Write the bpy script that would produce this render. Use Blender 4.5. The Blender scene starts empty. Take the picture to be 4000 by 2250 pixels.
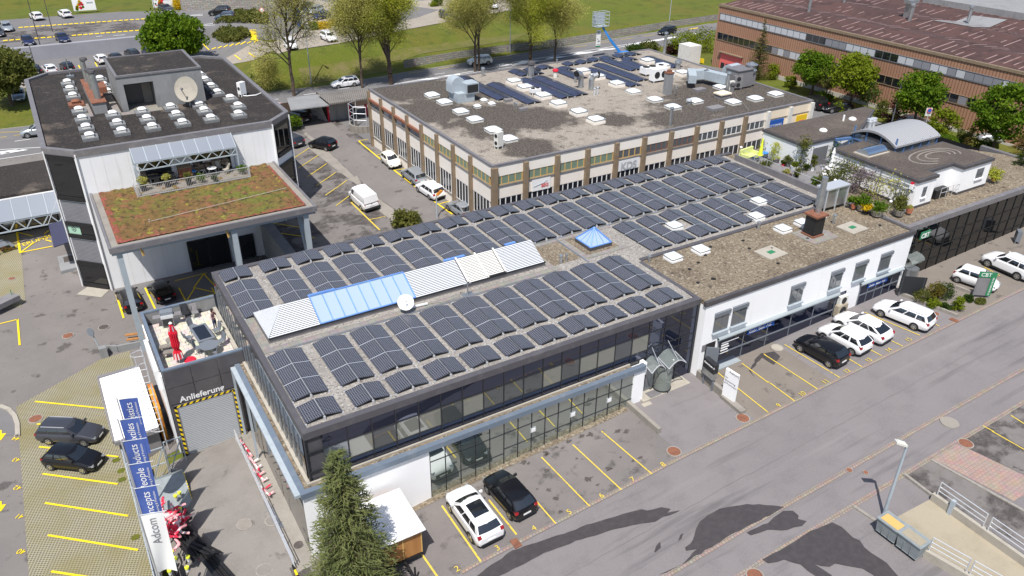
import bpy,bmesh,math,random
from mathutils import Vector as V,Matrix
from math import sin,cos,radians,pi,floor
random.seed(7)
SC=bpy.context.scene
COL=SC.collection
CF=3.0629;CX,CY,CZ=-7.4532,-33.3156,33.9377;YAW,PIT,ROL=.5498,.5179,.012
fw=V((sin(YAW)*cos(PIT),cos(YAW)*cos(PIT),-sin(PIT)))
r0=V((cos(YAW),-sin(YAW),0));u0=r0.cross(fw)
rt=r0*cos(ROL)+u0*sin(ROL);up=-r0*sin(ROL)+u0*cos(ROL)
CP=V((CX,CY,CZ))
cam=bpy.data.cameras.new('camera');camo=bpy.data.objects.new('camera',cam);COL.objects.link(camo)
mw=Matrix((rt,up,-fw)).transposed().to_4x4();mw.translation=CP;camo.matrix_world=mw
cam.sensor_width=36;cam.lens=36*CF*1000/4000;cam.clip_end=3000;cam.clip_start=.5
SC.camera=camo
SUN=V((-1.95,-2.06,5.25)).normalized()
W=bpy.data.worlds.new('World');SC.world=W;W.use_nodes=True
wn=W.node_tree;bg=wn.nodes['Background']
sky=wn.nodes.new('ShaderNodeTexSky');sky.sky_type='NISHITA';sky.sun_disc=False
sky.sun_elevation=math.asin(SUN.z);sky.sun_rotation=math.atan2(SUN.x,SUN.y)
sky.air_density=1.0;sky.dust_density=1.5;sky.ozone_density=1.0
wn.links.new(sky.outputs[0],bg.inputs[0]);bg.inputs[1].default_value=.105
sl=bpy.data.lights.new('sun','SUN');sl.energy=4.5;sl.angle=radians(.5);sl.color=(1,.96,.9)
so=bpy.data.objects.new('sun',sl);COL.objects.link(so);so.rotation_euler=(-SUN).to_track_quat('-Z','Y').to_euler();so.location=(0,0,60)
SC.view_settings.view_transform='Standard';SC.view_settings.look='None';SC.view_settings.gamma=1;SC.view_settings.exposure=0.3
SC.view_settings.use_curve_mapping=False
try:SC.cycles.max_bounces=6;SC.cycles.transparent_max_bounces=12
except Exception:pass
OY=(0,563,1126,1687)
def sc(c,r,x,y):return (1000*c+x/2.574,OY[r]+y/2.574)
def ray(c,r,x,y):
 X,Y=sc(c,r,x,y) if c >=0 else (x,y)
 return rt*((X-2000)/(1000*CF))-up*((Y-1125)/(1000*CF))+fw
def sstep(a,b,t):
 t=min(1,max(0,(t-a)/(b-a)));return t*t*(3-2*t)
def itp(x,T):
 if x <=T[0][0]:return T[0][1]
 for (a,p),(b,q) in zip(T,T[1:]):
  if x <=b:return p+(q-p)*(x-a)/(b-a)
 return T[-1][1]
FT=[(-60,-5),(-8,-4.7),(-5.6,-2.6),(-.6,-2.05),(7,-1.15),(22,-.12),(28,.1),(36,.5),(50,1),(80,2),(140,3)]
BT=[(-60,-5),(9,-5),(10,-1.7),(20,-1.2),(27.8,-.3),(72,.6),(80,1.2),(87,1.7),(140,2.2)]
def hgt(x,y):
 a=itp(x,FT)
 if y <=8:return a
 z=a+(itp(x,BT)-a)*sstep(8,24,y)
 if y > 48:
  r=-1+.012*(min(max(x,0),140)-20);z +=(r-z)*sstep(48,79,y)
 if y > 92:
  zl=z+(0-z)*sstep(92.5,100,y)
  if y > 127.5:zl=2.2
  zl +=max(0,y-168)*.16
  ye=99+.285*(x-28)
  zr=z+(3-z)*sstep(92.5,max(ye,96),y)
  if x > 84:zr +=max(0,y-ye)*.1*sstep(84,96,x)
  zr +=max(0,y-175)*.1
  if x > 44:zr=max(zr,-.5+.012*(x-50)+1.35*sstep(44,54,x)*sstep(94.6,95.6,y))
  k=sstep(20,30,x)
  z=zl+(zr-zl)*k
 return z
def gz(c,r,x,y,z):
 d=ray(c,r,x,y);return CP+d*((z-CZ)/d.z)
def g(c,r,x,y,z=None):
 if z is not None:return gz(c,r,x,y,z)
 d=ray(c,r,x,y);t0=(14-CZ)/d.z;t1=(-9-CZ)/d.z
 prev=t0
 for i in range(1,161):
  t=t0+(t1-t0)*i/160;P=CP+d*t
  if P.z <=hgt(P.x,P.y):
   lo,hi=prev,t
   for _ in range(14):
    m=(lo+hi)/2;P=CP+d*m
    if P.z <=hgt(P.x,P.y):hi=m
    else:lo=m
   return CP+d*hi
  prev=t
 return CP+d*t1
def gy(c,r,x,y,Y):
 d=ray(c,r,x,y);return CP+d*((Y-CY)/d.y)
def gx(c,r,x,y,X):
 d=ray(c,r,x,y);return CP+d*((X-CX)/d.x)
def upto(base,c,r,x,y):
 """height z on the vertical through base seen at that pixel"""
 d=ray(c,r,x,y);n=V((-d.y,d.x,0));b=V((base.x,base.y,0))-V((CX,CY,0))
 t=(b.x*d.x+b.y*d.y)/(d.x*d.x+d.y*d.y);return CZ+d.z*t
class MB:
 def __init__(s):s.v=[];s.f=[];s.m=[];s.uv={}
 def poly(s,pts,m=0,uv=None):
  i=len(s.v);s.v +=[tuple(p) for p in pts];s.f.append(tuple(range(i,i+len(pts))));s.m.append(m)
  if uv:s.uv[len(s.f)-1]=uv
 def box(s,x0,x1,y0,y1,z0,z1,m=0,mt=None,skip=''):
  p=[(x0,y0,z0),(x1,y0,z0),(x1,y1,z0),(x0,y1,z0),(x0,y0,z1),(x1,y0,z1),(x1,y1,z1),(x0,y1,z1)]
  i=len(s.v);s.v +=p
  for k,q in (('b',(3,2,1,0)),('t',(4,5,6,7)),('s',(0,1,5,4)),('e',(1,2,6,5)),('n',(2,3,7,6)),('w',(3,0,4,7))):
   if k in skip:continue
   s.f.append(tuple(i+j for j in q));s.m.append(mt if (k=='t' and mt is not None) else m)
 def obox(s,c,ax,ay,az,m=0):
  c=V(c);ax,ay,az=V(ax),V(ay),V(az)
  i=len(s.v)
  for k in range(8):
   s.v.append(tuple(c+ax*(1 if k & 1 else -1)+ay*(1 if k & 2 else -1)+az*(1 if k & 4 else -1)))
  for q in ((0,2,3,1),(4,5,7,6),(0,1,5,4),(1,3,7,5),(3,2,6,7),(2,0,4,6)):s.f.append(tuple(i+j for j in q));s.m.append(m)
 def beam(s,p,q,w,h=None,m=0,upv=(0,0,1)):
  p,q=V(p),V(q);d=q-p;L=d.length
  if L < 1e-6:return
  d /=L;u=V(upv);sd=d.cross(u)
  if sd.length < 1e-4:sd=d.cross(V((1,0,0)))
  sd.normalize();u=sd.cross(d);s.obox((p+q)/2,d*(L/2),sd*(w/2),u*((h or w)/2),m)
 def prism(s,P,z0,z1,m=0,mt=None):
  n=len(P);i=len(s.v)
  s.v +=[(p[0],p[1],z0) for p in P]+[(p[0],p[1],z1) for p in P]
  for k in range(n):s.f.append((i+k,i+(k+1) % n,i+n+(k+1) % n,i+n+k));s.m.append(m)
  s.f.append(tuple(range(i+n,i+2*n)));s.m.append(m if mt is None else mt)
  s.f.append(tuple(range(i+n-1,i-1,-1)));s.m.append(m)
 def tube(s,p,q,r0,r1=None,n=8,m=0,cap=True):
  p,q=V(p),V(q);r1=r0 if r1 is None else r1;d=(q-p)
  if d.length < 1e-6:return
  d.normalize();a=d.orthogonal().normalized();b=d.cross(a);i=len(s.v)
  for c,r in ((p,r0),(q,r1)):
   for k in range(n):s.v.append(tuple(c+(a*cos(2*pi*k/n)+b*sin(2*pi*k/n))*r))
  for k in range(n):s.f.append((i+k,i+(k+1) % n,i+n+(k+1) % n,i+n+k));s.m.append(m)
  if cap:
   s.f.append(tuple(range(i+n,i+2*n)));s.m.append(m);s.f.append(tuple(range(i+n-1,i-1,-1)));s.m.append(m)
 def path(s,pts,r,n=6,m=0):
  for a,b in zip(pts,pts[1:]):s.tube(a,b,r,r,n,m)
 def lathe(s,c,prof,n=14,m=0,ax=None):
  """prof: (radius, height) pairs from bottom to top"""
  c=V(c);i=len(s.v)
  if ax is None:A,B,D=V((1,0,0)),V((0,1,0)),V((0,0,1))
  else:D=V(ax).normalized();A=D.orthogonal().normalized();B=D.cross(A)
  for r,z in prof:
   for k in range(n):s.v.append(tuple(c+(A*cos(2*pi*k/n)+B*sin(2*pi*k/n))*r+D*z))
  for j in range(len(prof)-1):
   for k in range(n):s.f.append((i+j*n+k,i+j*n+(k+1) % n,i+(j+1)*n+(k+1) % n,i+(j+1)*n+k));s.m.append(m)
  s.f.append(tuple(range(i+n*(len(prof)-1),i+n*len(prof))));s.m.append(m)
  s.f.append(tuple(range(i+n-1,i-1,-1)));s.m.append(m)
 def grid(s,o,a,b,na,nb,fn,m=0):
  i=len(s.v)
  for j in range(nb+1):
   for k in range(na+1):
    p=V(o)+V(a)*(k/na)+V(b)*(j/nb);s.v.append(tuple(p+V(fn(k/na,j/nb))))
  for j in range(nb):
   for k in range(na):
    q=i+j*(na+1)+k;s.f.append((q,q+1,q+na+2,q+na+1));s.m.append(m)
 def mesh(s,name,mats,off=None,smooth=False):
  me=bpy.data.meshes.new(name)
  vv=s.v if off is None else [(x-off[0],y-off[1],z-off[2]) for x,y,z in s.v]
  me.from_pydata(vv,[],s.f)
  for mm in (mats if isinstance(mats,(list,tuple)) else [mats]):me.materials.append(mm)
  me.polygons.foreach_set('material_index',s.m)
  if s.uv:
   L=me.uv_layers.new(name='UVMap')
   for fi,uv in s.uv.items():
    for k,li in enumerate(me.polygons[fi].loop_indices):L.data[li].uv=uv[k]
  if smooth:me.polygons.foreach_set('use_smooth',[True]*len(s.f))
  me.update();return me
ORG={}
def tag(o,label=None,cat=None,group=None,kind=None):
 for k,v in (('label',label),('category',cat),('group',group),('kind',kind)):
  if v:o[k]=v
 return o
def thing(name,label,cat,loc=(0,0,0),rz=0,group=None):
 o=bpy.data.objects.new(name,None);COL.objects.link(o);o.location=loc;o.rotation_euler=(0,0,rz)
 o.empty_display_size=.2;ORG[o.name]=V(loc)
 return tag(o,label,cat,group)
def part(name,mb,mats,root,label=None,smooth=False,local=False,kind=None):
 """a mesh part; geometry in world coordinates unless local"""
 off=None
 if root is not None and not local:off=ORG[root.name]
 me=mb if isinstance(mb,bpy.types.Mesh) else mb.mesh(name,mats,off,smooth)
 o=bpy.data.objects.new(name,me);COL.objects.link(o)
 if root is not None:o.parent=root;ORG[o.name]=V((0,0,0)) if local else ORG[root.name]
 return tag(o,label,None,None,kind)
def solo(name,mb,mats,label,cat,loc=None,group=None,smooth=False,kind=None,rz=0,local=False):
 """a thing that is one mesh; world coordinates are moved to the base loc"""
 me=mb if isinstance(mb,bpy.types.Mesh) else mb.mesh(name,mats,None if local else loc,smooth)
 o=bpy.data.objects.new(name,me);COL.objects.link(o)
 if loc is not None:o.location=loc;o.rotation_euler=(0,0,rz)
 ORG[o.name]=V(loc or (0,0,0))
 return tag(o,label,cat,group,kind)
def struct(name,mb,mats,smooth=False):return solo(name,mb,mats,None,None,kind='structure',smooth=smooth)
def clone(o,loc=None,rz=None,label=None,group=None,parent=None):
 c=o.copy();COL.objects.link(c)
 if parent is not None:c.parent=parent
 if loc is not None:c.location=loc
 if rz is not None:c.rotation_euler=(0,0,rz)
 if label:c['label']=label
 if group:c['group']=group
 ORG[c.name]=V(c.location)
 for ch in list(o.children):clone(ch,parent=c)
 return c
def text(body,size,org,right,upv,mat,root,name='lettering',thick=.004,align='LEFT',label=None,bold=0):
 cu=bpy.data.curves.new(name,'FONT');cu.body=body;cu.size=size;cu.extrude=thick;cu.align_x=align;cu.offset=bold
 t=bpy.data.objects.new(name,cu);COL.objects.link(t);bpy.context.view_layer.update()
 me=bpy.data.meshes.new_from_object(t.evaluated_get(bpy.context.evaluated_depsgraph_get()))
 bpy.data.objects.remove(t);r=V(right).normalized();u=V(upv);u=(u-r*u.dot(r)).normalized();n=r.cross(u)
 M=Matrix((r,u,n)).transposed().to_4x4();M.translation=V(org)-(ORG[root.name] if root is not None else V((0,0,0)))
 me.transform(M);me.materials.clear();me.materials.append(mat);me.name=name
 o=bpy.data.objects.new(name,me);COL.objects.link(o)
 if root is not None:o.parent=root
 if label:o['label']=label
 return o
def mat(name,col,rough=.8,metal=0,spec=.5,n=(),bump=0,bscale=20,coat=0,coords='P',trans=0,alpha=1,ior=1.45,stripe=None):
 """n: list of (colour, scale, lo, hi, detail[, stretch xyz]) noise layers mixed over the base"""
 m=bpy.data.materials.new(name);m.use_nodes=True;T=m.node_tree;N=T.nodes;Lk=T.links
 b=N['Principled BSDF'];b.inputs['Roughness'].default_value=rough;b.inputs['Metallic'].default_value=metal
 b.inputs['Specular IOR Level'].default_value=spec;b.inputs['Coat Weight'].default_value=coat;b.inputs['Coat Roughness'].default_value=.04
 b.inputs['Transmission Weight'].default_value=trans;b.inputs['Alpha'].default_value=alpha;b.inputs['IOR'].default_value=ior
 c4=(*col,1);b.inputs['Base Color'].default_value=c4
 if n or bump or stripe:
  if coords=='P':src=N.new('ShaderNodeNewGeometry').outputs['Position']
  else:src=N.new('ShaderNodeTexCoord').outputs['Object']
 cur=None
 for lay in n:
  cc,s,lo,hi,det=lay[:5]
  vec=src
  if len(lay) > 5:
   mp=N.new('ShaderNodeMapping');mp.inputs['Scale'].default_value=lay[5];Lk.new(src,mp.inputs[0]);vec=mp.outputs[0]
  t=N.new('ShaderNodeTexNoise');t.inputs['Scale'].default_value=s;t.inputs['Detail'].default_value=det;t.inputs['Roughness'].default_value=.6
  Lk.new(vec,t.inputs['Vector'])
  r=N.new('ShaderNodeMapRange');r.inputs[1].default_value=lo;r.inputs[2].default_value=hi;Lk.new(t.outputs['Fac'],r.inputs[0])
  mx=N.new('ShaderNodeMix');mx.data_type='RGBA';Lk.new(r.outputs[0],mx.inputs[0])
  if cur is None:mx.inputs[6].default_value=c4
  else:Lk.new(cur,mx.inputs[6])
  mx.inputs[7].default_value=(*cc,1);cur=mx.outputs[2]
 if stripe:
  ax,per,sc_,duty=stripe
  dp=N.new('ShaderNodeVectorMath');dp.operation='DOT_PRODUCT';dp.inputs[1].default_value=ax;Lk.new(src,dp.inputs[0])
  dv=N.new('ShaderNodeMath');dv.operation='DIVIDE';dv.inputs[1].default_value=per;Lk.new(dp.outputs['Value'],dv.inputs[0])
  fr=N.new('ShaderNodeMath');fr.operation='FRACT';Lk.new(dv.outputs[0],fr.inputs[0])
  lt=N.new('ShaderNodeMath');lt.operation='LESS_THAN';lt.inputs[1].default_value=duty;Lk.new(fr.outputs[0],lt.inputs[0])
  mx=N.new('ShaderNodeMix');mx.data_type='RGBA';Lk.new(lt.outputs[0],mx.inputs[0])
  if cur is None:mx.inputs[6].default_value=c4
  else:Lk.new(cur,mx.inputs[6])
  mx.inputs[7].default_value=(*sc_,1);cur=mx.outputs[2]
 if cur is not None:Lk.new(cur,b.inputs['Base Color'])
 if bump:
  t=N.new('ShaderNodeTexNoise');t.inputs['Scale'].default_value=bscale;t.inputs['Detail'].default_value=6;Lk.new(src,t.inputs['Vector'])
  bp=N.new('ShaderNodeBump');bp.inputs['Strength'].default_value=bump;bp.inputs['Distance'].default_value=.05;Lk.new(t.outputs['Fac'],bp.inputs['Height']);Lk.new(bp.outputs[0],b.inputs['Normal'])
 return m
A=.5
M={}
def mk(k,c,*a,**kw):
 f=.74 if k[:4] in ('asph','conc','slab','kerb') or k in ('roof_gravel','gravel_lot','pave_red','wet','stain') else (.8 if k[:4]=='roof' else 1);d=lambda t:tuple(x*f for x in t)
 if 'n' in kw:kw['n']=[(d(l[0]),)+tuple(l[1:]) for l in kw['n']]
 M[k]=mat(k,d(c),*a,**kw);return M[k]
mk('asphalt_street',(.235,.215,.22),.9,n=[((.27,.245,.25),.12,.35,.65,3),((.19,.175,.18),.5,.5,.8,6),((.29,.27,.27),14,.45,.75,3),((.2,.185,.19),5,.66,.78,6),((.17,.158,.16),1.1,.56,.72,6,(.06,1,1)),((.3,.28,.28),.7,.6,.75,5,(.05,1,1))],bump=.15,bscale=60)
mk('asphalt_park',(.205,.185,.18),.9,n=[((.25,.225,.215),.35,.35,.65,5),((.105,.095,.092),.8,.56,.68,8),((.28,.26,.25),16,.5,.8,3),((.12,.108,.1),2.2,.66,.72,8)],bump=.2,bscale=50)
mk('asphalt_warm',(.23,.2,.175),.9,n=[((.27,.235,.2),.4,.35,.65,5),((.13,.112,.1),.9,.6,.68,8),((.3,.27,.24),16,.5,.8,3)],bump=.2,bscale=50)
mk('asphalt_patchy',(.24,.22,.21),.9,n=[((.085,.073,.07),.3,.46,.52,8),((.2,.18,.17),1.6,.45,.7,6),((.1,.09,.085),1.1,.6,.66,8),((.27,.25,.24),15,.55,.8,3)],bump=.2,bscale=50)
mk('asphalt_yard',(.225,.205,.195),.9,n=[((.27,.245,.23),.3,.4,.7,5),((.115,.1,.095),.55,.6,.66,9),((.14,.125,.118),2.2,.62,.7,8),((.28,.26,.25),15,.5,.8,3)],bump=.2,bscale=50)
mk('asphalt_road',(.19,.185,.19),.9,n=[((.23,.22,.22),.2,.35,.65,4),((.26,.25,.25),10,.5,.8,3),((.15,.145,.15),.9,.6,.75,5,(.15,1,1))],bump=.1,bscale=40)
mk('wet',(.075,.066,.068),.42,n=[((.095,.085,.087),3,.4,.7,5)])
mk('stain',(.1,.085,.078),.75,n=[((.16,.14,.13),4,.5,.7,6)])
mk('concrete',(.36,.33,.29),.9,n=[((.28,.255,.225),.7,.45,.7,6),((.2,.18,.155),3,.62,.75,7),((.42,.39,.35),14,.5,.8,3)],bump=.15)
mk('concrete_yard',(.3,.275,.25),.9,n=[((.24,.22,.2),.5,.45,.7,6),((.15,.13,.12),.8,.63,.7,8),((.35,.325,.3),14,.5,.8,3)],bump=.15)
mk('concrete_warm',(.46,.4,.3),.9,n=[((.38,.33,.24),.6,.45,.7,5),((.27,.22,.15),1.5,.62,.75,6,(1,.25,1)),((.5,.45,.36),14,.5,.8,3)],bump=.1)
mk('concrete_grey',(.33,.335,.345),.9,n=[((.27,.275,.28),.5,.45,.65,6),((.38,.38,.385),4,.5,.75,5,(1,1,.2))],bump=.1)
mk('curb_brick',(.33,.21,.14),.9,n=[((.4,.3,.22),3,.4,.6,4),((.15,.1,.075),9,.58,.68,4)],bump=.5,bscale=12)
mk('kerb_stone',(.4,.37,.33),.9,n=[((.3,.27,.24),4,.45,.7,5)],bump=.2)
mk('pave_red',(.36,.22,.17),.9,n=[((.42,.28,.22),3,.4,.6,4),((.24,.15,.12),7,.6,.7,4)],bump=.2)
mk('grass',(.1,.125,.008),.95,n=[((.125,.115,.014),.12,.4,.65,6),((.055,.075,.006),.4,.5,.72,7),((.15,.125,.04),1.2,.58,.75,7),((.06,.075,.006),6,.45,.7,4)],bump=.6,bscale=6)
mk('grass_dry',(.115,.115,.02),.95,n=[((.15,.125,.05),.3,.42,.65,6),((.085,.1,.01),.7,.45,.7,6),((.17,.145,.07),3,.55,.8,6)],bump=.6,bscale=6)
mk('gravel_lot',(.42,.37,.31),.95,n=[((.36,.32,.27),.3,.4,.65,5),((.48,.43,.37),3,.5,.75,6)],bump=.3)
mk('yellow',(.85,.62,.012),.7,n=[((.6,.43,.03),3,.6,.78,7),((.22,.19,.1),6,.66,.7,8)])
mk('yellow_old',(.66,.49,.06),.7,n=[((.48,.36,.08),2.5,.52,.72,7),((.17,.15,.11),6,.6,.66,8)])
mk('whitepaint',(.75,.75,.75),.7,n=[((.5,.49,.49),5,.6,.75,7)])
mk('roof_gravel',(.42,.39,.355),.95,n=[((.34,.315,.29),.4,.4,.65,5),((.17,.15,.14),7,.54,.64,5),((.68,.65,.6),8,.57,.66,4)],bump=.6,bscale=30)
mk('roof_beige',(.25,.2,.14),.95,n=[((.16,.125,.09),.35,.45,.68,7),((.4,.35,.27),5,.52,.64,5),((.07,.055,.045),1.1,.62,.7,9),((.08,.06,.045),6,.55,.63,5)],bump=.6,bscale=25)
mk('roof_dark',(.036,.03,.028),.95,n=[((.075,.062,.054),.4,.5,.7,8),((.15,.125,.1),5,.58,.68,6),((.016,.013,.013),7,.5,.6,5),((.16,.13,.105),.16,.62,.7,9)],bump=.6,bscale=20)
mk('roof_brown',(.11,.088,.075),.95,n=[((.16,.13,.11),.4,.45,.7,7),((.2,.17,.14),10,.55,.7,5),((.06,.05,.045),8,.5,.65,4)],bump=.6,bscale=20)
mk('roof_mixed',(.36,.32,.275),.95,n=[((.075,.062,.056),.085,.49,.56,9),((.27,.235,.2),.6,.5,.7,7),((.16,.135,.115),1.4,.58,.7,9),((.45,.41,.36),14,.52,.68,4),((.05,.042,.038),12,.56,.68,4)],bump=.6,bscale=20)
mk('sedum',(.15,.085,.03),1,n=[((.115,.12,.02),.22,.47,.6,6),((.21,.085,.045),.9,.53,.64,8),((.24,.22,.03),1.3,.6,.67,7),((.05,.035,.014),3,.52,.62,7),((.22,.19,.07),6,.58,.7,4)],bump=.9,bscale=9)
mk('slab',(.31,.28,.245),.9,n=[((.23,.2,.175),1.5,.45,.7,6),((.37,.34,.3),8,.5,.8,4)],bump=.2)
mk('slab_pale',(.5,.46,.39),.9,n=[((.4,.36,.3),1.2,.5,.75,6),((.56,.52,.45),8,.5,.8,4)],bump=.1)
mk('slab_grey',(.27,.26,.27),.9,n=[((.21,.2,.21),1.2,.5,.75,6)],bump=.1)
mk('white_wall',(.87,.87,.88),.85,n=[((.84,.84,.85),.5,.4,.7,5),((.7,.69,.66),1.3,.6,.8,6,(1,1,.07))])
mk('white_panel',(.78,.79,.81),.55,n=[((.73,.74,.76),.4,.4,.7,4),((.64,.64,.65),2,.62,.8,5,(1,1,.1))])
mk('cream',(.83,.77,.7),.8,n=[((.78,.72,.64),.7,.45,.7,5),((.55,.48,.42),2,.66,.8,6,(1,1,.15))])
mk('cream_warm',(.82,.7,.54),.8,n=[((.76,.65,.5),.7,.45,.7,5)])
mk('cap_dark',(.085,.08,.085),.55,.2,n=[((.13,.12,.12),1.5,.5,.75,6)])
mk('cap_mid',(.21,.2,.21),.5,.3,n=[((.28,.27,.27),1.5,.5,.75,6)])
mk('cap_slate',(.085,.08,.088),.5,n=[((.12,.115,.12),1.5,.5,.75,6)])
mk('cap_blue',(.2,.25,.32),.45,.4,n=[((.27,.31,.36),1.5,.5,.75,6)])
mk('metal',(.5,.52,.54),.35,.8,n=[((.38,.4,.42),2,.45,.7,5)])
mk('kerb_grey',(.25,.26,.27),.7,n=[((.2,.205,.21),3,.45,.7,5)]);mk('bin_grey',(.25,.28,.29),.55,n=[((.2,.225,.23),3,.45,.7,5)]);mk('awning_grey',(.3,.34,.36),.6)
mk('steel_paint',(.36,.41,.45),.55,n=[((.3,.34,.38),2,.5,.75,5)])
mk('alu',(.66,.68,.71),.4,.5)
mk('shutter',(.7,.72,.76),.5,.1)
mk('shutter_white',(.82,.8,.76),.5)
mk('dark_gap',(.03,.03,.035),.8)
mk('frame_dark',(.035,.037,.042),.45,.3)
mk('frame_blue',(.12,.25,.6),.5,n=[((.15,.3,.62),2,.4,.7,3)])
mk('frame_grey',(.2,.22,.25),.5,.3)
mk('panel_dark',(.075,.072,.08),.3,n=[((.1,.096,.1),.6,.4,.7,5)])
mk('brown_post',(.24,.18,.12),.7,n=[((.19,.14,.095),2,.45,.7,5)])
mk('wood',(.42,.2,.065),.7,n=[((.3,.13,.04),2,.4,.7,6,(1,1,.2))])
mk('wood_trim',(.6,.38,.13),.6)
mk('black',(.012,.012,.013),.5,n=[((.022,.022,.023),6,.4,.7,3)])
mk('rubber',(.018,.018,.018),.85)
mk('dark_int',(.02,.02,.022),.9)
mk('white_plastic',(.82,.82,.82),.5)
mk('white_dirty',(.66,.65,.61),.6,n=[((.5,.48,.43),3,.5,.75,6)])
mk('dome',(.78,.82,.86),.25,spec=.6,coat=.3)
mk('red',(.62,.015,.04),.6);mk('redpale',(.75,.35,.37),.7,n=[((.7,.68,.67),2.2,.5,.53,2),((.62,.02,.06),1.6,.52,.56,2)])
mk('salmon',(.72,.14,.13),.6);mk('lime',(.6,.64,.25),.55);mk('limey',(.72,.78,.05),.6)
mk('blue_flag',(.055,.1,.34),.75,n=[((.075,.13,.4),1.3,.4,.7,4)])
mk('blue_lift',(.03,.22,.62),.4);mk('blue_sign',(.02,.1,.4),.5);mk('green_sign',(.03,.2,.09),.5)
mk('orange',(.6,.27,.02),.7,n=[((.35,.1,.02),2,.45,.65,6)])
mk('fluo',(.8,.85,.05),.5)
mk('rust',(.23,.095,.055),.85,n=[((.14,.06,.04),4,.45,.7,6)])
mk('terracotta',(.45,.16,.09),.8)
mk('brown_clad',(.35,.19,.12),.75,n=[((.4,.225,.145),.15,.4,.7,4),((.3,.155,.1),2,.55,.8,5,(1,1,.1))],stripe=((0,1,0),.42,(.22,.11,.07),.3))
mk('plinth',(.5,.47,.42),.9)
mk('bark',(.085,.06,.045),.95,n=[((.13,.1,.075),5,.45,.7,5)],bump=.6)
def leafm(k,c,c2,c3,s=.5):
 m=mk(k,c,.75,spec=.2,n=[(c2,s,.4,.62,4),(c3,s*5,.5,.75,4)]);T=m.node_tree;N=T.nodes;b=N['Principled BSDF'];tr=N.new('ShaderNodeBsdfTranslucent');mx=N.new('ShaderNodeMixShader');mx.inputs[0].default_value=.42;src=b.inputs['Base Color'].links[0].from_socket
 T.links.new(src,tr.inputs[0]);T.links.new(b.outputs[0],mx.inputs[1]);T.links.new(tr.outputs[0],mx.inputs[2]);T.links.new(mx.outputs[0],N['Material Output'].inputs[0])
leafm('leaf_maple',(.09,.17,.01),(.16,.24,.014),(.05,.11,.008))
leafm('leaf_lime',(.17,.22,.012),(.23,.28,.02),(.1,.15,.01))
leafm('leaf_spring',(.42,.46,.05),(.5,.5,.09),(.3,.34,.04))
leafm('leaf_pale',(.44,.43,.11),(.5,.47,.15),(.32,.31,.08))
leafm('leaf_dark',(.045,.085,.014),(.075,.12,.018),(.03,.055,.01))
leafm('leaf_olive',(.12,.14,.03),(.17,.17,.04),(.075,.09,.02))
leafm('leaf_orange',(.16,.14,.02),(.2,.13,.03),(.09,.09,.015))
leafm('leaf_spruce',(.17,.2,.075),(.23,.25,.09),(.1,.13,.06),.9)
leafm('leaf_purple',(.05,.018,.02),(.08,.03,.03),(.03,.012,.015))
leafm('leaf_lilac',(.28,.2,.27),(.2,.19,.08),(.33,.27,.33),1.5)
leafm('leaf_yellow',(.62,.42,.01),(.7,.5,.02),(.4,.3,.01))
def gloss(k,dark,refl,rough=.02,tint=(1,1,1),see=0):
 """coated facade glass: mirror share refl over a dark body"""
 m=bpy.data.materials.new(k);m.use_nodes=True;T=m.node_tree;N=T.nodes;N.clear()
 o=N.new('ShaderNodeOutputMaterial');mx=N.new('ShaderNodeMixShader');d=N.new('ShaderNodeBsdfDiffuse');gl=N.new('ShaderNodeBsdfGlossy');fr=N.new('ShaderNodeFresnel');fr.inputs[0].default_value=1.5
 ma=N.new('ShaderNodeMath');ma.operation='MAXIMUM';ma.inputs[1].default_value=refl;T.links.new(fr.outputs[0],ma.inputs[0])
 d.inputs[0].default_value=(*dark,1);gl.inputs[0].default_value=(*tint,1);gl.inputs[1].default_value=rough
 T.links.new(ma.outputs[0],mx.inputs[0]);T.links.new(d.outputs[0],mx.inputs[1]);T.links.new(gl.outputs[0],mx.inputs[2]);T.links.new(mx.outputs[0],o.inputs[0])
 M[k]=m;return m
gloss('glass_navy',(.008,.010,.022),.13,tint=(.75,.82,1))
gloss('glass_navy_clear',(.06,.065,.062),.18,tint=(.85,.9,1))
gloss('glass_blind',(.19,.19,.165),.12)
gloss('glass_green',(.085,.105,.095),.55,tint=(.88,.95,.91))
gloss('glass_side',(.07,.07,.07),.45)
gloss('glass_black',(.006,.007,.008),.1)
gloss('glass_dark',(.012,.014,.018),.14)
gloss('glass_grey',(.12,.13,.14),.15)
gloss('glass_curtain',(.2,.27,.2),.12)
gloss('glass_sky',(.42,.53,.6),.3,.08)
gloss('glass_canopy',(.27,.29,.32),.25,.1)
gloss('car_glass',(.012,.014,.016),.14)
gloss('blind_white',(.5,.51,.54),.05,.3)
gloss('blind_grey',(.24,.24,.27),.05,.3)
gloss('screen',(.3,.32,.34),.05,.4)
def solar(k,nx,ny,line,cell):
 m=bpy.data.materials.new(k);m.use_nodes=True;T=m.node_tree;N=T.nodes;b=N['Principled BSDF']
 uv=N.new('ShaderNodeUVMap');mp=N.new('ShaderNodeMapping');mp.inputs['Scale'].default_value=(nx,ny,1);T.links.new(uv.outputs[0],mp.inputs[0])
 br=N.new('ShaderNodeTexBrick');br.offset=0;br.inputs['Scale'].default_value=1;br.inputs['Brick Width'].default_value=1;br.inputs['Row Height'].default_value=1
 br.inputs['Mortar Size'].default_value=.075;br.inputs['Mortar Smooth'].default_value=.1;br.inputs['Color1'].default_value=(*cell,1);br.inputs['Color2'].default_value=(*[c*1.25 for c in cell],1);br.inputs['Mortar'].default_value=(*line,1)
 T.links.new(mp.outputs[0],br.inputs['Vector']);T.links.new(br.outputs['Color'],b.inputs['Base Color'])
 b.inputs['Roughness'].default_value=.3;b.inputs['Specular IOR Level'].default_value=.35;b.inputs['Coat Weight'].default_value=.12;b.inputs['Coat Roughness'].default_value=.05
 M[k]=m
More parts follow.
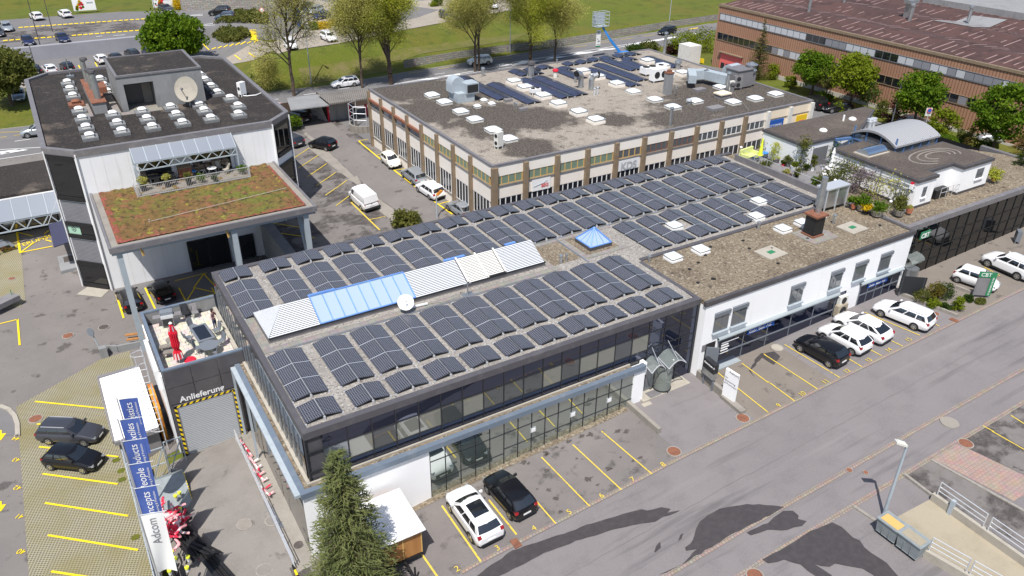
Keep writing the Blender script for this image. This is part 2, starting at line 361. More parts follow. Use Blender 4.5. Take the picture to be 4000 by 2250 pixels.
solar('solar_cells',8,12,(.3,.31,.36),(.005,.0058,.0125));solar('solar_cells_fine',6,6,(.10,.11,.16),(.012,.016,.045))
def turf():
 m=mat('turf_stone',(.3,.28,.2),.95);T=m.node_tree;N=T.nodes;b=N['Principled BSDF']
 geo=N.new('ShaderNodeNewGeometry');mp=N.new('ShaderNodeMapping');mp.inputs['Rotation'].default_value=(0,0,radians(40));mp.inputs['Scale'].default_value=(4.6,7.6,1);T.links.new(geo.outputs['Position'],mp.inputs[0])
 br=N.new('ShaderNodeTexBrick');br.offset=.5;br.inputs['Scale'].default_value=1;br.inputs['Brick Width'].default_value=1;br.inputs['Row Height'].default_value=1;br.inputs['Mortar Size'].default_value=.24;br.inputs['Mortar Smooth'].default_value=.35
 br.inputs['Color1'].default_value=(.09,.08,.05,1);br.inputs['Color2'].default_value=(.11,.11,.04,1);br.inputs['Mortar'].default_value=(.33,.3,.22,1);T.links.new(mp.outputs[0],br.inputs['Vector'])
 t=N.new('ShaderNodeTexNoise');t.inputs['Scale'].default_value=.35;t.inputs['Detail'].default_value=7;T.links.new(geo.outputs['Position'],t.inputs['Vector'])
 r=N.new('ShaderNodeMapRange');r.inputs[1].default_value=.45;r.inputs[2].default_value=.75;r.inputs[4].default_value=.75;T.links.new(t.outputs['Fac'],r.inputs[0])
 mx=N.new('ShaderNodeMix');mx.data_type='RGBA';T.links.new(r.outputs[0],mx.inputs[0]);T.links.new(br.outputs['Color'],mx.inputs[6]);mx.inputs[7].default_value=(.2,.17,.06,1);T.links.new(mx.outputs[2],b.inputs['Base Color'])
 bp=N.new('ShaderNodeBump');bp.inputs['Strength'].default_value=.6;bp.inputs['Distance'].default_value=.04;T.links.new(br.outputs['Fac'],bp.inputs['Height']);T.links.new(bp.outputs[0],b.inputs['Normal'])
 M['turf_stone']=m
turf()
def brickm(k,ang,w,hgt_,c1,c2,mort,ms=.06,vert=False):
 m=mat(k,c1,.9);T=m.node_tree;N=T.nodes;b=N['Principled BSDF']
 geo=N.new('ShaderNodeNewGeometry');mp=N.new('ShaderNodeMapping');mp.inputs['Rotation'].default_value=(radians(90) if vert else 0,0,radians(ang));T.links.new(geo.outputs['Position'],mp.inputs[0])
 br=N.new('ShaderNodeTexBrick');br.offset=.5;br.inputs['Scale'].default_value=1;br.inputs['Brick Width'].default_value=w;br.inputs['Row Height'].default_value=hgt_;br.inputs['Mortar Size'].default_value=ms*hgt_;br.inputs['Bias'].default_value=.1
 br.inputs['Color1'].default_value=(*c1,1);br.inputs['Color2'].default_value=(*c2,1);br.inputs['Mortar'].default_value=(*mort,1);T.links.new(mp.outputs[0],br.inputs['Vector'])
 t=N.new('ShaderNodeTexNoise');t.inputs['Scale'].default_value=2;t.inputs['Detail'].default_value=6;T.links.new(geo.outputs['Position'],t.inputs['Vector'])
 mx=N.new('ShaderNodeMix');mx.data_type='RGBA';mx.blend_type='MULTIPLY';mx.inputs[0].default_value=.6;T.links.new(br.outputs['Color'],mx.inputs[6]);T.links.new(t.outputs['Color'],mx.inputs[7])
 r=N.new('ShaderNodeBrightContrast');r.inputs[1].default_value=.06;T.links.new(mx.outputs[2],r.inputs[0])
 T.links.new(r.outputs[0],b.inputs['Base Color']);M[k]=m
def blobroof(k,base,blobs,mossy):
 """gravel with dark mossy areas: blobs (x, y, radius) with ragged noise edges"""
 m=mat(k,base,.95,n=[((.21,.18,.15),.5,.48,.7,8),((.12,.1,.085),1.0,.56,.68,9),((.42,.38,.33),6,.54,.66,4),((.1,.085,.075),9,.56,.68,4)],bump=.6,bscale=20);T=m.node_tree;N=T.nodes;L=T.links;b=N['Principled BSDF'];col=b.inputs['Base Color'].links[0].from_socket;geo=N.new('ShaderNodeNewGeometry');cur=None
 for x,y,r in blobs:
  d=N.new('ShaderNodeVectorMath');d.operation='DISTANCE';d.inputs[1].default_value=(x,y,6.9);L.new(geo.outputs['Position'],d.inputs[0]);q=N.new('ShaderNodeMath');q.operation='DIVIDE';q.inputs[1].default_value=r;L.new(d.outputs['Value'],q.inputs[0])
  if cur is None:cur=q.outputs[0]
  else:mn=N.new('ShaderNodeMath');mn.operation='SMOOTH_MIN';mn.inputs[2].default_value=.3;L.new(cur,mn.inputs[0]);L.new(q.outputs[0],mn.inputs[1]);cur=mn.outputs[0]
 t=N.new('ShaderNodeTexNoise');t.inputs['Scale'].default_value=.45;t.inputs['Detail'].default_value=10;t.inputs['Roughness'].default_value=.68;L.new(geo.outputs['Position'],t.inputs['Vector']);ad=N.new('ShaderNodeMath');ad.operation='MULTIPLY_ADD';ad.inputs[1].default_value=2.2;L.new(t.outputs['Fac'],ad.inputs[0]);L.new(cur,ad.inputs[2])
 r=N.new('ShaderNodeMapRange');r.inputs[1].default_value=1.95;r.inputs[2].default_value=2.35;r.inputs[3].default_value=.95;r.inputs[4].default_value=0;L.new(ad.outputs[0],r.inputs[0]);mx=N.new('ShaderNodeMix');mx.data_type='RGBA';L.new(r.outputs[0],mx.inputs[0]);L.new(col,mx.inputs[6])
 src=M[mossy].node_tree;t2=N.new('ShaderNodeTexNoise');t2.inputs['Scale'].default_value=6;t2.inputs['Detail'].default_value=7;L.new(geo.outputs['Position'],t2.inputs['Vector']);cr=N.new('ShaderNodeValToRGB');cr.color_ramp.elements[0].position=.4;cr.color_ramp.elements[1].position=.7;cr.color_ramp.elements[0].color=(.03,.025,.024,1);cr.color_ramp.elements[1].color=(.15,.125,.1,1);L.new(t2.outputs['Fac'],cr.inputs[0]);L.new(cr.outputs[0],mx.inputs[7]);L.new(mx.outputs[2],b.inputs['Base Color']);M[k]=m
blobroof('roof_mixed',(.29,.255,.215),[(30,57,5),(34,55,6),(38,51,3),(31,47,4.5),(36,41.5,5.5),(40,38.5,4),(33,38,3),(54,31,4),(60,33,6),(67,33,7),(70,38,6),(64,38,4),(71,30,4),(47,34,2.5),(34,31,3)],'roof_dark')
brickm('stone_wall',0,.9,.35,(.36,.33,.28),(.24,.22,.19),(.09,.08,.07),.1,True)
brickm('pave_red',0,.3,.22,(.4,.26,.21),(.36,.235,.19),(.24,.17,.14),.08)
brickm('curb_brick',0,.22,.2,(.3,.19,.135),(.33,.26,.2),(.15,.12,.1),.12)
brickm('terr_slab',0,.5,.5,(.74,.68,.57),(.68,.62,.52),(.42,.37,.3),.04)
brickm('roof_slab',0,.52,.5,(.28,.25,.22),(.25,.225,.2),(.2,.175,.15),.06)
def ground():
 xs=[-900,-450,-220,-120,-80]+list(range(-60,141))+[160,200,300,500,900]
 ys=[-500,-200,-100,-60]+list(range(-40,201))+[230,280,360,500,800]
 mb=MB();n=len(xs)
 for y in ys:
  for x in xs:mb.v.append((x,y,hgt(x,y)-.03))
 for j in range(len(ys)-1):
  for i in range(n-1):q=j*n+i;mb.f.append((q,q+1,q+n+1,q+n));mb.m.append(0)
 struct('ground',mb,M['grass'],smooth=True)
ground()
def sheet(name,P,lay,m,kind='structure',step=1.0,jag=0):
 """a polygon draped over the terrain; lay = stacking order"""
 P=[(p[0],p[1]) for p in P]
 if jag:
  Q=[];rr=random.Random(len(P)*7+int(P[0][0]*10))
  for (a,b),(c,d) in zip(P,P[1:]+P[:1]):
   L=math.hypot(c-a,d-b);k=max(1,int(L/.35))
   for i in range(k):
    t=i/k;w=jag*(1 if 0 < i else .3);Q.append((a+(c-a)*t+rr.uniform(-w,w),b+(d-b)*t+rr.uniform(-w,w)))
  P=Q
 bm=bmesh.new();bm.faces.new([bm.verts.new((x,y,0)) for x,y in P])
 bm.normal_update();bmesh.ops.triangulate(bm,faces=bm.faces[:])
 for ax in (0,1):
  lo=min(p[ax] for p in P);hi=max(p[ax] for p in P);k=math.ceil(lo/step)*step
  while k < hi:
   co=[0,0,0];no=[0,0,0];co[ax]=k;no[ax]=1
   bmesh.ops.bisect_plane(bm,geom=bm.verts[:]+bm.edges[:]+bm.faces[:],plane_co=co,plane_no=no,dist=1e-4);k +=step
 for v in bm.verts:v.co.z=hgt(v.co.x,v.co.y)+.012*lay
 bmesh.ops.recalc_face_normals(bm,faces=bm.faces[:])
 for f in bm.faces:
  if f.normal.z < 0:f.normal_flip()
 me=bpy.data.meshes.new(name);bm.to_mesh(me);bm.free();me.materials.append(M[m])
 o=bpy.data.objects.new(name,me);COL.objects.link(o);o['kind']=kind;return o
def rect(x0,x1,y0,y1):return [(x0,y0),(x1,y0),(x1,y1),(x0,y1)]
def gp(*a):return [g(*t) for t in a]
sheet('street',rect(-30,140,-40,-6.45),1,'asphalt_street')
sheet('parking_bay',rect(-2,22.1,-6.46,-.5),2,'asphalt_park')
sheet('forecourt',rect(22.0,28.5,-6.46,.3),3,'asphalt_street')
sheet('parking_bay',rect(28.4,36.2,-6.46,0),2,'asphalt_warm')
sheet('parking_bay',rect(36.2,51.2,-6.46,0),2,'asphalt_street')
sheet('parking_bay',rect(51.2,95,-6.46,.5),2,'asphalt_warm')
def strip(name,y0,y1,x0,x1,m,lay):sheet(name,rect(x0,x1,y0,y1),lay,m)
strip('drain_gutter',-6.62,-6.34,5.9,138,'curb_brick',4)
strip('kerb',-13.0,-12.72,-20,138,'curb_brick',4)
strip('kerb',-15.12,-14.84,-20,138,'curb_brick',4)
a=g(2,3,550,1449);b=g(3,2,2574,360);mid=[g(2,3,2090,590),g(3,2,590,1449),g(3,2,1650,860)]
pts=[a]+mid+[b];Q=[];R_=random.Random(3)
for p,q in zip(pts,pts[1:]):
 for i in range(14):Q.append(p.lerp(q,i/14)+V((R_.uniform(-.04,.04),R_.uniform(-.04,.04),0)))
sheet('pavement_crack',[(p.x,p.y) for p in Q]+[(p.x,p.y+.03) for p in reversed(Q)],3,'asphalt_road')
sheet('gravel_strip',rect(4.5,21.9,-1.02,-.55),4,'roof_beige');
for P in ([(2,3,-200,1340),(2,3,0,1200),(2,3,390,1070),(2,3,700,960),(2,3,1000,870),(2,3,1240,800),(2,3,1420,785),(2,3,1500,765),(2,3,1590,780),(2,3,1560,820),(2,3,1690,795),(2,3,1520,860),(2,3,1440,905),(2,3,1200,945),(2,3,1000,990),(2,3,640,1100),(2,3,260,1255),(2,3,-50,1420),(2,3,-330,1560),(2,3,-500,1560)],
  [(2,3,1890,905),(2,3,1940,870),(2,3,1960,845),(2,3,2080,780),(2,3,2300,745),(2,3,2480,735),(2,3,2620,745),(3,3,160,760),(3,3,20,850),(2,3,2400,940),(2,3,2140,1080),(2,3,1800,1285),(2,3,1560,1420),(2,3,1480,1440),(2,3,1700,1340),(2,3,1860,1185),(2,3,1750,1200),(2,3,1740,1170),(2,3,1820,1090),(2,3,1850,980)],
  [(2,3,2360,1020),(2,3,2574,925),(3,3,60,860),(3,3,150,800),(3,3,250,800),(3,3,310,850),(3,3,300,885),(3,3,385,905),(3,3,340,950),(3,3,200,990),(3,3,0,990),(2,3,2480,1020),(2,3,2400,1045)],
  [(3,3,640,915),(3,3,740,960),(3,3,850,1070),(3,3,920,1100),(3,3,970,1170),(3,3,1090,1260),(3,3,1190,1320),(3,3,1300,1449),(3,3,1420,1600),(3,3,1100,1600),(3,3,1060,1449),(3,3,950,1380),(3,3,800,1355),(3,3,680,1330),(3,3,620,1365),(3,3,460,1335),(3,3,640,1449),(3,3,560,1520),(3,3,470,1449),(3,3,330,1340),(3,3,160,1290),(3,3,0,1330),(3,3,-60,1290),(3,3,170,1170),(3,3,420,1000)],
  [(2,3,1430,1210),(2,3,1450,1150),(2,3,1490,1110),(2,3,1495,1170),(2,3,1440,1220)],[(2,3,1670,1100),(2,3,1690,1040),(2,3,1720,1025),(2,3,1705,1080)],
  [(3,2,-70,660),(3,2,60,640),(3,2,120,690),(3,2,60,775),(3,2,-60,700),(2,2,2490,730),(2,2,2400,830),(2,2,2440,900),(2,2,2380,830),(2,2,2460,700)]):
 sheet('wet_patch',gp(*P),5,'wet',jag=.06)
R_=random.Random(11)
for i in range(26):
 x=R_.uniform(11,21.5);y=R_.uniform(-6,-1.4)
 if i % 3==0:y=R_.uniform(-2,-1.2)
 w=R_.uniform(.05,.2);sheet('oil_stain',[(x+w*cos(t)*R_.uniform(.3,2.2),y+w*sin(t)*R_.uniform(.3,1.4)) for t in [k*.4 for k in range(15)]],4,'stain')
sheet('ramp',gp((3,3,1640,675),(3,3,1285,865),(3,3,1560,1215),(3,3,1990,1480),(3,3,2900,1700),(3,3,2760,1560),(3,3,2574,1340)),3,'concrete_warm')
sheet('walk',gp((3,3,1640,272),(3,3,1360,438),(3,3,1640,620),(3,3,2900,1330),(3,3,2900,1000),(3,3,2450,740)),3,'asphalt_patchy')
sheet('brick_walk',gp((3,3,1890,117),(3,3,1645,270),(3,3,2470,700),(3,3,2574,640),(3,3,2900,800),(3,3,2900,640),(3,3,2574,440)),3,'pave_red')
sheet('parking_bay',gp((3,3,2070,5),(3,3,1895,110),(3,3,2574,436),(3,3,3100,720),(3,3,3100,-500),(3,2,2574,1130)),3,'asphalt_patchy')
sheet('service_yard',rect(-60,9.2,15,82),1,'asphalt_yard')
sheet('service_yard',rect(-60,-15,-12,30),2,'asphalt_yard')
sheet('turf_parking',[(-15.1,28.3),(-8.65,32),(-6.3,32.2),(-6.2,13.5),(-7.6,10),(-8.3,5),(-8.6,-12),(-15.3,-12)],3,'turf_stone')
sheet('turf_parking',gp((0,1,0,920),(0,1,190,890),(0,1,245,1449),(0,2,255,125),(0,2,200,190),(0,2,-300,240),(0,1,-300,960)),3,'turf_stone')
sheet('delivery_yard',rect(-8.0,-.7,-12,13.6),2,'concrete_yard')
sheet('side_walk',[(-1.75,-1.1),(-.55,-1.1),(-.55,13.4),(-1.4,13.4)],4,'concrete')
sheet('pavement',gp((0,2,770,65),(0,2,880,-10),(0,2,1110,10),(0,2,1020,95)),4,'slab_pale')
sheet('canopy_bay',rect(-4.6,9,27,44.4),3,'asphalt_road')
sheet('lane',rect(9.8,27.9,14,86.5),2,'asphalt_patchy')
sheet('lane',[(26.4,20),(26.4,62),(27,76),(22,76),(22.5,64.5),(22.2,43),(22.6,38),(23,20)],3,'asphalt_yard')
sheet('lane_island',gp((1,1,520,40),(1,1,570,-20),(1,0,480,1350),(1,0,500,1335),(1,1,650,0),(1,1,1060,405),(1,1,1260,570),(1,1,1430,690),(1,1,1510,725),(1,1,1400,800),(1,1,1240,680),(1,1,1250,640),(1,1,1010,410)),5,'concrete')
for k,(x,y) in enumerate([(530,45),(630,115),(715,198),(805,285),(915,365)]):
 sheet('lane_island',gp((1,1,x,y),(1,1,x+100,y-45),(1,1,x+145,y+30)),4,'concrete')
sheet('rear_yard',rect(27,92.4,14,83.5),1,'asphalt_road')
sheet('planting_bed',[(87.5,8),(92.7,8),(92.7,54),(88.6,54)],2,'grass')
sheet('planting_bed',gp((3,0,1300,1165),(3,0,1700,1215),(3,0,2574,1400),(3,0,2574,1000),(3,0,1500,1100)),2,'grass')
far=gp((0,0,-700,1400),(0,0,0,1305),(0,0,320,1268),(1,0,90,935),(1,0,750,860),(1,0,1600,715),(1,0,2574,560),(2,0,1100,380),(2,0,2000,240))
sheet('main_road',[(-60,92.5)]+[(p.x,p.y) for p in far[1:]]+[(139,95),(139,84),(60,82.6),(-60,77)],3,'asphalt_road')
sheet('verge_kerb',[(p.x,p.y) for p in far[1:]]+[(p.x,p.y+.25) for p in reversed(far[1:])],4,'kerb_stone')
sheet('verge',[(60,82.6),(139,84),(139,79),(94,76),(60,78)],4,'grass')
sheet('lower_lot',[(-60,111),(-6.5,114.2),(12.6,116.6),(20.5,119),(26,119),(28.5,111),(30.5,103),(25,103.4),(21,108.6),(12.6,113),(2,111),(-6.5,109),(-60,104)],2,'gravel_lot')
sheet('lower_lot',[(-60,112),(28,112),(27.5,127.3),(-60,127.3)],3,'asphalt_road')
sheet('upper_lot',[(-60,128),(20,128),(24,124),(29,111),(36,103),(38,118),(37,138),(36.5,143),(23,149.5),(11,154.5),(-10.5,156),(-60,158)],4,'asphalt_road')
sheet('upper_lot',[(-60,133),(15,133),(16.2,144),(-60,147)],5,'asphalt_patchy')
sheet('bright_lot',gp((1,0,230,545),(1,0,830,440),(1,0,1560,290),(1,0,2574,100),(1,0,2574,-120),(1,0,590,-150),(1,0,280,-30),(1,0,440,120),(1,0,560,240),(1,0,440,320),(1,0,100,480)),5,'gravel_lot')
sheet('bright_lot',gp((1,0,620,0),(1,0,1480,215),(1,0,1620,180),(1,0,1850,100),(1,0,1000,0),(1,0,760,-40)),6,'asphalt_road')
sheet('lower_meadow',[(46,96.3),(72,96.8),(78,101),(66,101),(46,99)],2,'grass_dry')
sheet('lower_meadow',[(30,92.6),(46,93.5),(46,98),(38,97),(30,96)],2,'grass_dry')
def lines(name,L,m,lay,w=.13):
 mb=MB()
 for t in L:
  c,r,x0,y0,x1,y1=t[:6];ww=t[6] if len(t) > 6 else w
  p,q=g(c,r,x0,y0),g(c,r,x1,y1);seg(mb,p,q,ww,lay)
 struct(name,mb,M[m])
def seg(mb,p,q,w,lay):
 d=V((q.x-p.x,q.y-p.y,0));L=d.length
 if L < .02:return
 d /=L;s=V((-d.y,d.x,0))*(w/2);n=max(1,int(L/.8))
 for i in range(n):
  a=V((p.x,p.y,0))+d*(L*i/n);b=V((p.x,p.y,0))+d*(L*(i+1)/n)
  mb.poly([(t.x,t.y,hgt(t.x,t.y)+.012*lay+.004) for t in (a-s,b-s,b+s,a+s)])
lines('bay_line',[(2,3,295,260,780,755),(2,3,610,135,1100,590),(2,3,900,0,1405,430),(2,3,215,670,440,930),(2,2,2070,855,2170,940),(2,2,2310,760,2574,955),(2,2,2260,1005,2574,1255),(2,2,2530,665,2574,700),(3,2,0,945,265,1140),(3,2,-10,690,495,1020),(3,2,165,572,720,905),(3,2,800,710,940,795),(3,2,1010,615,1140,685),(3,2,1240,535,1355,590),(3,2,970,248,1525,480),(3,2,1685,370,1720,388),(3,3,2250,0,2574,185),(3,2,2440,1285,2574,1370),(3,2,2160,1390,2270,1449),(3,1,2170,1240,2330,1330)],'yellow_old',5,.085)
lines('bay_line',[(1,3,1870,750,2260,1310),(1,3,1670,1240,1850,1500),(1,3,2340,690,2620,1040)],'yellow_old',5,.11)
lines('bay_line',[(0,2,355,1145,1075,1217),(0,2,375,1372,470,1377),(0,3,395,157,540,172),(0,3,430,428,1185,532),(0,3,455,722,1290,852),(0,3,485,1046,1390,1195),(0,3,518,1410,900,1470),(0,3,1075,243,1190,258)],'yellow',6,.15)
lines('bay_line',[(0,2,0,362,180,318,.14),(0,2,178,315,200,578,.16),(0,2,1160,62,1200,55),(0,2,1170,65,1245,305,.16),(0,2,1460,0,1565,220,.16),(0,2,1800,0,1870,135),(0,2,1870,135,2160,60),(0,2,1880,130,1960,0),(0,1,1760,1380,2080,1300),(0,1,1950,1449,2050,1310),(0,1,2050,1310,2180,1449),(0,2,2165,60,2130,0),(0,2,1960,0,2150,45),(1,1,75,942,510,853,.1),(1,1,155,1048,595,950,.1)],'yellow',5,.12)
lines('loading_zone',[(0,1,165,890,480,828),(0,1,170,885,205,1100,.2),(0,1,205,1095,530,1032),(0,1,185,893,330,930),(0,1,215,1090,345,993),(0,1,445,910,495,873),(0,1,460,968,520,985)],'yellow',6,.13)
lines('bay_line',[(1,1,375,150,530,47),(1,1,425,248,625,117),(1,1,515,335,710,200),(1,1,605,424,802,288),(1,1,698,520,915,368),(1,1,805,625,948,518),(1,1,955,590,1245,870,.16),(1,1,955,590,1000,585),(1,1,1143,765,1300,730)],'yellow_old',6,.12)
lines('bay_line',[(1,0,1032,1420,1135,1405),(1,0,1032,1420,1062,1449,.16),(1,1,1062,0,1262,165,.16),(1,1,1215,115,1280,103),(1,1,1385,265,1625,450,.16),(1,1,1395,268,1525,248),(1,1,1790,580,1975,710,.16),(1,1,1845,605,1995,572)],'yellow',6,.12)
lines('lane_line',[(1,0,480,957,605,940),(1,0,825,900,940,885),(1,0,1165,852,1275,835),(1,0,1485,800,1595,785),(1,0,1798,751,1900,737),(1,0,2095,703,2250,680),(1,0,2400,660,2490,645),(0,0,150,1425,310,1402),(0,1,0,60,430,35),(0,1,0,155,440,90),(1,0,160,1003,230,1000)],'whitepaint',5,.16)
lines('cycle_line',[(1,0,570,890,745,868),(1,0,1225,790,1340,772),(1,0,1535,740,1695,718),(1,0,1835,695,1985,672),(1,0,2410,605,2574,582),(2,0,370,517,505,500),(2,0,620,478,750,460),(2,0,860,437,980,420),(2,0,1095,402,1220,385),(2,0,1325,368,1440,352),(2,0,1770,298,1870,285),(0,0,0,1335,235,1328),(0,0,140,1367,232,1356),(0,0,0,1385,70,1380)],'yellow_old',5,.14)
lines('lane_line',[(1,0,1380,848,2050,742,.2),(1,0,2050,742,2574,652,.2),(2,0,0,632,1640,372,.2),(1,0,1380,853,2574,676,.15),(2,0,0,664,900,510,.2),(2,0,900,510,1660,372,.2),(2,0,1800,348,1850,338,.8)],'whitepaint',5)
def hatch(L):
 mb=MB()
 for P in L:mb.poly([(p.x,p.y,hgt(p.x,p.y)+.07) for p in gp(*P)])
 struct('hatch_marking',mb,M['whitepaint'])
hatch([[(1,0,1610,808),(1,0,1720,790),(1,0,1860,789),(1,0,1790,803)],[(1,0,1900,765),(1,0,2050,745),(1,0,2052,757),(1,0,1880,772)],[(1,0,2380,672),(1,0,2574,645),(1,0,2574,655)],[(2,0,100,618),(2,0,280,610),(2,0,160,640),(2,0,0,655)],[(2,0,400,575),(2,0,570,568),(2,0,480,585),(2,0,330,595)],[(2,0,660,530),(2,0,860,520),(2,0,760,540),(2,0,600,555)],[(2,0,900,495),(2,0,1080,490),(2,0,1000,502),(2,0,850,510)],[(2,0,1150,455),(2,0,1640,368),(2,0,1640,382),(2,0,1250,455)],[(0,1,0,80),(0,1,190,55),(0,1,80,95),(0,1,0,100)],[(0,1,30,95),(0,1,230,58),(0,1,290,62),(0,1,150,85),(0,1,0,112)]])
mb=MB()
for (x0,y0,x1,y1,n) in ((210,280,1550,187,24),(55,412,560,374,8),(745,360,1550,297,14)):
 for i in range(n+1):
  t=i/n;p=g(0,0,x0+(x1-x0)*t,y0+(y1-y0)*t);seg(mb,p-V((.36,0,0)),p+V((.36,0,0)),.8,8)
for (x0,y0,x1,y1,n) in ((2150,492,2450,435,5),(1100,670,1600,600,8),(2440,440,2574,420,2)):
 for i in range(n+1):
  t=i/n;p=g(0,0,x0+(x1-x0)*t,y0+(y1-y0)*t);seg(mb,p-V((.4,0,0)),p+V((.4,0,0)),.5,8)
for i in range(8):p=g(0,0,2510+i*2,310+i*13);q=g(0,0,2574+i*2,305+i*15);seg(mb,p,q,.45,10)
struct('crossing_marking',mb,M['yellow'])
lines('bay_line',[(0,0,450,720,463,755),(0,0,622,688,640,735),(0,0,790,660,815,712),(0,0,957,632,990,693),(0,0,1120,604,1158,667),(0,0,1280,575,1320,636),(0,0,1438,550,1480,606),(0,0,1593,523,1650,590),(0,0,2042,445,2105,508),(0,0,2360,560,2420,605),(0,0,2500,535,2565,580),(0,0,2225,588,2245,605)],'yellow',8,.18)
lines('lane_line',[(0,0,1870,160,2040,148),(0,0,1870,165,2040,160),(0,0,1985,258,2160,240),(0,0,1990,265,2165,256),(0,0,970,375,1030,366),(0,0,1140,362,1260,356)],'whitepaint',8,.25)
def ground_text(body,c,r,x,y,size,ang,m,lay=6,nm='bay_number'):
 p=g(c,r,x,y);p.z=hgt(p.x,p.y)+.012*lay+.012;a=radians(ang)
 e=.5;n=V((-(hgt(p.x+e,p.y)-hgt(p.x-e,p.y))/(2*e),-(hgt(p.x,p.y+e)-hgt(p.x,p.y-e))/(2*e),1)).normalized()
 r_=V((cos(a),sin(a),0));r_=(r_-n*r_.dot(n)).normalized();u_=n.cross(r_)
 o=text(body,size,p,r_,u_,M[m],None,nm,.002,'CENTER');o['kind']='structure'
for b_,c,r,x,y in (('2',1,3,2037,1400),('3',1,3,2443,1190),('4',2,3,237,990),('5',2,3,590,825),('6',2,3,915,660),('7',2,3,1230,495),('8',2,3,1535,345),('9',3,2,125,1192),('10',3,2,360,1075),('11',3,2,595,952),('12',3,2,810,845),('13',3,2,1030,735),('14',3,2,1230,632),('15',3,2,1430,528)):
 ground_text(b_,c,r,x,y+8,.55,0,'yellow_old')
for b_,x,y in (('44',180,60),('43',185,272),('42',198,552),('41',218,838),('40',238,1190)):ground_text(b_,0,3,x,y,.55,140,'yellow',6)
ground_text('GÜTERUMSCHLAG',0,1,420,975,.85,14,'yellow',7,'ground_lettering')
for y0 in (760,45):
 mb=MB();P=[g(0,3,x,y) for x,y in ((20,y0-55),(18,y0-20),(65,y0-27),(12,y0+45),(-60,y0+30),(-60,y0-70))]
 mb.poly([(p.x,p.y,hgt(p.x,p.y)+.06) for p in reversed(P)]);struct('arrow_marking',mb,M['yellow'])
def cover(c,r,x,y,R,m,ring='kerb_stone',sq=False):
 p=g(c,r,x,y);mb=MB();z=p.z+.07
 if sq:mb.box(p.x-R*.7,p.x+R*.7,p.y-R,p.y+R,z-.1,z+.004,0)
 else:
  mb.lathe((p.x,p.y,z-.1),[(R*1.18,0),(R*1.18,.1)],22,1);mb.lathe((p.x,p.y,z-.1),[(R,0),(R,.106)],22,0)
 struct('manhole_cover',mb,[M[m],M[ring]])
for c,r,x,y,R,m in ((2,3,1628,203,.42,'rust'),(2,2,2320,1312,.42,'rust'),(3,3,1985,122,.42,'rust'),(3,2,1824,1355,.5,'concrete'),(1,3,170,895,.42,'concrete_yard'),(1,3,85,1395,.42,'concrete_yard'),(0,3,2458,935,.4,'concrete'),(0,2,358,1318,.45,'rust'),(0,2,685,482,.42,'rust'),(0,2,1045,395,.42,'stain'),(0,1,120,1355,.3,'rust'),(3,2,90,603,.42,'slab_pale'),(2,3,2440,1449,.42,'rust'),(1,3,430,1145,.3,'stain'),(3,3,980,415,.15,'rust'),(3,3,815,392,.18,'rust'),(3,2,1680,262,.3,'rust')):cover(c,r,x,y,R,m)
for c,r,x,y in ((2,3,40,1125),(3,2,1870,325)):cover(c,r,x,y,.32,'rust',sq=True)
Q=gp((0,2,-200,1185),(0,2,0,1190),(0,2,90,1225),(0,2,150,1290),(0,2,178,1370),(0,2,182,1500),(0,3,165,40),(0,3,-200,40));sheet('road_bed',[(p.x,p.y) for p in Q],4,'asphalt_road')
mb=MB()
for a,b in zip(Q[:7],Q[1:7]):mb.beam(a+V((0,0,.06)),b+V((0,0,.06)),.32,.16)
struct('kerb',mb,M['slab_pale'])
Z1=6.4
ob=thing('office_building','long low office block with dark navy glass front and a roof full of solar panels','building',(14,10,0))
mb=MB()
ROOF=[(.3,.3),(28.1,.3),(28.57,6.9),(50.7,6.9),(50.7,20.5),(.3,20.5)]
mb.prism(ROOF,5.9,6.33);part('roof',mb,M['roof_gravel'],ob)
mb=MB()
mb.box(0,28.4,-.06,.36,6.0,6.45);mb.box(0,.36,.36,20.8,6.0,6.45);mb.box(.36,51.6,20.4,20.8,6.0,6.45)
mb.box(28.2,28.52,.36,6.55,6.2,6.36);mb.box(28.52,51,6.6,6.95,6.2,6.4)
part('parapet',mb,M['cap_slate'],ob)
mb=MB()
for (x0,x1,y0,y1) in ((.4,22.5,8.55,9.05),(.4,.95,9.05,13.6),(21.7,22.2,9.05,13.3),(22.4,30.2,12.55,13.0),(24.9,25.4,9,12.5),(25.4,29.2,8.9,9.4)):mb.box(x0,x1,y0,y1,6.3,6.37)
part('roof_walkway',mb,M['roof_slab'],ob)
mb=MB();mb.prism([(22.3,9.3),(24.8,9.3),(24.8,12.5),(22.3,12.5)],6.3,6.345);mb.prism([(25.5,9.4),(28.6,9.4),(28.6,12.5),(25.5,12.5)],6.3,6.345);part('moss_patch',mb,M['roof_beige'],ob)
mb=MB();mb.beam((24.9,8.4,6.37),(24.9,13,6.37),.12,.05);mb.beam((22,13.02,6.37),(50,12.98,6.37),.14,.04);mb.beam((1,8.45,6.37),(22,8.4,6.37),.1,.04);part('roof_rail',mb,M['metal'],ob)
mb=MB();mb.box(.06,28.3,.08,20.7,-5.2,6.0,skip='t');part('wall',mb,M['panel_dark'],ob)
mb=MB();mb.box(28.3,51,20.2,20.72,-2,6.0);part('wall',mb,M['cap_mid'],ob)
CW=1.4335;cols=[28.22-CW*k for k in range(20)]
mbn,fr=MB(),MB()
R_=random.Random(5)
clear={1:0,2:1,3:2,4:1,5:2,6:2,7:0,8:2,9:0,10:1,11:1,12:2,13:0,14:2,15:2,16:1,17:2,18:0}
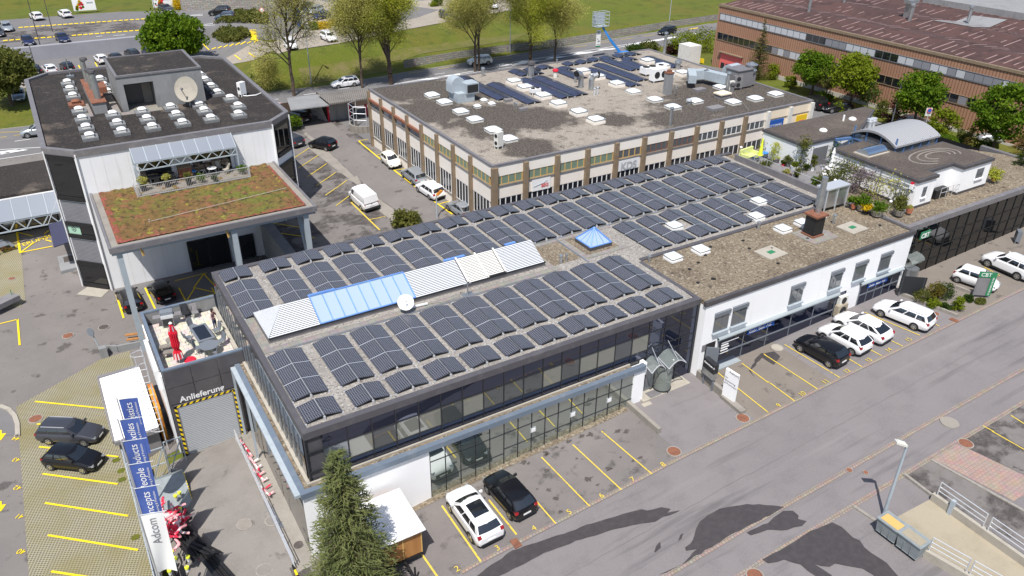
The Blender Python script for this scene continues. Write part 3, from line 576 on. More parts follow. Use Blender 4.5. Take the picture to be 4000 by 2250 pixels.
for k in range(19):
 x1,x0=cols[k],cols[k+1];ent=x0 > 23
 x0=max(x0,.06)
 rows=[(6.02,5.02),(5.02,3.68),(3.68,2.42 if ent else 3.03)]
 if ent:rows +=[(2.42,1.14),(1.14,.1)]
 for ri,(zt,zb) in enumerate(rows):
  if k==2 and ent and ri >=3:continue
  t=R_.uniform(-.004,.004)
  b=mbn
  one=ri==1 and not ent
  if one:b=MB()
  b.poly([(x0,-.01+t,zb),(x1,-.01-t,zb),(x1,-.01-t,zt),(x0,-.01+t,zt)])
  if one:bl=clear.get(k,1)==2;part('blind' if bl else 'window',b,M['glass_blind' if bl else 'glass_navy_clear'],ob)
 fr.box(x1-.03,x1+.03,-.05,.03,.1 if k < 4 else 3.03,6.02)
for z,xa in ((5.02,.06),(3.68,.06),(3.05,.06),(2.42,23.6),(1.14,23.6)):fr.box(xa,28.22,-.045,.03,z-.03,z+.03)
fr.box(.02,.1,-.05,.03,3.03,6.02);fr.box(28.16,28.36,-.06,.1,.1,6.02)
part('glazing',mbn,M['glass_navy'],ob);part('window_frame',fr,M['frame_dark'],ob)
mb=MB()
for i in range(14):mb.poly([(-.01,20.6-i*1.45,3.03),(-.01,20.6-(i+1)*1.45+.05,3.03),(-.01,20.6-(i+1)*1.45+.05,6.0),(-.01,20.6-i*1.45,6.0)])
part('side_glazing',mb,M['glass_side'],ob)
mb=MB();mb.box(-.75,23.3,-.78,-.42,2.68,3.04);mb.box(-.75,-.42,-.42,13.4,2.68,3.04);part('cornice',mb,M['cap_blue'],ob)
mb=MB();mb.box(-.42,22.4,-.42,.06,2.7,2.95);mb.box(-.42,.06,.06,13.4,2.7,2.95);part('ledge_gravel',mb,M['roof_beige'],ob)
mb=MB();mb.box(-.2,22.4,-.16,-.02,2.95,3.06);mb.box(-.2,0,0,13.4,2.95,3.06);part('flashing',mb,M['slab_pale'],ob)
mb=MB();mb.box(-.62,7.0,-.62,-.4,-2.6,2.68);part('wall',mb,M['white_wall'],ob)
mb=MB();mb.box(22.4,23.35,-.66,.02,-.3,2.68);mb.box(23.35,23.6,-.5,.02,2.0,3.0);part('pillar',mb,M['white_wall'],ob)
mb,fr=MB(),MB();n=15;w=(22.4-7.0)/n
for i in range(n):
 x0=7+i*w;zb=min(hgt(x0,-1),hgt(x0+w,-1))-.02
 for (zt,z_) in ((2.68,1.7),(1.7,.45 if x0 > 12 else .1),(.45 if x0 > 12 else .1,zb)):
  t=R_.uniform(-.003,.003)
  mb.poly([(x0,-.6+t,z_),(x0+w,-.6-t,z_),(x0+w,-.6-t,zt),(x0,-.6+t,zt)])
  fr.box(x0,x0+w,-.63,-.58,z_-.02,z_+.02)
 fr.box(x0-.025,x0+.025,-.63,-.56,zb,2.68)
part('glass_wall',mb,M['glass_green'],ob);part('glass_wall_frame',fr,M['frame_dark'],ob)
mb=MB()
for x in (8.1,11.2,14.3,17.4,20.4):
 if x > 14:mb.box(x-.2,x+.2,-.66,-.615,.95,1.3)
part('notice_frame',mb,M['alu'],ob)
mb=MB()
for x in (14.3,17.4,20.4):mb.box(x-.14,x+.14,-.675,-.655,1.0,1.25)
part('notice_paper',mb,M['white_plastic'],ob)
mb=MB()
for i in range(10):
 y0=-.5+i*1.38
 for zt,zb in ((2.68,.9),(.9,-.9),(-.9,-3.0)):t=R_.uniform(-.02,.02);mb.poly([(-.6+t,y0+1.36,zb),(-.6,y0,zb),(-.6,y0,zt),(-.6+t,y0+1.36,zt)])
part('side_glass_wall',mb,M['glass_side'],ob)
mb=MB()
for y,in ((13.1,),(9.5,)):mb.beam((-1.0,y,2.9),(-1.0,y,-2.9),.14)
mb.beam((-.9,13.3,2.86),(-.9,-.6,2.86),.3,.2);part('gantry_beam',mb,M['steel_paint'],ob)
mb=MB()
for y in [20.2-.9*i for i in range(22)]:mb.beam((-.05,y,3.2),(-.05,y-.1,5.6),.05)
part('side_mullion',mb,M['frame_grey'],ob)
def arch(x0,x1,z,dep,nm):
 mb,f=MB(),MB();n=8
 pr=lambda k:(x0+(x1-x0)*k/n,z+.45*sin(pi*k/n))
 for k in range(n):
  (a,za),(b,zb)=pr(k),pr(k+1);mb.poly([(a,-.05,za+.25),(b,-.05,zb+.25),(b,-dep,zb),(a,-dep,za)])
  f.beam((a,-dep,za),(b,-dep,zb),.06)
 f.beam((x0,-.05,z+.25),(x0,-dep,z),.05);f.beam((x1,-.05,z+.25),(x1,-dep,z),.05);f.beam(((x0+x1)/2,-.05,z+1.4),((x0+x1)/2,-dep,z+.45),.03)
 part(nm,mb,M['glass_canopy_clear'],ob);part(nm+'_frame',f,M['alu'],ob)
M['glass_canopy_clear']=mat('glass_canopy_clear',(.6,.68,.66),.08,alpha=.22)
arch(23.7,24.9,2.35,1.0,'entrance_canopy');arch(24.95,26.5,2.45,1.3,'entrance_canopy')
mb=MB();mb.lathe((25.4,-.35,.1),[(.62,0),(.62,2.2)],20);part('entrance_drum',mb,mat('drum_glass',(.5,.55,.5),.08,alpha=.35),ob)
mb=MB();mb.lathe((25.4,-.35,.05),[(.66,0),(.66,.18)],20);mb.lathe((25.4,-.35,2.25),[(.66,0),(.66,.08)],20);part('drum_ring',mb,M['frame_dark'],ob)
mb=MB();mb.box(24.0,24.75,-.06,-.02,.12,2.2);part('door',mb,M['glass_grey'],ob)
mb=MB();mb.box(26.15,26.55,-.09,-.06,1.35,2.0);part('notice_paper',mb,M['white_plastic'],ob)
mb=MB();mb.box(23.2,28.3,-1.0,0,-.25,.12);mb.box(23.0,28.2,-1.35,-1.0,-.25,-.02);part('entrance_step',mb,M['slab_pale'],ob)
mb=MB();mb.box(23.9,24.9,-.95,-.3,.12,.135);part('door_mat',mb,M['cap_mid'],ob)
rl=thing('rooflight','long pitched rooflight with blue frames and grey slatted shutters amid the solar panels','rooflight',(11,11,6.4))
yf,yb,yr,zr_,zb_=9.55,13.15,11.5,7.75,6.72
mb=MB();mb.box(1.0,21.7,yf+.03,yb-.03,6.3,zb_);part('base',mb,M['cap_mid'],rl)
def roofpt(x,t,lift=0):return (x,yf+(yr-yf)*t,zb_+(zr_-zb_)*t+lift)
def slats(x0,x1,m,nm,w=.5):
 mb=MB();n=17
 for i in range(n):
  t0,t1=i/n,(i+.58)/n
  a,b,c_,d=roofpt(x0,t0,.035),roofpt(x1,t0,.035),roofpt(x1,t1,.035),roofpt(x0,t1,.035)
  if x0 < 3:a=(1.05+1.45*t0,a[1],a[2]);d=(1.05+1.45*t1,d[1],d[2])
  mb.poly([a,b,c_,d]);
 part(nm,mb,M[m],rl)
g_=MB();g_.poly([roofpt(1.05,0),roofpt(21.6,0),roofpt(21.6,1),roofpt(2.5,1)]);g_.poly([roofpt(21.6,0),(21.6,yb,zb_),roofpt(21.6,1)]);part('underlay',g_,M['dark_gap'],rl)
slats(1.05,4.35,'shutter','shutter');slats(11.1,15.1,'shutter','shutter');slats(15.25,18.2,'shutter_white','shutter',.5);slats(18.35,21.6,'shutter','shutter')
mb=MB();mb.poly([roofpt(2.5,1,.02),(21.6,yr,zr_+.02),(21.6,yb,zb_),(1.05,yb,zb_)]);part('back_slope',mb,M['shutter'],rl)
mb=MB()
for i in range(24):
 t0=i/24;t1=(i+.7)/24;e=(1.0,yf+(yb-yf)*t0,zb_+.03);e2=(1.0,yf+(yb-yf)*t1,zb_+.03);mb.poly([e,roofpt(2.5,1,.04),e2])
part('shutter',mb,M['shutter'],rl)
mb=MB();f=MB()
for i in range(8):
 x0=4.4+i*.835;mb.poly([roofpt(x0,0,.03),roofpt(x0+.82,0,.03),roofpt(x0+.82,1,.03),roofpt(x0,1,.03)])
 f.beam(roofpt(x0,0,.05),roofpt(x0,1,.05),.07,.05)
f.beam(roofpt(11.08,0,.06),roofpt(11.08,1,.06),.09,.07);f.beam(roofpt(4.4,0,.04),roofpt(11.1,0,.04),.1,.08);f.beam(roofpt(4.4,1,.07),roofpt(11.1,1,.07),.1,.06)
for xa,xb in ((4.35,6.2),(14.3,16.0),(19.4,20.3)):f.beam((xa,yr+.1,zr_+.06),(xb,yr+.1,zr_+.06),.24,.08)
part('glazing',mb,M['glass_sky'],rl);part('frame',f,M['frame_blue'],rl)
mb=MB();mb.beam(roofpt(1.0,0,-.02),roofpt(21.7,0,-.02),.1,.1);mb.beam(roofpt(18.2,-.02,.1),roofpt(16.9,-.02,.1),.12,.12);part('gutter',mb,M['frame_dark'],rl)
mb=MB();mb.beam(roofpt(18.28,0,.13),roofpt(18.28,1,.13),.12,.05);mb.beam(roofpt(15.2,0,.13),roofpt(15.2,1,.13),.12,.05);mb.beam(roofpt(16.75,0,.13),roofpt(16.75,1,.13),.12,.05);part('shutter_rail',mb,M['shutter_white'],rl)
py_=thing('rooflight','small glass pyramid rooflight with bright blue ribs on the solar roof','rooflight',(27.1,10.9,6.4))
x0,x1,y0,y1=26.1,28.1,9.85,11.85;ap=V((27.1,10.85,7.75))
mb=MB();mb.box(x0-.05,x1+.05,y0-.05,y1+.05,6.3,6.62);part('base',mb,M['cap_dark'],py_)
mb,f=MB(),MB();C4=[V((x0,y0,6.64)),V((x1,y0,6.64)),V((x1,y1,6.64)),V((x0,y1,6.64))]
for i in range(4):
 a,b=C4[i],C4[(i+1) % 4];mb.poly([a,b,ap]);f.beam(a,ap,.12);f.beam(a,b,.1)
 for t in (.33,.67):f.beam(a.lerp(b,t),a.lerp(ap,.93).lerp(b.lerp(ap,.93),t),.05)
part('glazing',mb,M['glass_sky'],py_);part('frame',f,M['frame_blue'],py_)
db=thing('delivery_block','low dark panelled delivery block with hazard striped roller gate and a roof terrace','building',(-2.6,17,-3))
yF,yB,xL,xR=13.5,21.7,-5.2,-.02
mb=MB();mb.box(xL+.02,xR,yF+.02,yB,-5.2,2.96);part('wall',mb,M['panel_dark'],db)
mb=MB();mb.box(xL+.3,xR+.05,yF+.3,yB-.25,2.9,3.02);part('terrace_floor',mb,M['terr_slab'],db)
mb=MB();mb.box(xL,xR,yF,yF+.22,3.9,4.02);mb.box(xL,xL+.22,yF+.22,yB,3.9,4.02);mb.box(xL,xR,yB,yB+.22,3.9,4.02);part('parapet_cap',mb,M['cap_blue'],db)
mb=MB();mb.box(xL+.03,xR,yF+.03,yF+.2,2.9,3.9);mb.box(xL+.03,xL+.2,yF+.2,yB,2.9,3.9);mb.box(xL+.2,xR,yB+.02,yB+.2,2.9,3.9);part('parapet',mb,M['concrete_grey'],db)
mb=MB()
for x in (xL+.03,-3.45,-1.72):
 for z0,z1 in ((1.25,2.5),(2.55,3.88)):mb.box(x+.02,x+1.68,yF-.03,yF,z0,z1)
part('cladding',mb,M['panel_dark'],db)
mb=MB()
for i in range(29):z=-3.3+i*.145;mb.box(-4.75,-1.25,yF-.04,yF,z,z+.1)
part('roller_gate',mb,mat('gate_grey',(.42,.44,.46),.5),db);mb=MB();mb.box(-4.75,-1.25,yF-.015,yF,-3.3,.9);part('gate_shadow_gap',mb,M['frame_grey'],db)
mb,mk_=MB(),MB();k=0
def haz(p,q,w=.16):
 p,q=V(p),V(q);n=int((q-p).length/.2);d=(q-p)/n;ax=d.normalized();sd=V((0,-1,0)).cross(ax)*w/2;sh=ax*.07
 for i in range(n):
  b=mb if i % 2 else mk_;a,c_=p+d*i,p+d*(i+1);y=V((0,-.012,0))
  b.poly([a-sd-sh+y,c_-sd-sh+y,c_+sd+sh+y,a+sd+sh+y])
haz((-4.92,yF-.05,-3.2),(-4.92,yF-.05,1.05));haz((-1.08,yF-.05,-3.2),(-1.08,yF-.05,1.05));haz((-5,yF-.05,1.02),(-1.0,yF-.05,1.02))
gf=MB();gf.box(-5.0,-4.75,yF-.045,yF,-3.3,1.12);gf.box(-1.25,-1.0,yF-.045,yF,-3.3,1.12);gf.box(-4.75,-1.25,yF-.045,yF,.85,1.12);part('gate_frame',gf,M['cap_mid'],db)
part('hazard_stripe',mb,M['yellow'],db);part('hazard_stripe',mk_,M['black'],db)
text('Anlieferung',.62,(-4.55,yF-.05,1.28),(1,0,0),(0,0,1),M['white_plastic'],db,bold=.012)
mb=MB();mb.box(-5.3,-5.22,13.7,21,-3,3.5);mb.box(-5.55,-5.3,14.2,18.5,2.2,3.7);part('side_panel',mb,M['white_plastic'],db)
mb=MB()
for y in (15.6,16.2):mb.tube((-5.9,y,-4.9),(-5.9,y,4.6),.035)
for i in range(28):mb.tube((-5.9,15.6,-4.6+i*.33),(-5.9,16.2,-4.6+i*.33),.02,n=5)
for i in range(7):
 z=-2+i*1.05;P=[(-5.9-.75*sin(pi*k/8)*1.0,15.9-.42*cos(pi*k/8),z) for k in range(9)];mb.path(P,.022,5)
for k in (2,4,6):x,y=-5.9-.75*sin(pi*k/8),15.9-.42*cos(pi*k/8);mb.tube((x,y,-2),(x,y,4.3),.018,n=5)
part('cage_ladder',mb,M['alu'],db)
wb=thing('shop_building','white rendered shop building with pale brown gravel roof and small blind topped windows','building',(40,3,0))
mb=MB();mb.prism([(28.5,-.45),(51.4,-.45),(51.4,6.6),(28.5,6.6)],5.9,6.3);part('roof',mb,M['roof_beige'],wb)
mb=MB();mb.box(28.3,51.6,-.68,-.42,6.05,6.42);mb.box(51.3,51.6,-.42,6.5,6.05,6.38);part('parapet',mb,M['cap_dark'],wb)
mb=MB();mb.box(28.42,51.5,-.6,6.5,-.5,6.05,skip='t');part('wall',mb,M['white_wall'],wb)
wx=[gy(2,2,2045,250,-.6),gy(2,2,2230,170,-.6),gy(3,1,245,1400,-.6),gy(3,1,650,1250,-.6),gy(3,1,895,1170,-.6),gy(3,1,1150,1080,-.6)]
ZW=gy(2,2,2040,185,-.6).z;print('win',[(round(p.x,2),round(p.z,2)) for p in wx],ZW)
for p in wx:
 x=p.x;w_=1.45;mb=MB()
 mb.box(x,x+w_,-.63,-.59,3.55,5.2);wf=part('window',mb,M['frame_grey'],wb)
 mb=MB();mb.box(x+.08,x+w_/2-.03,-.66,-.632,3.63,4.85);mb.box(x+w_/2+.03,x+w_-.08,-.66,-.632,3.63,4.85);part('pane',mb,M['glass_grey'],wf)
 mb=MB();mb.box(x-.03,x+w_+.03,-.74,-.59,4.9,5.2);part('blind_box',mb,M['frame_grey'],wf)
 mb=MB();mb.box(x-.06,x+w_+.06,-.82,-.59,3.45,3.55);part('sill',mb,M['steel_paint'],wf)
for (xa,xb,z0,z1) in ((30.2,42.9,.45,2.75),(45.9,51.0,.85,2.85)):
 mb=MB();mb.box(xa,xb,-.64,-.59,z0,z1);sf=part('shop_window',mb,M['glass_navy'],wb)
 f=MB();k=xa
 while k < xb+.1:f.box(k-.03,k+.03,-.68,-.6,z0,z1);k +=(xb-xa)/5
 f.box(xa,xb,-.69,-.6,z0+.95,z0+1.05);part('frame',f,M['frame_grey'],sf)
 mb=MB();mb.tube((xa-.2,-.78,z1+.14),(xb+.15,-.78,z1+.14),.12,n=10);mb.box(xa-.2,xb+.15,-.78,-.6,z1+.06,z1+.25);part('awning',mb,M['awning_grey'],sf)
 mb=MB();mb.box(xa,xb+.1,-1.05,-.62,z0-.25,z0-.1);mb.box(xa,xb,-1.0,-.9,z0-.7,z0-.25);part('sill',mb,M['awning_grey'],sf)
text('Gebr. Baur AG',.38,(33.2,-.72,2.35),(1,0,0),(0,0,1),M['white_plastic'],wb);mb=MB();mb.box(33.1,35.9,-.7,-.65,2.25,2.75);part('shop_sign',mb,M['blue_sign'],wb)
text('Gebr. Baur AG',.34,(46.9,-.72,2.4),(1,0,0),(0,0,1),M['white_plastic'],wb);mb=MB();mb.box(46.8,49.3,-.7,-.65,2.3,2.75);part('shop_sign',mb,M['blue_sign'],wb)
mb=MB()
for i in range(5):mb.box(30.5,31.3-.1*(i % 2)+(.9 if i==0 else 0),-.7,-.66,2.3-i*.22,2.38-i*.22)
part('window_lettering',mb,M['white_plastic'],wb)
mb=MB();mb.box(28.95,29.9,-.62,-.4,.1,2.75);part('doorway',mb,M['dark_int'],wb);mb=MB();mb.obox((29.35,-.95,1.35),(.35,-.28,0),(.02,.03,0),(0,0,1.2));part('door',mb,M['frame_grey'],wb,'grey glazed door standing open')
mb=MB();mb.box(43.0,44.1,-.66,-.59,.55,2.85);part('door',mb,M['glass_navy'],wb)
mb=MB();mb.box(28.6,28.95,-.63,-.6,2.2,2.75);part('wall_vent',mb,M['slab_grey'],wb)
gb=thing('glass_building','two storey black mirrored glass building with brown gravel roof beyond the white shop','building',(60,9,0))
mb=MB();mb.prism([(51.7,.45),(76.5,.45),(76.5,6.5),(72,14),(60,20.5),(50.9,20.5),(50.9,6.95)],5.9,6.25);part('roof',mb,M['roof_beige'],gb)
mb=MB();mb.box(51.6,77,-.05,.42,5.95,6.42);mb.box(51.6,52.0,.42,6.4,5.95,6.4);mb.box(76.5,77,.42,9,5.95,6.42);mb.box(50.6,50.95,8.3,19,6.2,6.95);part('parapet',mb,M['cap_mid'],gb)
mb=MB();mb.box(51.65,76.9,.12,20,0,5.95,skip='t');part('wall',mb,M['black'],gb)
mb,f=MB(),MB()
for i in range(17):
 x0=51.7+i*1.48
 for zt,zb in ((5.9,4.4),(4.4,3.3),(3.3,2.2),(2.2,1.0)):t=R_.uniform(-.004,.004);mb.poly([(x0,.1+t,zb),(x0+1.46,.1-t,zb),(x0+1.46,.1-t,zt),(x0,.1+t,zt)])
 f.box(x0-.025,x0+.025,.04,.12,1,5.9)
for z in (4.4,3.3,2.2):f.box(51.7,76.8,.05,.12,z-.025,z+.025)
part('glazing',mb,M['glass_black'],gb);part('window_frame',f,M['black'],gb)
mb=MB();mb.box(53.5,54.8,-.12,-.05,4.85,5.5);part('sign_board',mb,M['green_sign'],gb);text('CBT',.6,(53.58,-.13,4.93),(1,0,0),(0,0,1),M['white_plastic'],gb,bold=.015)
mb=MB()
for k in range(6):
 a,b=pi*k/6,pi*(k+1)/6;mb.poly([(52.2,.1-.9*sin(a),3.1-.9*cos(a)*.5),(54.0,.1-.9*sin(a),3.1-.9*cos(a)*.5),(54.0,.1-.9*sin(b),3.1-.9*cos(b)*.5),(52.2,.1-.9*sin(b),3.1-.9*cos(b)*.5)])
part('entrance_canopy',mb,M['glass_canopy_clear'],gb)
mb=MB();mb.lathe((52.7,-.6,.9),[(.6,0),(.6,1.7)],16);part('entrance_drum',mb,M['drum_glass'] if 'drum_glass' in M else M['metal'],gb)
mb=MB();mb.prism([(50.95,8.3),(59.6,8.3),(59.6,13.6),(56,13.6),(53.9,18.6),(50.95,18.9)],6.24,6.5);part('terrace_floor',mb,M['slab_grey'],gb)
mb=MB()
for i in range(7):y=18.4-i*1.6;mb.tube((51.0,y,6.5),(51.0,y,7.5),.025)
mb.tube((51.0,18.4,7.5),(51.0,8.6,7.5),.02);part('railing',mb,M['alu'],gb)
ph=thing('penthouse','white penthouse with stepped dark edged brown roof standing on the black glass building','building',(60,8,6.3))
PH=[(55.3,2.45),(58.0,2.45),(58.0,3.5),(61.9,3.5),(61.9,2.45),(66.4,2.45),(66.4,7.5),(59.8,7.5),(59.8,11.5),(55.5,11.5)]
mb=MB();mb.prism(PH,6.2,8.75);part('wall',mb,M['white_wall'],ph)
def off(P,d):
 n=len(P);R=[]
 for i in range(n):
  a,b,c_=V(P[i-1]),V(P[i]),V(P[(i+1) % n]);e0=(b-a).normalized();e1=(c_-b).normalized();n0=V((e0.y,-e0.x));n1=V((e1.y,-e1.x));R.append(b+(n0+n1)*d/(1+n0.dot(n1)))
 return [(p.x,p.y) for p in R]
mb=MB();mb.prism(off(PH,.12),8.75,9.02);part('roof_edge',mb,M['cap_dark'],ph);mb=MB();mb.prism(off(PH,-.12),8.8,9.05);part('roof',mb,M['roof_brown'],ph)
R_=random.Random(2);mb=MB()
for k in range(6):
 cx=62+k*.1;rx=3.2-k*.42;ry=1.5-k*.2
 for t in range(26):
  a0,a1=2*pi*t/34-.6,2*pi*(t+1)/34-.6
  p,q=(cx+rx*cos(a0),5.4+ry*sin(a0),9.055),(cx+rx*cos(a1),5.4+ry*sin(a1),9.055)
  if k % 2==0:mb.beam(p,q,.16,.012)
part('roof_track',mb,M['slab'],ph)
mb=MB();mb.prism(off(PH,.02),6.2,6.5);part('plinth',mb,M['cap_dark'],ph)
for x,z0,z1,w_ in ((56.35,7.2,8.15,.55),(64.3,7.35,8.3,1.1)):
 mb=MB();mb.box(x,x+w_,2.42,2.46,z0,z1);wf=part('window',mb,M['frame_grey'],ph);mb=MB();mb.box(x+.08,x+w_-.08,2.4,2.415,z0+.08,z1-.05);part('pane',mb,M['glass_grey'],wf);mb=MB();mb.box(x-.08,x+w_+.08,2.3,2.46,z0-.12,z0);part('sill',mb,M['white_wall'],wf)
mb=MB();mb.box(58.3,59.5,3.46,3.51,6.5,8.3);wf=part('terrace_door',mb,M['frame_grey'],ph);mb=MB();mb.box(58.38,58.9,3.43,3.455,6.55,7.9);mb.box(58.95,59.42,3.43,3.455,6.55,7.9);part('pane',mb,M['glass_grey'],wf)
mb=MB()
for y in (4.2,6.0,7.8,9.6,11.2):mb.box(55.26,55.3,y-.03,y+.03,6.5,8.7);mb.beam((55.28,y,8.2),(54.2,y,8.2),.06)
for z in (7.9,8.3):mb.beam((55.26,2.6,z),(55.26,11.4,z),.05)
mb.beam((54.2,3.2,8.2),(54.2,11.4,8.2),.06);mb.beam((54.2,3.2,6.3),(54.2,3.2,8.2),.06);mb.beam((54.2,7.5,6.3),(54.2,7.5,8.2),.06);part('trellis',mb,M['frame_blue' if 0 else 'frame_grey'],ph)
mb=MB();mb.box(55.0,55.25,2.7,2.95,8.1,8.55);part('alarm_box',mb,M['white_plastic'],ph);mb=MB();mb.box(55.02,55.23,2.72,2.93,8.55,8.72);part('alarm_lamp',mb,M['red'],ph)
mb=MB();k=9
for i in range(k):
 a,b=pi*i/k,pi*(i+1)/k;mb.poly([(56.2,8.9-.7*cos(a),9.1+.55*sin(a)),(58.9,8.9-.7*cos(a),9.1+.55*sin(a)),(58.9,8.9-.7*cos(b),9.1+.55*sin(b)),(56.2,8.9-.7*cos(b),9.1+.55*sin(b))][::-1])
for x in (56.2,58.9):mb.poly([(x,8.9-.7*cos(pi*i/k),9.1+.55*sin(pi*i/k)) for i in range(k+1)])
part('barrel_rooflight',mb,M['glass_canopy'],ph)
mb=MB();mb.box(56.0,59.1,8.05,9.75,9.02,9.14);part('rooflight_kerb',mb,M['slab_pale'],ph)
uw=thing('roof_wing','low white roof wing with dark edged brown flat roof behind the leafy terrace','building',(60,16,6.3))
UP=[(53.6,13.6),(59.4,13.5),(60.6,12.9),(69.3,17.5),(69.3,18.6),(53.7,18.6)]
mb=MB();mb.prism(UP,6.2,8.9);part('wall',mb,M['white_panel'],uw);mb=MB();mb.prism(off(UP,.1),8.9,9.14);part('roof_edge',mb,M['cap_dark'],uw);mb=MB();mb.prism(off(UP,-.1),8.95,9.18);part('roof',mb,M['roof_brown'],uw)
mb=MB();mb.box(55.3,57.4,13.5,13.58,6.5,8.4);part('shutter',mb,mat('shutter_stripe',(.24,.25,.27),.5,stripe=((0,0,1),.09,(.05,.05,.055),.4)),uw)
for x,y in ((58.4,15.2),(64.1,16.2)):mb=MB();mb.lathe((x,y,9.15),[(.4,0),(.4,.12),(.33,.22),(.18,.3),(.02,.33)],14);part('dome',mb,M['white_plastic'],uw,smooth=True)
mb=MB();mb.tube((62.9,16.4,9.1),(62.9,16.4,9.8),.1);part('vent_pipe',mb,M['white_plastic'],uw)
vr=thing('curved_roof','curved ribbed grey metal roof over blue framed glazing between the flat roofs','roof',(63,10.5,8.9))
mb=MB();n=12;xa,xb=59.7,66.6
def vp(k):t=k/n;return (8.0+5.0*t,9.35+1.25*sin(pi*(.12+.76*t))-.3)
for k in range(n):
 (y0,z0),(y1,z1)=vp(k),vp(k+1);mb.poly([(xa,y0,z0),(xb,y0,z0),(xb,y1,z1),(xa,y1,z1)]);mb.poly([(xa,y0,z0-.2),(xa,y0,z0),(xa,y1,z1),(xa,y1,z1-.2)])
y0,z0=vp(0);mb.poly([(xa,y0,z0-.18),(xb,y0,z0-.18),(xb,y0,z0),(xa,y0,z0)])
part('roof_sheet',mb,mat('ribbed_roof',(.44,.44,.45),.5,.3,stripe=((1,0,0),.3,(.3,.3,.31),.25)),vr)
mb=MB();mb.box(xa+.3,xb-.15,8.2,12.7,6.3,9.5);part('glazing',mb,M['glass_grey'],vr)
mb=MB()
for i in range(6):x=xa+.3+i*(xb-xa-.5)/5;mb.box(x-.05,x+.05,8.1,8.22,6.3,9.6)
for y in (8.2,9.8,11.4,12.8):mb.box(xa+.22,xa+.34,y-.06,y+.06,6.3,10.2)
mb.beam((xa+.3,8.2,8.9),(xa+.3,12.8,8.9),.14);mb.beam((58,13.3,8.9),(59.8,12.9,8.9),.25);mb.beam((58.2,13.3,6.4),(58.2,13.3,8.9),.14);mb.beam((59.6,12.9,6.4),(59.6,12.9,8.9),.14);part('frame',mb,mat('frame_steelblue',(.09,.17,.34),.5),vr)
kb=thing('workshop_building','cream two storey workshop with brown concrete posts and a mottled gravel roof','building',(50,44,0))
X0,X1,Y0,Y1=27.85,72.9,28.2,59.05
mb=MB();mb.prism([(X0+.2,Y0+.2),(X1-.2,Y0+.2),(X1-.2,Y1-.2),(X0+.2,Y1-.2)],6.4,6.86);part('roof',mb,M['roof_mixed'],kb)
mb=MB();mb.box(X0+.2,41,47.5,Y1-.25,6.5,6.875);mb.box(50.5,X1-.25,Y0+.25,36.5,6.5,6.875)
mb=MB();0 and mb.prism([(28.2,44.5),(34,46),(37.5,52),(37,58.7),(28.2,58.7)],6.5,6.872);
mb=MB();mb.box(X0-.05,X1+.05,Y0-.08,Y0+.25,6.82,6.97);mb.box(X0-.08,X0+.25,Y0+.25,Y1-.25,6.82,6.97);mb.box(X0-.05,X1+.05,Y1-.25,Y1+.08,6.82,6.97);mb.box(X1-.25,X1+.08,Y0+.25,Y1-.25,6.82,6.97);part('roof_edge',mb,M['cap_mid'],kb)
mb=MB();mb.box(X0+.3,X1-.1,Y0+.3,Y1-.1,-1.5,6.6,skip='t');part('inner_wall',mb,M['dark_int'],kb)
mb=MB();WF=68.6
mb.box(X0,WF-3.7,Y0,Y0+.3,5.72,6.82);mb.box(X0,WF-3.7,Y0,Y0+.3,3.4,4.72);mb.box(X0,WF-3.7,Y0,Y0+.3,.2,.9)
mb.box(X0,X0+.3,Y0+.3,Y1,5.72,6.82);mb.box(X0,X0+.3,Y0+.3,Y1,3.1,4.72);mb.box(X0,X0+.3,Y0+.3,Y1,-1.2,.85);mb.box(X1-.1,X1,Y0,Y1,-.5,6.82);part('wall',mb,M['cream'],kb)
mb=MB();mb.box(X0-.06,WF-3.7,Y0-.1,Y0,4.68,4.8);mb.box(X0-.1,X0,Y0,Y1,4.68,4.8);mb.box(X0-.1,X0,Y0,Y1,.8,.9);part('sill',mb,M['slab'],kb)
mb=MB();mb.box(WF-3.7,X1,Y0,Y0+.3,3.2,6.82);part('wall',mb,M['cream_warm'],kb);mb=MB();mb.box(WF-3.7,X1,Y0-.05,Y0,5.55,5.68);mb.box(WF-3.7,X1,Y0-.05,Y0,3.9,4.0);part('wall_band',mb,M['slab'],kb)
for i in range(13):
 x=X0+3.738*i
 mb=MB();mb.box(x-.24 if i else X0-.14,x+.24 if i else X0+.5,Y0-.34,Y0+.02,-1,6.72);part('post',mb,M['brown_post' if i < 10 else 'white_dirty'],kb)
for i in range(1,9):
 y=Y0+.3+3.8*i;mb=MB();mb.box(X0-.3,X0+.02,y-.2,y+.2,-1.2,6.68);part('post',mb,M['brown_post'],kb)
def winrow(a,b,z0,z1,n,side,gm,fm,ms=()):
 G_,F_,S_=MB(),MB(),MB()
 for i in range(n):
  u0=a+(b-a)*i/n;u1=a+(b-a)*(i+1)/n
  q=(G_ if i not in ms else S_)
  if side=='s':q.box(u0+.05,u1-.05,Y0+.05,Y0+.14,z0+.05,z1-.05);F_.box(u0-.05,u0+.05,Y0+.02,Y0+.16,z0,z1)
  else:q.box(X0+.05,X0+.14,u0+.05,u1-.05,z0+.05,z1-.05);F_.box(X0+.02,X0+.16,u0-.05,u0+.05,z0,z1)
 if side=='s':F_.box(b-.05,b+.05,Y0+.02,Y0+.16,z0,z1);F_.box(a,b,Y0+.03,Y0+.15,z0,z0+.06);F_.box(a,b,Y0+.03,Y0+.15,z1-.06,z1)
 else:F_.box(X0+.02,X0+.16,b-.05,b+.05,z0,z1);F_.box(X0+.03,X0+.15,a,b,z0,z0+.06);F_.box(X0+.03,X0+.15,a,b,z1-.06,z1)
 w=part('window',F_,M[fm],kb);part('pane',G_,M[gm],w)
 if S_.f:part('blind',S_,M['blind_white'],w)
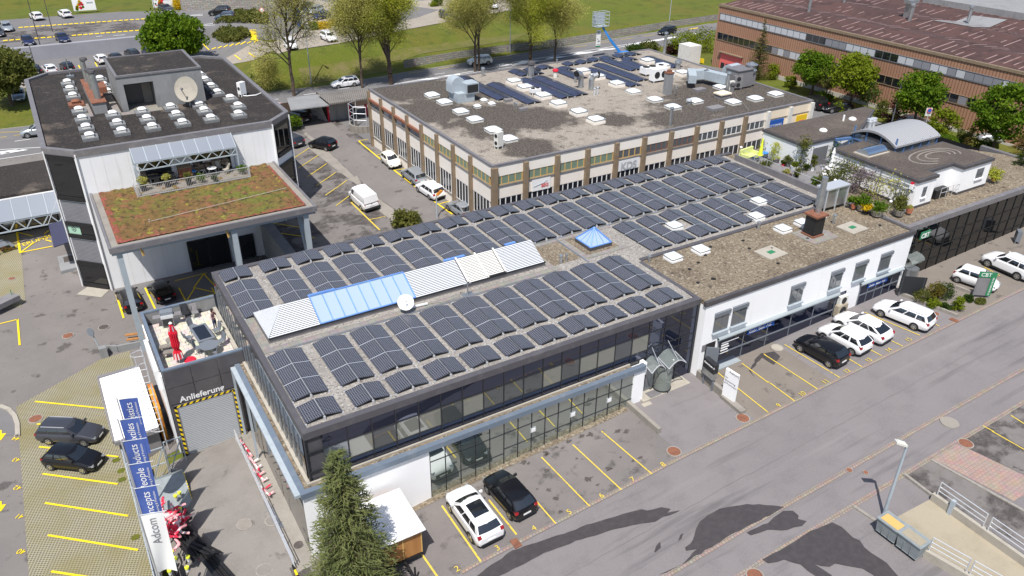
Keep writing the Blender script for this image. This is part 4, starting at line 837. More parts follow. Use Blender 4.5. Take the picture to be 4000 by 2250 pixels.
for i in range(10):
 a=X0+3.738*i+.3;b=X0+3.738*(i+1)-.3
 winrow(a,b,4.8,5.72,4,'s','glass_curtain' if i < 4 else 'glass_grey','wood_trim' if i < 5 else ('rust' if i < 7 else 'white_plastic'))
 winrow(a,b,.9,3.4,5 if i < 5 else 4,'s','glass_dark','white_plastic')
for i in range(8):
 a=Y0+.3+3.8*i+.3;b=Y0+.3+3.8*(i+1)-.3
 if i < 4:winrow(a,b,4.8,5.72,4,'w','glass_curtain','wood_trim')
 else:winrow(a,b,3.9,5.5,2,'w','blind_grey','frame_grey',(1,) if i in (5,6) else ())
 winrow(a,b,.85,3.1,5,'w','glass_dark','white_plastic')
mb=MB();mb.box(X0-.28,X0,43.8,59,5.5,5.78);part('awning_box',mb,M['rust'],kb,'dark red awning boxes along the end wall')
text('KDS',1.15,(43.6,Y0-.1,3.5),(1,0,0),(0,0,1),mat('letter_grey',(.42,.44,.46),.5),kb,bold=.04);mb=MB();mb.box(43.3,46.1,Y0-.07,Y0,3.42,4.62);part('sign_board',mb,M['white_panel'],kb)
mb=MB();mb.box(32.4,34.6,Y0-.07,Y0,3.35,4.6);part('sign_board',mb,M['white_plastic'],kb);text('BSG',.5,(33.5,Y0-.1,3.65),(1,0,0),(0,0,1),M['salmon'],kb,bold=.015);mb=MB();mb.beam((32.6,Y0-.09,3.85),(33.9,Y0-.09,4.1),.05,.03,upv=(0,1,0));mb.beam((33.9,Y0-.09,4.1),(34.2,Y0-.09,4.3),.05,.03,upv=(0,1,0));part('sign_logo',mb,M['steel_paint'],kb)
p=gy(3,0,0,0,Y0)
mb=MB();mb.box(65.6,68.1,Y0-.12,Y0-.02,4.15,5.45);part('sign_board',mb,M['blue_sign'],kb);text('CITY DRINKS',.36,(65.72,Y0-.14,4.7),(1,0,0),(0,0,1),M['white_plastic'],kb)
mb=MB();mb.box(70.4,72.2,Y0-.12,Y0-.02,4.1,5.4);part('sign_board',mb,mat('sign_yellow',(.75,.5,.02),.6),kb);mb=MB();mb.box(70.9,71.7,Y0-.14,Y0-.12,4.3,4.75);part('sign_patch',mb,M['salmon'],kb)
bh=thing('brown_hall','large brown corrugated factory hall with two long window bands and a rusty dark red roof','building',(110,40,0))
XF=92.9;YN,YS,XE=65.5,-25,160
mb=MB();mb.box(XF,XE,YS,YN,.3,10.7,skip='t');part('wall',mb,M['brown_clad'],bh)
def ribs():
 mb=MB();n=40
 for b in range(6):
  x0=XF+.2+b*11;
  mb.poly([(x0,YS,10.72),(x0+5.5,YS,11.35),(x0+5.5,YN-.1,11.35),(x0,YN-.1,10.72)]);mb.poly([(x0+5.5,YS,11.35),(x0+11,YS,10.72),(x0+11,YN-.1,10.72),(x0+5.5,YN-.1,11.35)])
 return mb
rm=mat('rusty_roof',(.068,.035,.03),.7,n=[((.09,.046,.038),.12,.4,.6,6),((.042,.023,.021),.5,.5,.7,7),((.12,.055,.045),1.5,.58,.75,6)])
part('roof',ribs(),rm,bh)
mb=MB();R_=random.Random(9)
for i in range(75):
 y=YN-1-i*1.15
 for b in range(5):
  for s in (0,1):
   if R_.random() < .2:continue
   x0=XF+.4+b*11+s*5.5;t0=R_.uniform(.02,.3);t1=R_.uniform(.5,.98);zz=lambda t:(10.72+.63*t if s==0 else 11.35-.63*t)+.035
   mb.beam((x0+5.5*t0,y,zz(t0)),(x0+5.5*t1,y,zz(t1)),.16,.06)
part('roof_rib',mb,mat('worn_rib',(.3,.2,.19),.7,n=[((.09,.04,.035),.35,.5,.62,6)]),bh)
mb=MB();mb.box(XF-.12,XF+.25,YS,YN+.05,10.5,10.85);mb.box(XF,XE,YN-.2,YN+.1,10.5,10.85);part('roof_edge',mb,M['brown_post'],bh)
mb=MB();mb.box(XF-.06,XF,YS,52,.3,2.35);mb.box(XF-.06,XF,52,YN,-.2,.6);part('plinth',mb,M['plinth'],bh)
for z0,z1,nm in ((8.45,9.45,0),(5.3,6.4,1)):
 F_=MB();runs=[];y=65.0;k=0;R_=random.Random(4+nm)
 mode=0
 while y > -24:
  if nm==0:
   m='w' if (y > 47.2 or 39.8 > y > 36 or 31.5 > y > 29 or 27 > y > 24.2) else ('g' if (47.2 > y > 43.4 or 36 > y > 31.4) else 'b')
   if y < 24.2:m='b' if k % 5 else 'w'
  else:m=R_.choice('ggbggw') if y < 55 else 'g'
  if not runs or runs[-1][0] !=m:runs.append((m,MB()))
  q=runs[-1][1];q.box(XF-.05,XF+.02,y-1.14,y-.06,z0+.04,z1-.04);F_.box(XF-.08,XF+.02,y-.06,y,z0,z1);y -=1.2;k +=1
 F_.box(XF-.09,XF+.02,-25,65.1,z0-.08,z0);F_.box(XF-.09,XF+.02,-25,65.1,z1,z1+.06)
 w=part('window_band',F_,M['brown_post' if nm else 'frame_grey'],bh);[part('pane' if m_=='g' else 'blind',q_,M[{'w':'blind_white','b':'blind_grey','g':'glass_dark'}[m_]],w) for m_,q_ in runs]
mb=MB();mb.box(XF-.1,XF,58.9,63.6,.35,3.35);gt=part('gate',mb,M['salmon'],bh,'salmon red sectional gate')
mb=MB()
for i in range(4):y=63.3-i*1.12;mb.box(XF-.13,XF-.1,y-.85,y,.6,1.75)
part('gate_window',mb,M['dark_int'],gt)
mb=MB();mb.box(XF-.5,XF,58.6,63.9,3.4,3.55);part('gate_lintel',mb,M['brown_post'],bh)
mb=MB();P=[gz(3,0,x,y,11.1) for x,y in ((1660,225),(2060,165),(2400,215),(2060,290))];rz_=lambda x:10.72+.63*(1-abs(((x-XF-.2) % 11)/5.5-1))+.06
for i in range(24):
 for j in range(8):e=[P[0].lerp(P[1],u).lerp(P[3].lerp(P[2],u),v) for u,v in ((i/24,j/8),((i+1)/24,j/8),((i+1)/24,(j+1)/8),(i/24,(j+1)/8))];mb.poly([(q.x,q.y,rz_(q.x)) for q in e][::-1])
part('roof_patch',mb,M['concrete_grey'],bh)
for x,y,h_ in ((405,140,2.6),(760,45,1.2),(1420,215,2.2),(2010,220,2.0)):
 p=gz(3,0,x,y,11);mb=MB();mb.tube(p,p+V((0,0,h_)),.25,n=10);mb.lathe(p+V((0,0,h_)),[(.36,0),(.36,.25),(.1,.4)],10);part('flue',mb,M['metal'],bh)
p=gz(3,0,1400,190,11);mb=MB();mb.box(p.x-.5,p.x+.5,p.y-.5,p.y+.5,11,13.3);mb.box(p.x-1,p.x+1,p.y-.6,p.y+.6,13.3,13.8);part('vent_hood',mb,M['metal'],bh)
gh=thing('grey_hall','flat pale grey roofed hall behind the rusty roof in the far corner','building',(170,30,0));P=[gz(3,0,x,y,11.6) for x,y in ((1560,-10),(2700,175),(3300,260),(3300,-300))]
mb=MB();mb.prism([(p.x,p.y) for p in reversed(P)],1,11.9);part('roof',mb,M['concrete_grey'],gh)
oc=thing('octagonal_building','grey white panelled octagonal office block with dark gravel roof and many dome skylights','building',(3,60,-5))
OP=[(-8.5,46.9),(-6.1,44.5),(11.7,44.5),(14.1,46.9),(14.1,73.6),(11.7,76),(-6.1,76),(-8.5,73.6)]
mb=MB();mb.prism(OP,-5.2,8.8);part('wall',mb,M['white_panel'],oc)
mb=MB();mb.prism(off(OP,.1),8.7,9.3);mb2=MB()
IN=off(OP,-.35)
mb=MB();n=8;O2=off(OP,.1)
for i in range(8):
 a,b,c_,d=O2[i],O2[(i+1) % 8],IN[(i+1) % 8],IN[i]
 mb.poly([(*a,8.75),(*b,8.75),(*b,9.35),(*a,9.35)]);mb.poly([(*a,9.35),(*b,9.35),(*c_,9.35),(*d,9.35)]);mb.poly([(*d,9.35),(*c_,9.35),(*c_,9.0),(*d,9.0)])
part('parapet',mb,M['cap_mid'],oc);mb=MB();mb.prism(IN,8.6,9.1);part('roof',mb,M['roof_dark'],oc)
mb=MB()
for i in range(17):x=-6.1+i*1.05;mb.box(x-.01,x+.01,44.485,44.5,-5,8.7)
for i in range(25):y=47+i*1.05;mb.box(14.1,14.13,y-.015,y+.015,-5,8.7)
part('panel_joint',mb,M['white_dirty'],oc)
def chamf(A_,B_,levels):
 a,b=V((*A_,0)),V((*B_,0));d=(b-a);nrm=V((d.y,-d.x,0)).normalized()
 for (t0,t1,z0,z1,kind) in levels:
  p,q=a+d*t0+nrm*.04,a+d*t1+nrm*.04
  if kind=='louver':
   mb=MB();n=int((z1-z0)/.14)
   for i in range(n):z=z0+(z1-z0)*i/n;mb.poly([(p.x,p.y,z),(q.x,q.y,z),(q.x+nrm.x*.06,q.y+nrm.y*.06,z+.1),(p.x+nrm.x*.06,p.y+nrm.y*.06,z+.1)])
   part('louvre',mb,M['shutter'],oc);mb=MB();mb.poly([p-nrm*.02+V((0,0,z0)),q-nrm*.02+V((0,0,z0)),q-nrm*.02+V((0,0,z1)),p-nrm*.02+V((0,0,z1))]);part('louvre_back',mb,M['slab_grey'],oc)
  else:
   mb=MB();mb.poly([p+V((0,0,z0)),q+V((0,0,z0)),q+V((0,0,z1)),p+V((0,0,z1))]);w=part('window',mb,M['glass_black'],oc)
   f=MB()
   for z in (z0,z1-.25):f.beam(p+V((0,0,z+.15)),q+V((0,0,z+.15)),.3,.4)
   f.beam(p+V((0,0,z0)),p+V((0,0,z1)),.1);f.beam(q+V((0,0,z0)),q+V((0,0,z1)),.1);part('frame',f,M['black'],w)
 f=MB();f.beam(a+nrm*.05+V((0,0,-5)),a+nrm*.05+V((0,0,9)),.35,.1);f.beam(b+nrm*.05+V((0,0,-5)),b+nrm*.05+V((0,0,9)),.35,.1);part('corner_strip',f,M['white_plastic'],oc)
LV=[(.08,.92,4.4,8.7,'w'),(.08,.92,2.1,4.2,'louver'),(.08,.92,.5,2.0,'w'),(.08,.92,-2.2,.4,'louver'),(.08,.92,-4.9,-2.2,'w')]
chamf(OP[0],OP[1],LV);chamf(OP[2],OP[3],[(.08,.92,5.4,8.7,'w'),(.08,.92,1.6,4.4,'w')])
pp_=V((-8.0,46.3,0));nr=V((-2.4,-2.4,0)).normalized()*.0
d_=(V((-6.1,44.5,0))-V((-8.5,46.9,0))).normalized();n_=V((-d_.y*-1,0,0));n_=V((d_.y,-d_.x,0));o_=V((-8.5,46.9,0))+d_*.35+n_*.08
mb=MB();mb.poly([o_+V((0,0,.75)),o_+d_*1.35+V((0,0,.75)),o_+d_*1.35+V((0,0,1.75)),o_+V((0,0,1.75))]);part('window_poster',mb,mat('mint',(.35,.55,.42),.6),oc)
mb=MB();c0=o_+d_*.65+n_*.01+V((0,0,1.35));mb.path([c0+d_*(.22*cos(t*.5236))+V((0,0,.22*sin(t*.5236))) for t in range(13)],.025,5);part('poster_ring',mb,M['black'],oc)
text('A',.3,c0-d_*.1+V((0,0,-.1))+n_*.01,d_,(0,0,1),M['black'],oc,name='poster_letter')
mb=MB();sx0,sx1,sy0,sy1,sz=-.45,7.85,55.7,64.5,12.6
mb.box(sx0,.1,sy0,sy1,9,sz);mb.box(2.95,sx1,sy0,sy1,9,sz);mb.box(.1,2.95,sy0,sy1,11.85,sz);mb.box(.1,2.95,sy0+2.4,sy1,9,11.85)
sh=part('stair_house',mb,M['concrete_grey'],oc)
mb=MB();mb.box(sx0-.08,sx1+.08,sy0-.08,sy0+.2,sz,sz+.18);mb.box(sx0-.08,sx0+.2,sy0+.2,sy1,sz,sz+.18);mb.box(sx1-.2,sx1+.08,sy0+.2,sy1,sz,sz+.18);mb.box(sx0-.08,sx1+.08,sy1,sy1+.2,sz,sz+.18);part('roof_edge',mb,M['cap_mid'],sh);mb=MB();mb.box(sx0+.2,sx1-.2,sy0+.2,sy1,sz,sz+.08);part('roof',mb,M['roof_dark'],sh)
mb=MB();mb.box(2.0,2.9,58.0,58.08,9.1,11.2);part('door',mb,M['concrete'],sh);mb=MB();mb.box(.1,2.95,58.06,58.1,9,11.85);part('back_wall',mb,M['panel_dark'],sh);mb=MB();mb.box(.12,2.93,55.4,58.05,9.05,9.13);part('paving',mb,M['roof_slab'],sh)
mb=MB()
for y0,y1,x0,x1 in ((54.4,55.4,-.8,3.2),(55.4,66,-1.7,-.7),(55.5,60.5,-4.0,-3.3)):mb.box(x0,x1,y0,y1,9.05,9.15)
part('roof_slabs',mb,M['roof_slab'],oc)
mb=MB();mb.box(-3.1,-1.85,56.2,66.5,9,10.2);part('vent_box',mb,M['concrete_grey'],oc);mb=MB();mb.box(-3.2,-1.75,56.1,66.6,10.2,10.3);mb.box(-1.9,-1.2,59.5,62.2,10.3,10.9);part('vent_cover',mb,M['rust'],oc)
mb=MB();mb.tube((-2.4,57.5,10.3),(-2.4,57.5,12.9),.32,n=12);mb.tube((-2.5,61.5,10.3),(-2.5,61.5,12.2),.25,n=12);mb.tube((-2.6,65,10.3),(-2.6,65,12.6),.25,n=12);part('flue',mb,M['metal'],oc,smooth=False)
mb=MB()
for y,z in ((57.5,12.9),(61.5,12.2),(65,12.6)):mb.lathe((-2.45,y,z),[(.26,0),(.4,.1),(.36,.3),(.1,.4)],12)
part('flue_cap',mb,M['cap_dark'],oc)
gc=thing('glass_canopy','sloping grey glass canopy on lattice beams over the balcony of the octagonal block','canopy',(3,44,5))
mb,f=MB(),MB();xa,xb=-1.6,7.6
for i in range(8):
 x0=xa+(xb-xa)*i/8;x1=xa+(xb-xa)*(i+1)/8;mb.poly([(x0+.03,42.9,7.85),(x1-.03,42.9,7.85),(x1-.03,44.45,8.85),(x0+.03,44.45,8.85)])
 f.beam((x0,42.9,7.83),(x0,44.45,8.83),.06)
 f.beam((x0,42.95,7.75),((x0+x1)/2,42.95,7.1),.07);f.beam(((x0+x1)/2,42.95,7.1),(x1,42.95,7.75),.07)
f.beam((xb,42.9,7.83),(xb,44.45,8.83),.06);f.beam((xa,42.95,7.78),(xb,42.95,7.78),.1);f.beam((xa,42.95,7.08),(xb,42.95,7.08),.1)
for x in (xa,xb):f.beam((x,42.95,5.2),(x,42.95,7.8),.12);f.beam((x,44.4,5.2),(x,44.4,8.8),.1);f.beam((x,42.95,7.1),(x,44.4,7.1),.07)
part('glass',mb,M['glass_canopy'],gc);part('lattice',f,M['steel_paint'],gc)
for xa,xb in ((-1.2,1.6),(3.6,7.2)):mb=MB();mb.box(xa,xb,44.4,44.48,5.2,7.3);part('balcony_window',mb,M['glass_black'],oc)
sd=thing('green_roof','reddish green sedum roof canopy on tall grey steel posts in front of the octagonal block','canopy',(3,38,-5))
sx0,sx1,sy0,sy1=-5.7,11.3,31.4,44.45
mb=MB();mb.box(sx0,sx1,sy0,sy1,4.75,5.1);part('deck',mb,M['concrete'],sd)
mb=MB();mb.box(sx0-.1,sx1+.1,sy0-.12,sy0+.08,4.7,5.2);mb.box(sx0-.12,sx0+.08,sy0+.08,sy1,4.7,5.2);mb.box(sx1-.08,sx1+.12,sy0+.08,sy1,4.7,5.2);part('roof_edge',mb,M['cap_mid'],sd)
from mathutils import noise as NZ
mb=MB();mb.grid((sx0+.75,sy0+.7,5.1),(sx1-sx0-1.5,0,0),(0,sy1-sy0-.8,0),110,84,lambda a,b:(0,0,.02+.26*max(0,NZ.noise((a*26,b*20,1)))+.2*abs(NZ.noise((a*52,b*40,5))) if 0 < a < 1 and 0 < b < 1 else -.05));sdm=part('sedum',mb,M['sedum'],sd,smooth=True)
rim=mat('sedum_red',(.24,.065,.045),1,n=[((.15,.085,.03),1.2,.47,.6,7),((.34,.13,.1),4,.55,.72,4),((.08,.04,.02),3,.55,.65,6)],bump=.9,bscale=9)
mb=MB()
for (o,a,b,na,nb) in (((sx0+.62,sy0+.6,5.1),(sx1-sx0-1.3,0,0),(0,.42,0),110,5),((sx0+.62,sy0+.6,5.1),(0,12.2,0),(.5,0,0),80,5),((sx1-.95,sy0+.6,5.1),(.3,0,0),(0,11.5,0),5,80)):
 mb.grid(o,a,b,na,nb,lambda p,q:(0,0,.1+.1*abs(NZ.noise((p*40,q*9,2)))))
part('sedum_rim',mb,rim,sd,smooth=True)
mb=MB()
for x in (sx0+.55,4.0,sx1-.9):
 mb.box(x-.22,x+.22,sy0+.12,sy0+.5,-5.2,4.75)
 mb.beam((x,sy0+.4,1.0),(x,sy0+3.2,4.6),.2);mb.beam((x,sy0+.4,-3.0),(x,sy0+3.4,4.4),.18)
mb.beam((sx0,sy0+.3,4.6),(sx1,sy0+.3,4.6),.3,.4);mb.beam((sx0,sy0+3.3,4.4),(sx1,sy0+3.3,4.4),.2,.3);part('steel_post',mb,M['steel_paint'],sd)
mb=MB();mb.beam((sx0+2.2,sy0+.2,4.7),(sx0+2.3,sy0+.1,3.9),.22,.08);mb.beam((3.4,sy0+.2,4.7),(3.5,sy0+.1,3.9),.22,.08);part('timber_end',mb,M['wood_trim'],sd)
mb=MB();mb.beam((sx0+3.5,sy0+3.6,5.28),(sx1-1,sy0+5.2,5.28),.05,.04);mb.tube((sx0+3.6,sy0+3.6,5.1),(sx0+3.6,sy0+3.6,5.5),.05);part('lifeline',mb,M['slab_pale'],sd)
mb=MB();mb.box(-2.1,8.1,41.1,44.4,5.2,5.26);part('balcony_floor',mb,M['slab'],oc)
mb=MB()
for i in range(69):x=-2.1+i*.15;mb.tube((x,41.1,5.2),(x,41.1,6.3),.014,n=4,cap=False)
for x in (-2.1,8.1):
 for i in range(12):mb.tube((x,41.1+i*.15,5.2),(x,41.1+i*.15,6.3),.014,n=4,cap=False)
 mb.beam((x,41.1,6.3),(x,43,6.3),.05);mb.beam((x,41.1,5.2),(x,41.1,6.3),.1)
mb.beam((-2.1,41.1,6.3),(8.1,41.1,6.3),.05);mb.beam((-2.1,41.1,5.3),(8.1,41.1,5.3),.04);part('balcony_railing',mb,M['alu'],oc)
mb=MB();mb.box(1.6,5.4,44.36,44.46,-4.9,-1.6);part('glass_door',mb,M['glass_black'],oc);mb=MB()
for x in (1.6,3.5,5.4):mb.box(x-.12,x+.12,44.3,44.38,-4.9,-1.6)
mb.box(1.6,5.4,44.3,44.38,-1.75,-1.6);part('door_frame',mb,M['black'],oc)
mb=MB();mb.box(6.6,8.1,44.36,44.46,-4.9,-2.2);part('glass_door',mb,M['glass_dark'],oc)
rw=solo('retaining_wall',(lambda m:(m.box(9.0,10.05,20.5,44.4,-5.1,-1.0),m)[1])(MB()),M['concrete_grey'],'plain grey concrete retaining wall below the sedum canopy beside the lane','wall',(9.5,32,-5))
lb=thing('low_building','low building with dark gravel roof and lattice glass canopy at the left edge','building',(-16,62,-5))
a_=gz(0,1,0,290,.5);
mb=MB();mb.box(-40,-8.6,60.5,70.5,-5,.3);part('wall',mb,M['white_panel'],lb);mb=MB();mb.box(-40,-8.6,60.6,70.6,.3,.6);part('roof',mb,M['roof_dark'],lb)
mb,f=MB(),MB()
for i in range(14):x0=-30+i*1.55;mb.poly([(x0+.04,57.6,-1.1),(x0+1.5,57.6,-1.1),(x0+1.5,60.45,.2),(x0+.04,60.45,.2)]);f.beam((x0,57.6,-1.12),(x0,60.4,.18),.07);f.beam((x0,57.7,-1.2),(x0+.78,57.7,-2.3),.1);f.beam((x0+.78,57.7,-2.3),(x0+1.55,57.7,-1.2),.1)
f.beam((-30,57.7,-1.2),(-8.6,57.7,-1.2),.12);f.beam((-30,57.7,-2.3),(-8.6,57.7,-2.3),.12)
part('canopy_glass',mb,M['glass_canopy'],lb);part('canopy_lattice',f,M['steel_paint'],lb)
mb=MB();mb.box(-11.9,-9.0,60.4,60.5,-5,-2.4);mb.box(-40,-12.2,60.4,60.5,-4.6,-2.6);part('window',mb,M['glass_black'],lb)
mb=MB()
for x in (-12.1,-14.4,-16.6):mb.box(x-.12,x+.12,60.3,60.4,-5,-2.4)
part('window_frame',mb,M['black'],lb)
cs=thing('carport_shed','old lean-to carport shed with corrugated grey roof and red framed garage door','shed',(25,74,-1))
P=[gz(1,0,x,y,2.0) for x,y in ((310,985),(620,948),(750,1055),(350,1105))];mb=MB()
mb.poly(P[::-1]);mb.poly([p-V((0,0,.12)) for p in P]);mb.poly([P[3],P[2],P[2]-V((0,0,.15)),P[3]-V((0,0,.15))]);part('flat_roof',mb,M['concrete_grey'],cs)
Q=[gz(1,0,x,y,2.4) for x,y in ((620,948),(1130,890),(1135,985),(735,1042))];mb=MB();mb.poly(Q[::-1]);mb.poly([Q[3],Q[2],Q[2]-V((0,0,.2)),Q[3]-V((0,0,.2))]);part('corrugated_roof',mb,mat('corrugated',(.2,.185,.17),.9,n=[((.13,.12,.11),.5,.45,.65,6)],stripe=((.95,-.3,0),.28,(.12,.11,.1),.35)),cs)
A0,B0=g(1,0,735,1220),g(1,0,945,1185);d=(B0-A0);d.z=0;L=d.length;d.normalize();nn=V((d.y,-d.x,0));zt=2.0
mb=MB();mb.beam(A0+V((0,0,0)),V((A0.x,A0.y,zt)),.35,.2);mb.beam(B0,V((B0.x,B0.y,zt)),.3,.2);mb.beam(V((A0.x,A0.y,zt)),V((B0.x,B0.y,zt)),.2,.3);part('door_frame',mb,M['red'],cs)
mb=MB();mb.poly([A0+d*.2,B0-d*.2,V((B0.x,B0.y,zt-.1))-d*.2,V((A0.x,A0.y,zt-.1))+d*.2]);part('garage_door',mb,mat('worn_door',(.36,.35,.33),.8,n=[((.28,.27,.25),.8,.45,.6,5,(1,1,.2))]),cs)
mb=MB();bk=nn*-5
mb.poly([A0+bk,B0+bk+d*7,B0+bk+d*7+V((0,0,2.2)),A0+bk+V((0,0,2.2))]);mb.poly([A0-d*7+bk,A0+bk,A0+bk+V((0,0,2.0)),A0-d*7+bk+V((0,0,2.0))]);mb.poly([A0,A0+bk,A0+bk+V((0,0,3)),A0+V((0,0,3))]);mb.poly([B0+bk,B0,B0+V((0,0,3)),B0+bk+V((0,0,2.2))]);part('wall',mb,M['bark'],cs)
C0=g(1,0,1110,1160);mb=MB();mb.beam(C0,C0+V((0,0,1.6)),.35,.3);part('door_post',mb,M['red'],cs)
dw=solo('retaining_wall',(lambda m:(m.box(-45,21.5,126.9,128.05,-.1,2.35),m)[1])(MB()),mat('deck_wall_grey',(.3,.3,.33),.85,n=[((.26,.26,.29),.3,.4,.7,4)]),'long pale grey retaining wall of the upper parking deck behind parked cars','wall',(-10,127.5,0))
mb=MB();Pw=[g(0,0,1830,112),g(0,0,2200,100),g(0,0,2574,105),g(1,0,200,120),g(1,0,330,190),g(1,0,450,285)]
for a,b in zip(Pw,Pw[1:]):
 mb.poly([a-V((0,0,.2)),b-V((0,0,.2)),b+V((0,.3,2.4)),a+V((0,.3,2.4))]);mb.poly([a+V((0,.3,2.4)),b+V((0,.3,2.4)),b+V((.3,1.2,2.4)),a+V((.3,1.2,2.4))])
solo('stone_wall',mb,M['stone_wall'],'curved grey rubble stone wall above the upper car park ramp','wall',tuple(Pw[2]))
mb=MB();Pw=[g(1,0,1490,685),g(1,0,2000,600),g(1,0,2574,520),g(2,0,500,465),g(2,0,900,400),g(2,0,1500,300),g(2,0,2070,215)]
for i,(a,b) in enumerate(zip(Pw,Pw[1:])):
 h0,h1=1.35+.03*i,1.35+.03*(i+1);o1=V((0,.5,0));mb.poly([a-V((0,0,.3)),b-V((0,0,.3)),b+o1*.3+V((0,0,h1)),a+o1*.3+V((0,0,h0))])
solo('stone_wall',mb,M['stone_wall'],'long low rubble stone wall along the grass bank of the main road','wall',tuple(Pw[2]))
sr=thing('showroom','white showroom building with glass front at the top edge','building',(70,150,3))
a,b=g(1,0,1480,35),g(1,0,1850,-5);d=(b-a);mb=MB();mb.box(a.x-8,a.x+60,a.y+1,a.y+14,2.5,9);part('wall',mb,M['white_wall'],sr);mb=MB();mb.box(a.x+1,a.x+16,a.y+.85,a.y+1,3.2,6.5);part('glass_front',mb,M['glass_sky'],sr)
PW,PL,TILT=1.05,1.655,radians(10.5)
def panel_mesh(nm,w,l,mm):
 mb=MB();t=.035
 mb.box(-w/2,w/2,-l/2,l/2,-t,0,1,skip='t');e=.018
 mb.poly([(-w/2+e,-l/2+e,.003),(w/2-e,-l/2+e,.003),(w/2-e,l/2-e,.003),(-w/2+e,l/2-e,.003)],0,[(0,0),(1,0),(1,1),(0,1)])
 mb.poly([(-w/2,-l/2,0),(w/2,-l/2,0),(w/2,l/2,0),(-w/2,l/2,0)],1)
 return mb.mesh(nm,[M[mm],M['frame_dark']])
PM=panel_mesh('solar_panel',PW,PL,'solar_cells')
def frame_mesh(n,w,l,tilt,pitch):
 mb=MB();W_=w*cos(tilt);H=w*sin(tilt);g_=.03
 for j in range(1,n):
  y=(j-n/2)*pitch
  mb.beam((-W_-g_,y,.08),(-g_,y,.08+H),.06,.03);mb.beam((W_+g_,y,.08),(g_,y,.08+H),.06,.03)
 for y in (-(n/2)*pitch,(n/2)*pitch):mb.box(-.06,.06,y-.05,y+.05,0,.06+H-.05)
 mb.beam((0,-(n/2)*pitch,.04+H),(0,(n/2)*pitch,.04+H),.04,.03)
 for s in (-1,1):
  for y in (-(n/2)*pitch,(n/2)*pitch):mb.box(s*(W_+.02)-.05,s*(W_+.02)+.05,y-.05,y+.05,0,.09)
 return mb
FM={}
def array(x,y,z,n,label,group,skip=(),pm=None,w=PW,pitch=1.72,tilt=TILT,nm='solar_array'):
 """x = left edge, y = lower edge; skip = set of (side, row) left out"""
 pm=pm or PM;W_=w*cos(tilt);H=w*sin(tilt);cx,cy=x+W_+.03,y+n*pitch/2
 t=thing(nm,label,'solar array',(cx,cy,z),0,group)
 for s in (-1,1):
  for j in range(n):
   if (s,j) in skip:continue
   o=bpy.data.objects.new('solar_panel',pm);COL.objects.link(o);o.parent=t
   o.location=(s*(W_/2+.03),(j-(n-1)/2)*pitch,.1+H/2);o.rotation_euler=(0,s*tilt,0)
 k=(n,w)
 if k not in FM:FM[k]=frame_mesh(n,w,0,tilt,pitch).mesh('mounting_frame',[M['alu']])
 o=bpy.data.objects.new('mounting_frame',FM[k]);COL.objects.link(o);o.parent=t
 return t
RZ=6.34;xcol=[.42]+[3.26+2.48*k for k in range(19)]
for i,x in enumerate(xcol):
 array(x,18.8,RZ,1,'two panel solar array in the row along the back edge of the office roof','single arrays along the back roof edge')
 array(x,13.13,RZ,3,'six panel solar array behind the slatted rooflight on the office roof','six panel arrays behind the rooflight')
xf=[.42]+[3.26+2.455*k for k in range(10)]
for i,x in enumerate(xf):
 array(x,.7,RZ,1,'two panel solar array in the row along the front edge above navy glass','single arrays along the front roof edge')
 array(x,2.94,RZ,3,'six panel solar array in front of the slatted rooflight on the office roof','six panel arrays in front of the rooflight')
sk={1:{(1,1)},2:{(-1,1)},4:{(1,0)},5:{(1,1)}}
sl_={1:'solar array with a gap on its right slope, left of a white skylight',2:'solar array with a gap on its left slope, right of a white skylight',4:'solar array missing its lowest right panel where a small white skylight sits',5:'solar array missing its middle right panel beside a white skylight near the leafy terrace'}
for k in range(8):
 array(30.18+2.48*k,7.33,RZ,3,sl_.get(k,'complete six panel solar array in the group behind the pale gravel roof'),'arrays behind the pale gravel roof',sk.get(k,()))
PK=panel_mesh('solar_panel',1.0,1.64,'solar_cells_fine')
def kar(c,r,x,y,n,lab,dy=0):
 p=gz(c,r,x,y,6.95);array(p.x,p.y,6.88,n,lab,'arrays on the cream workshop roof',(),PK,1.0,1.66,radians(10.5))
KA=[(2,0,155,1050,6),(2,0,490,995,6),(2,0,635,970,6),(2,0,1185,875,6),(2,0,1262,822,6),(2,0,1190,715,4),(1,0,2430,1010,6),(2,0,640,800,3),(2,0,1300,700,3),(2,0,1610,685,4)]
KL=['long solar array at the left of the workshop roof beside the grey duct cowl','long solar array behind the small white fans on the workshop roof','long solar array just left of the bent flue pipes on the workshop roof','long solar array ending beside the white skylight nearest the roof middle','long solar array ending just short of the white cooling units','solar array in the back row group of four rows by the white cooling units','leftmost long solar array on the cream workshop roof','short solar array behind the red capped vent on the workshop roof','short solar array left of the large white cooling units','short solar array at the far right by the corner of the workshop roof']
for (c,r,x,y,n),l in zip(KA,KL):kar(c,r,x,y,n,l)
for k,(x,y) in enumerate([(560,655),(690,635),(815,612),(940,594),(1070,572),(1195,553),(510,705),(1160,605),(300,690),(170,715),(20,735),(200,748),(90,760)]):
 kar(2,0,x,y+10,1,'small two panel solar array scattered along the far edge of the workshop roof')
kar(1,0,2060,815,1,'small two panel solar array alone at the far left edge of the workshop roof')
def dome_mesh(w,l,h,kerb,mats,sq=True,base=0):
 mb=MB();
 if base:mb.box(-w/2-base,w/2+base,-l/2-base,l/2+base,0,kerb*.55,0);mb.box(-w/2,w/2,-l/2,l/2,kerb*.55,kerb,1)
 else:mb.box(-w/2,w/2,-l/2,l/2,0,kerb,0)
 return mb
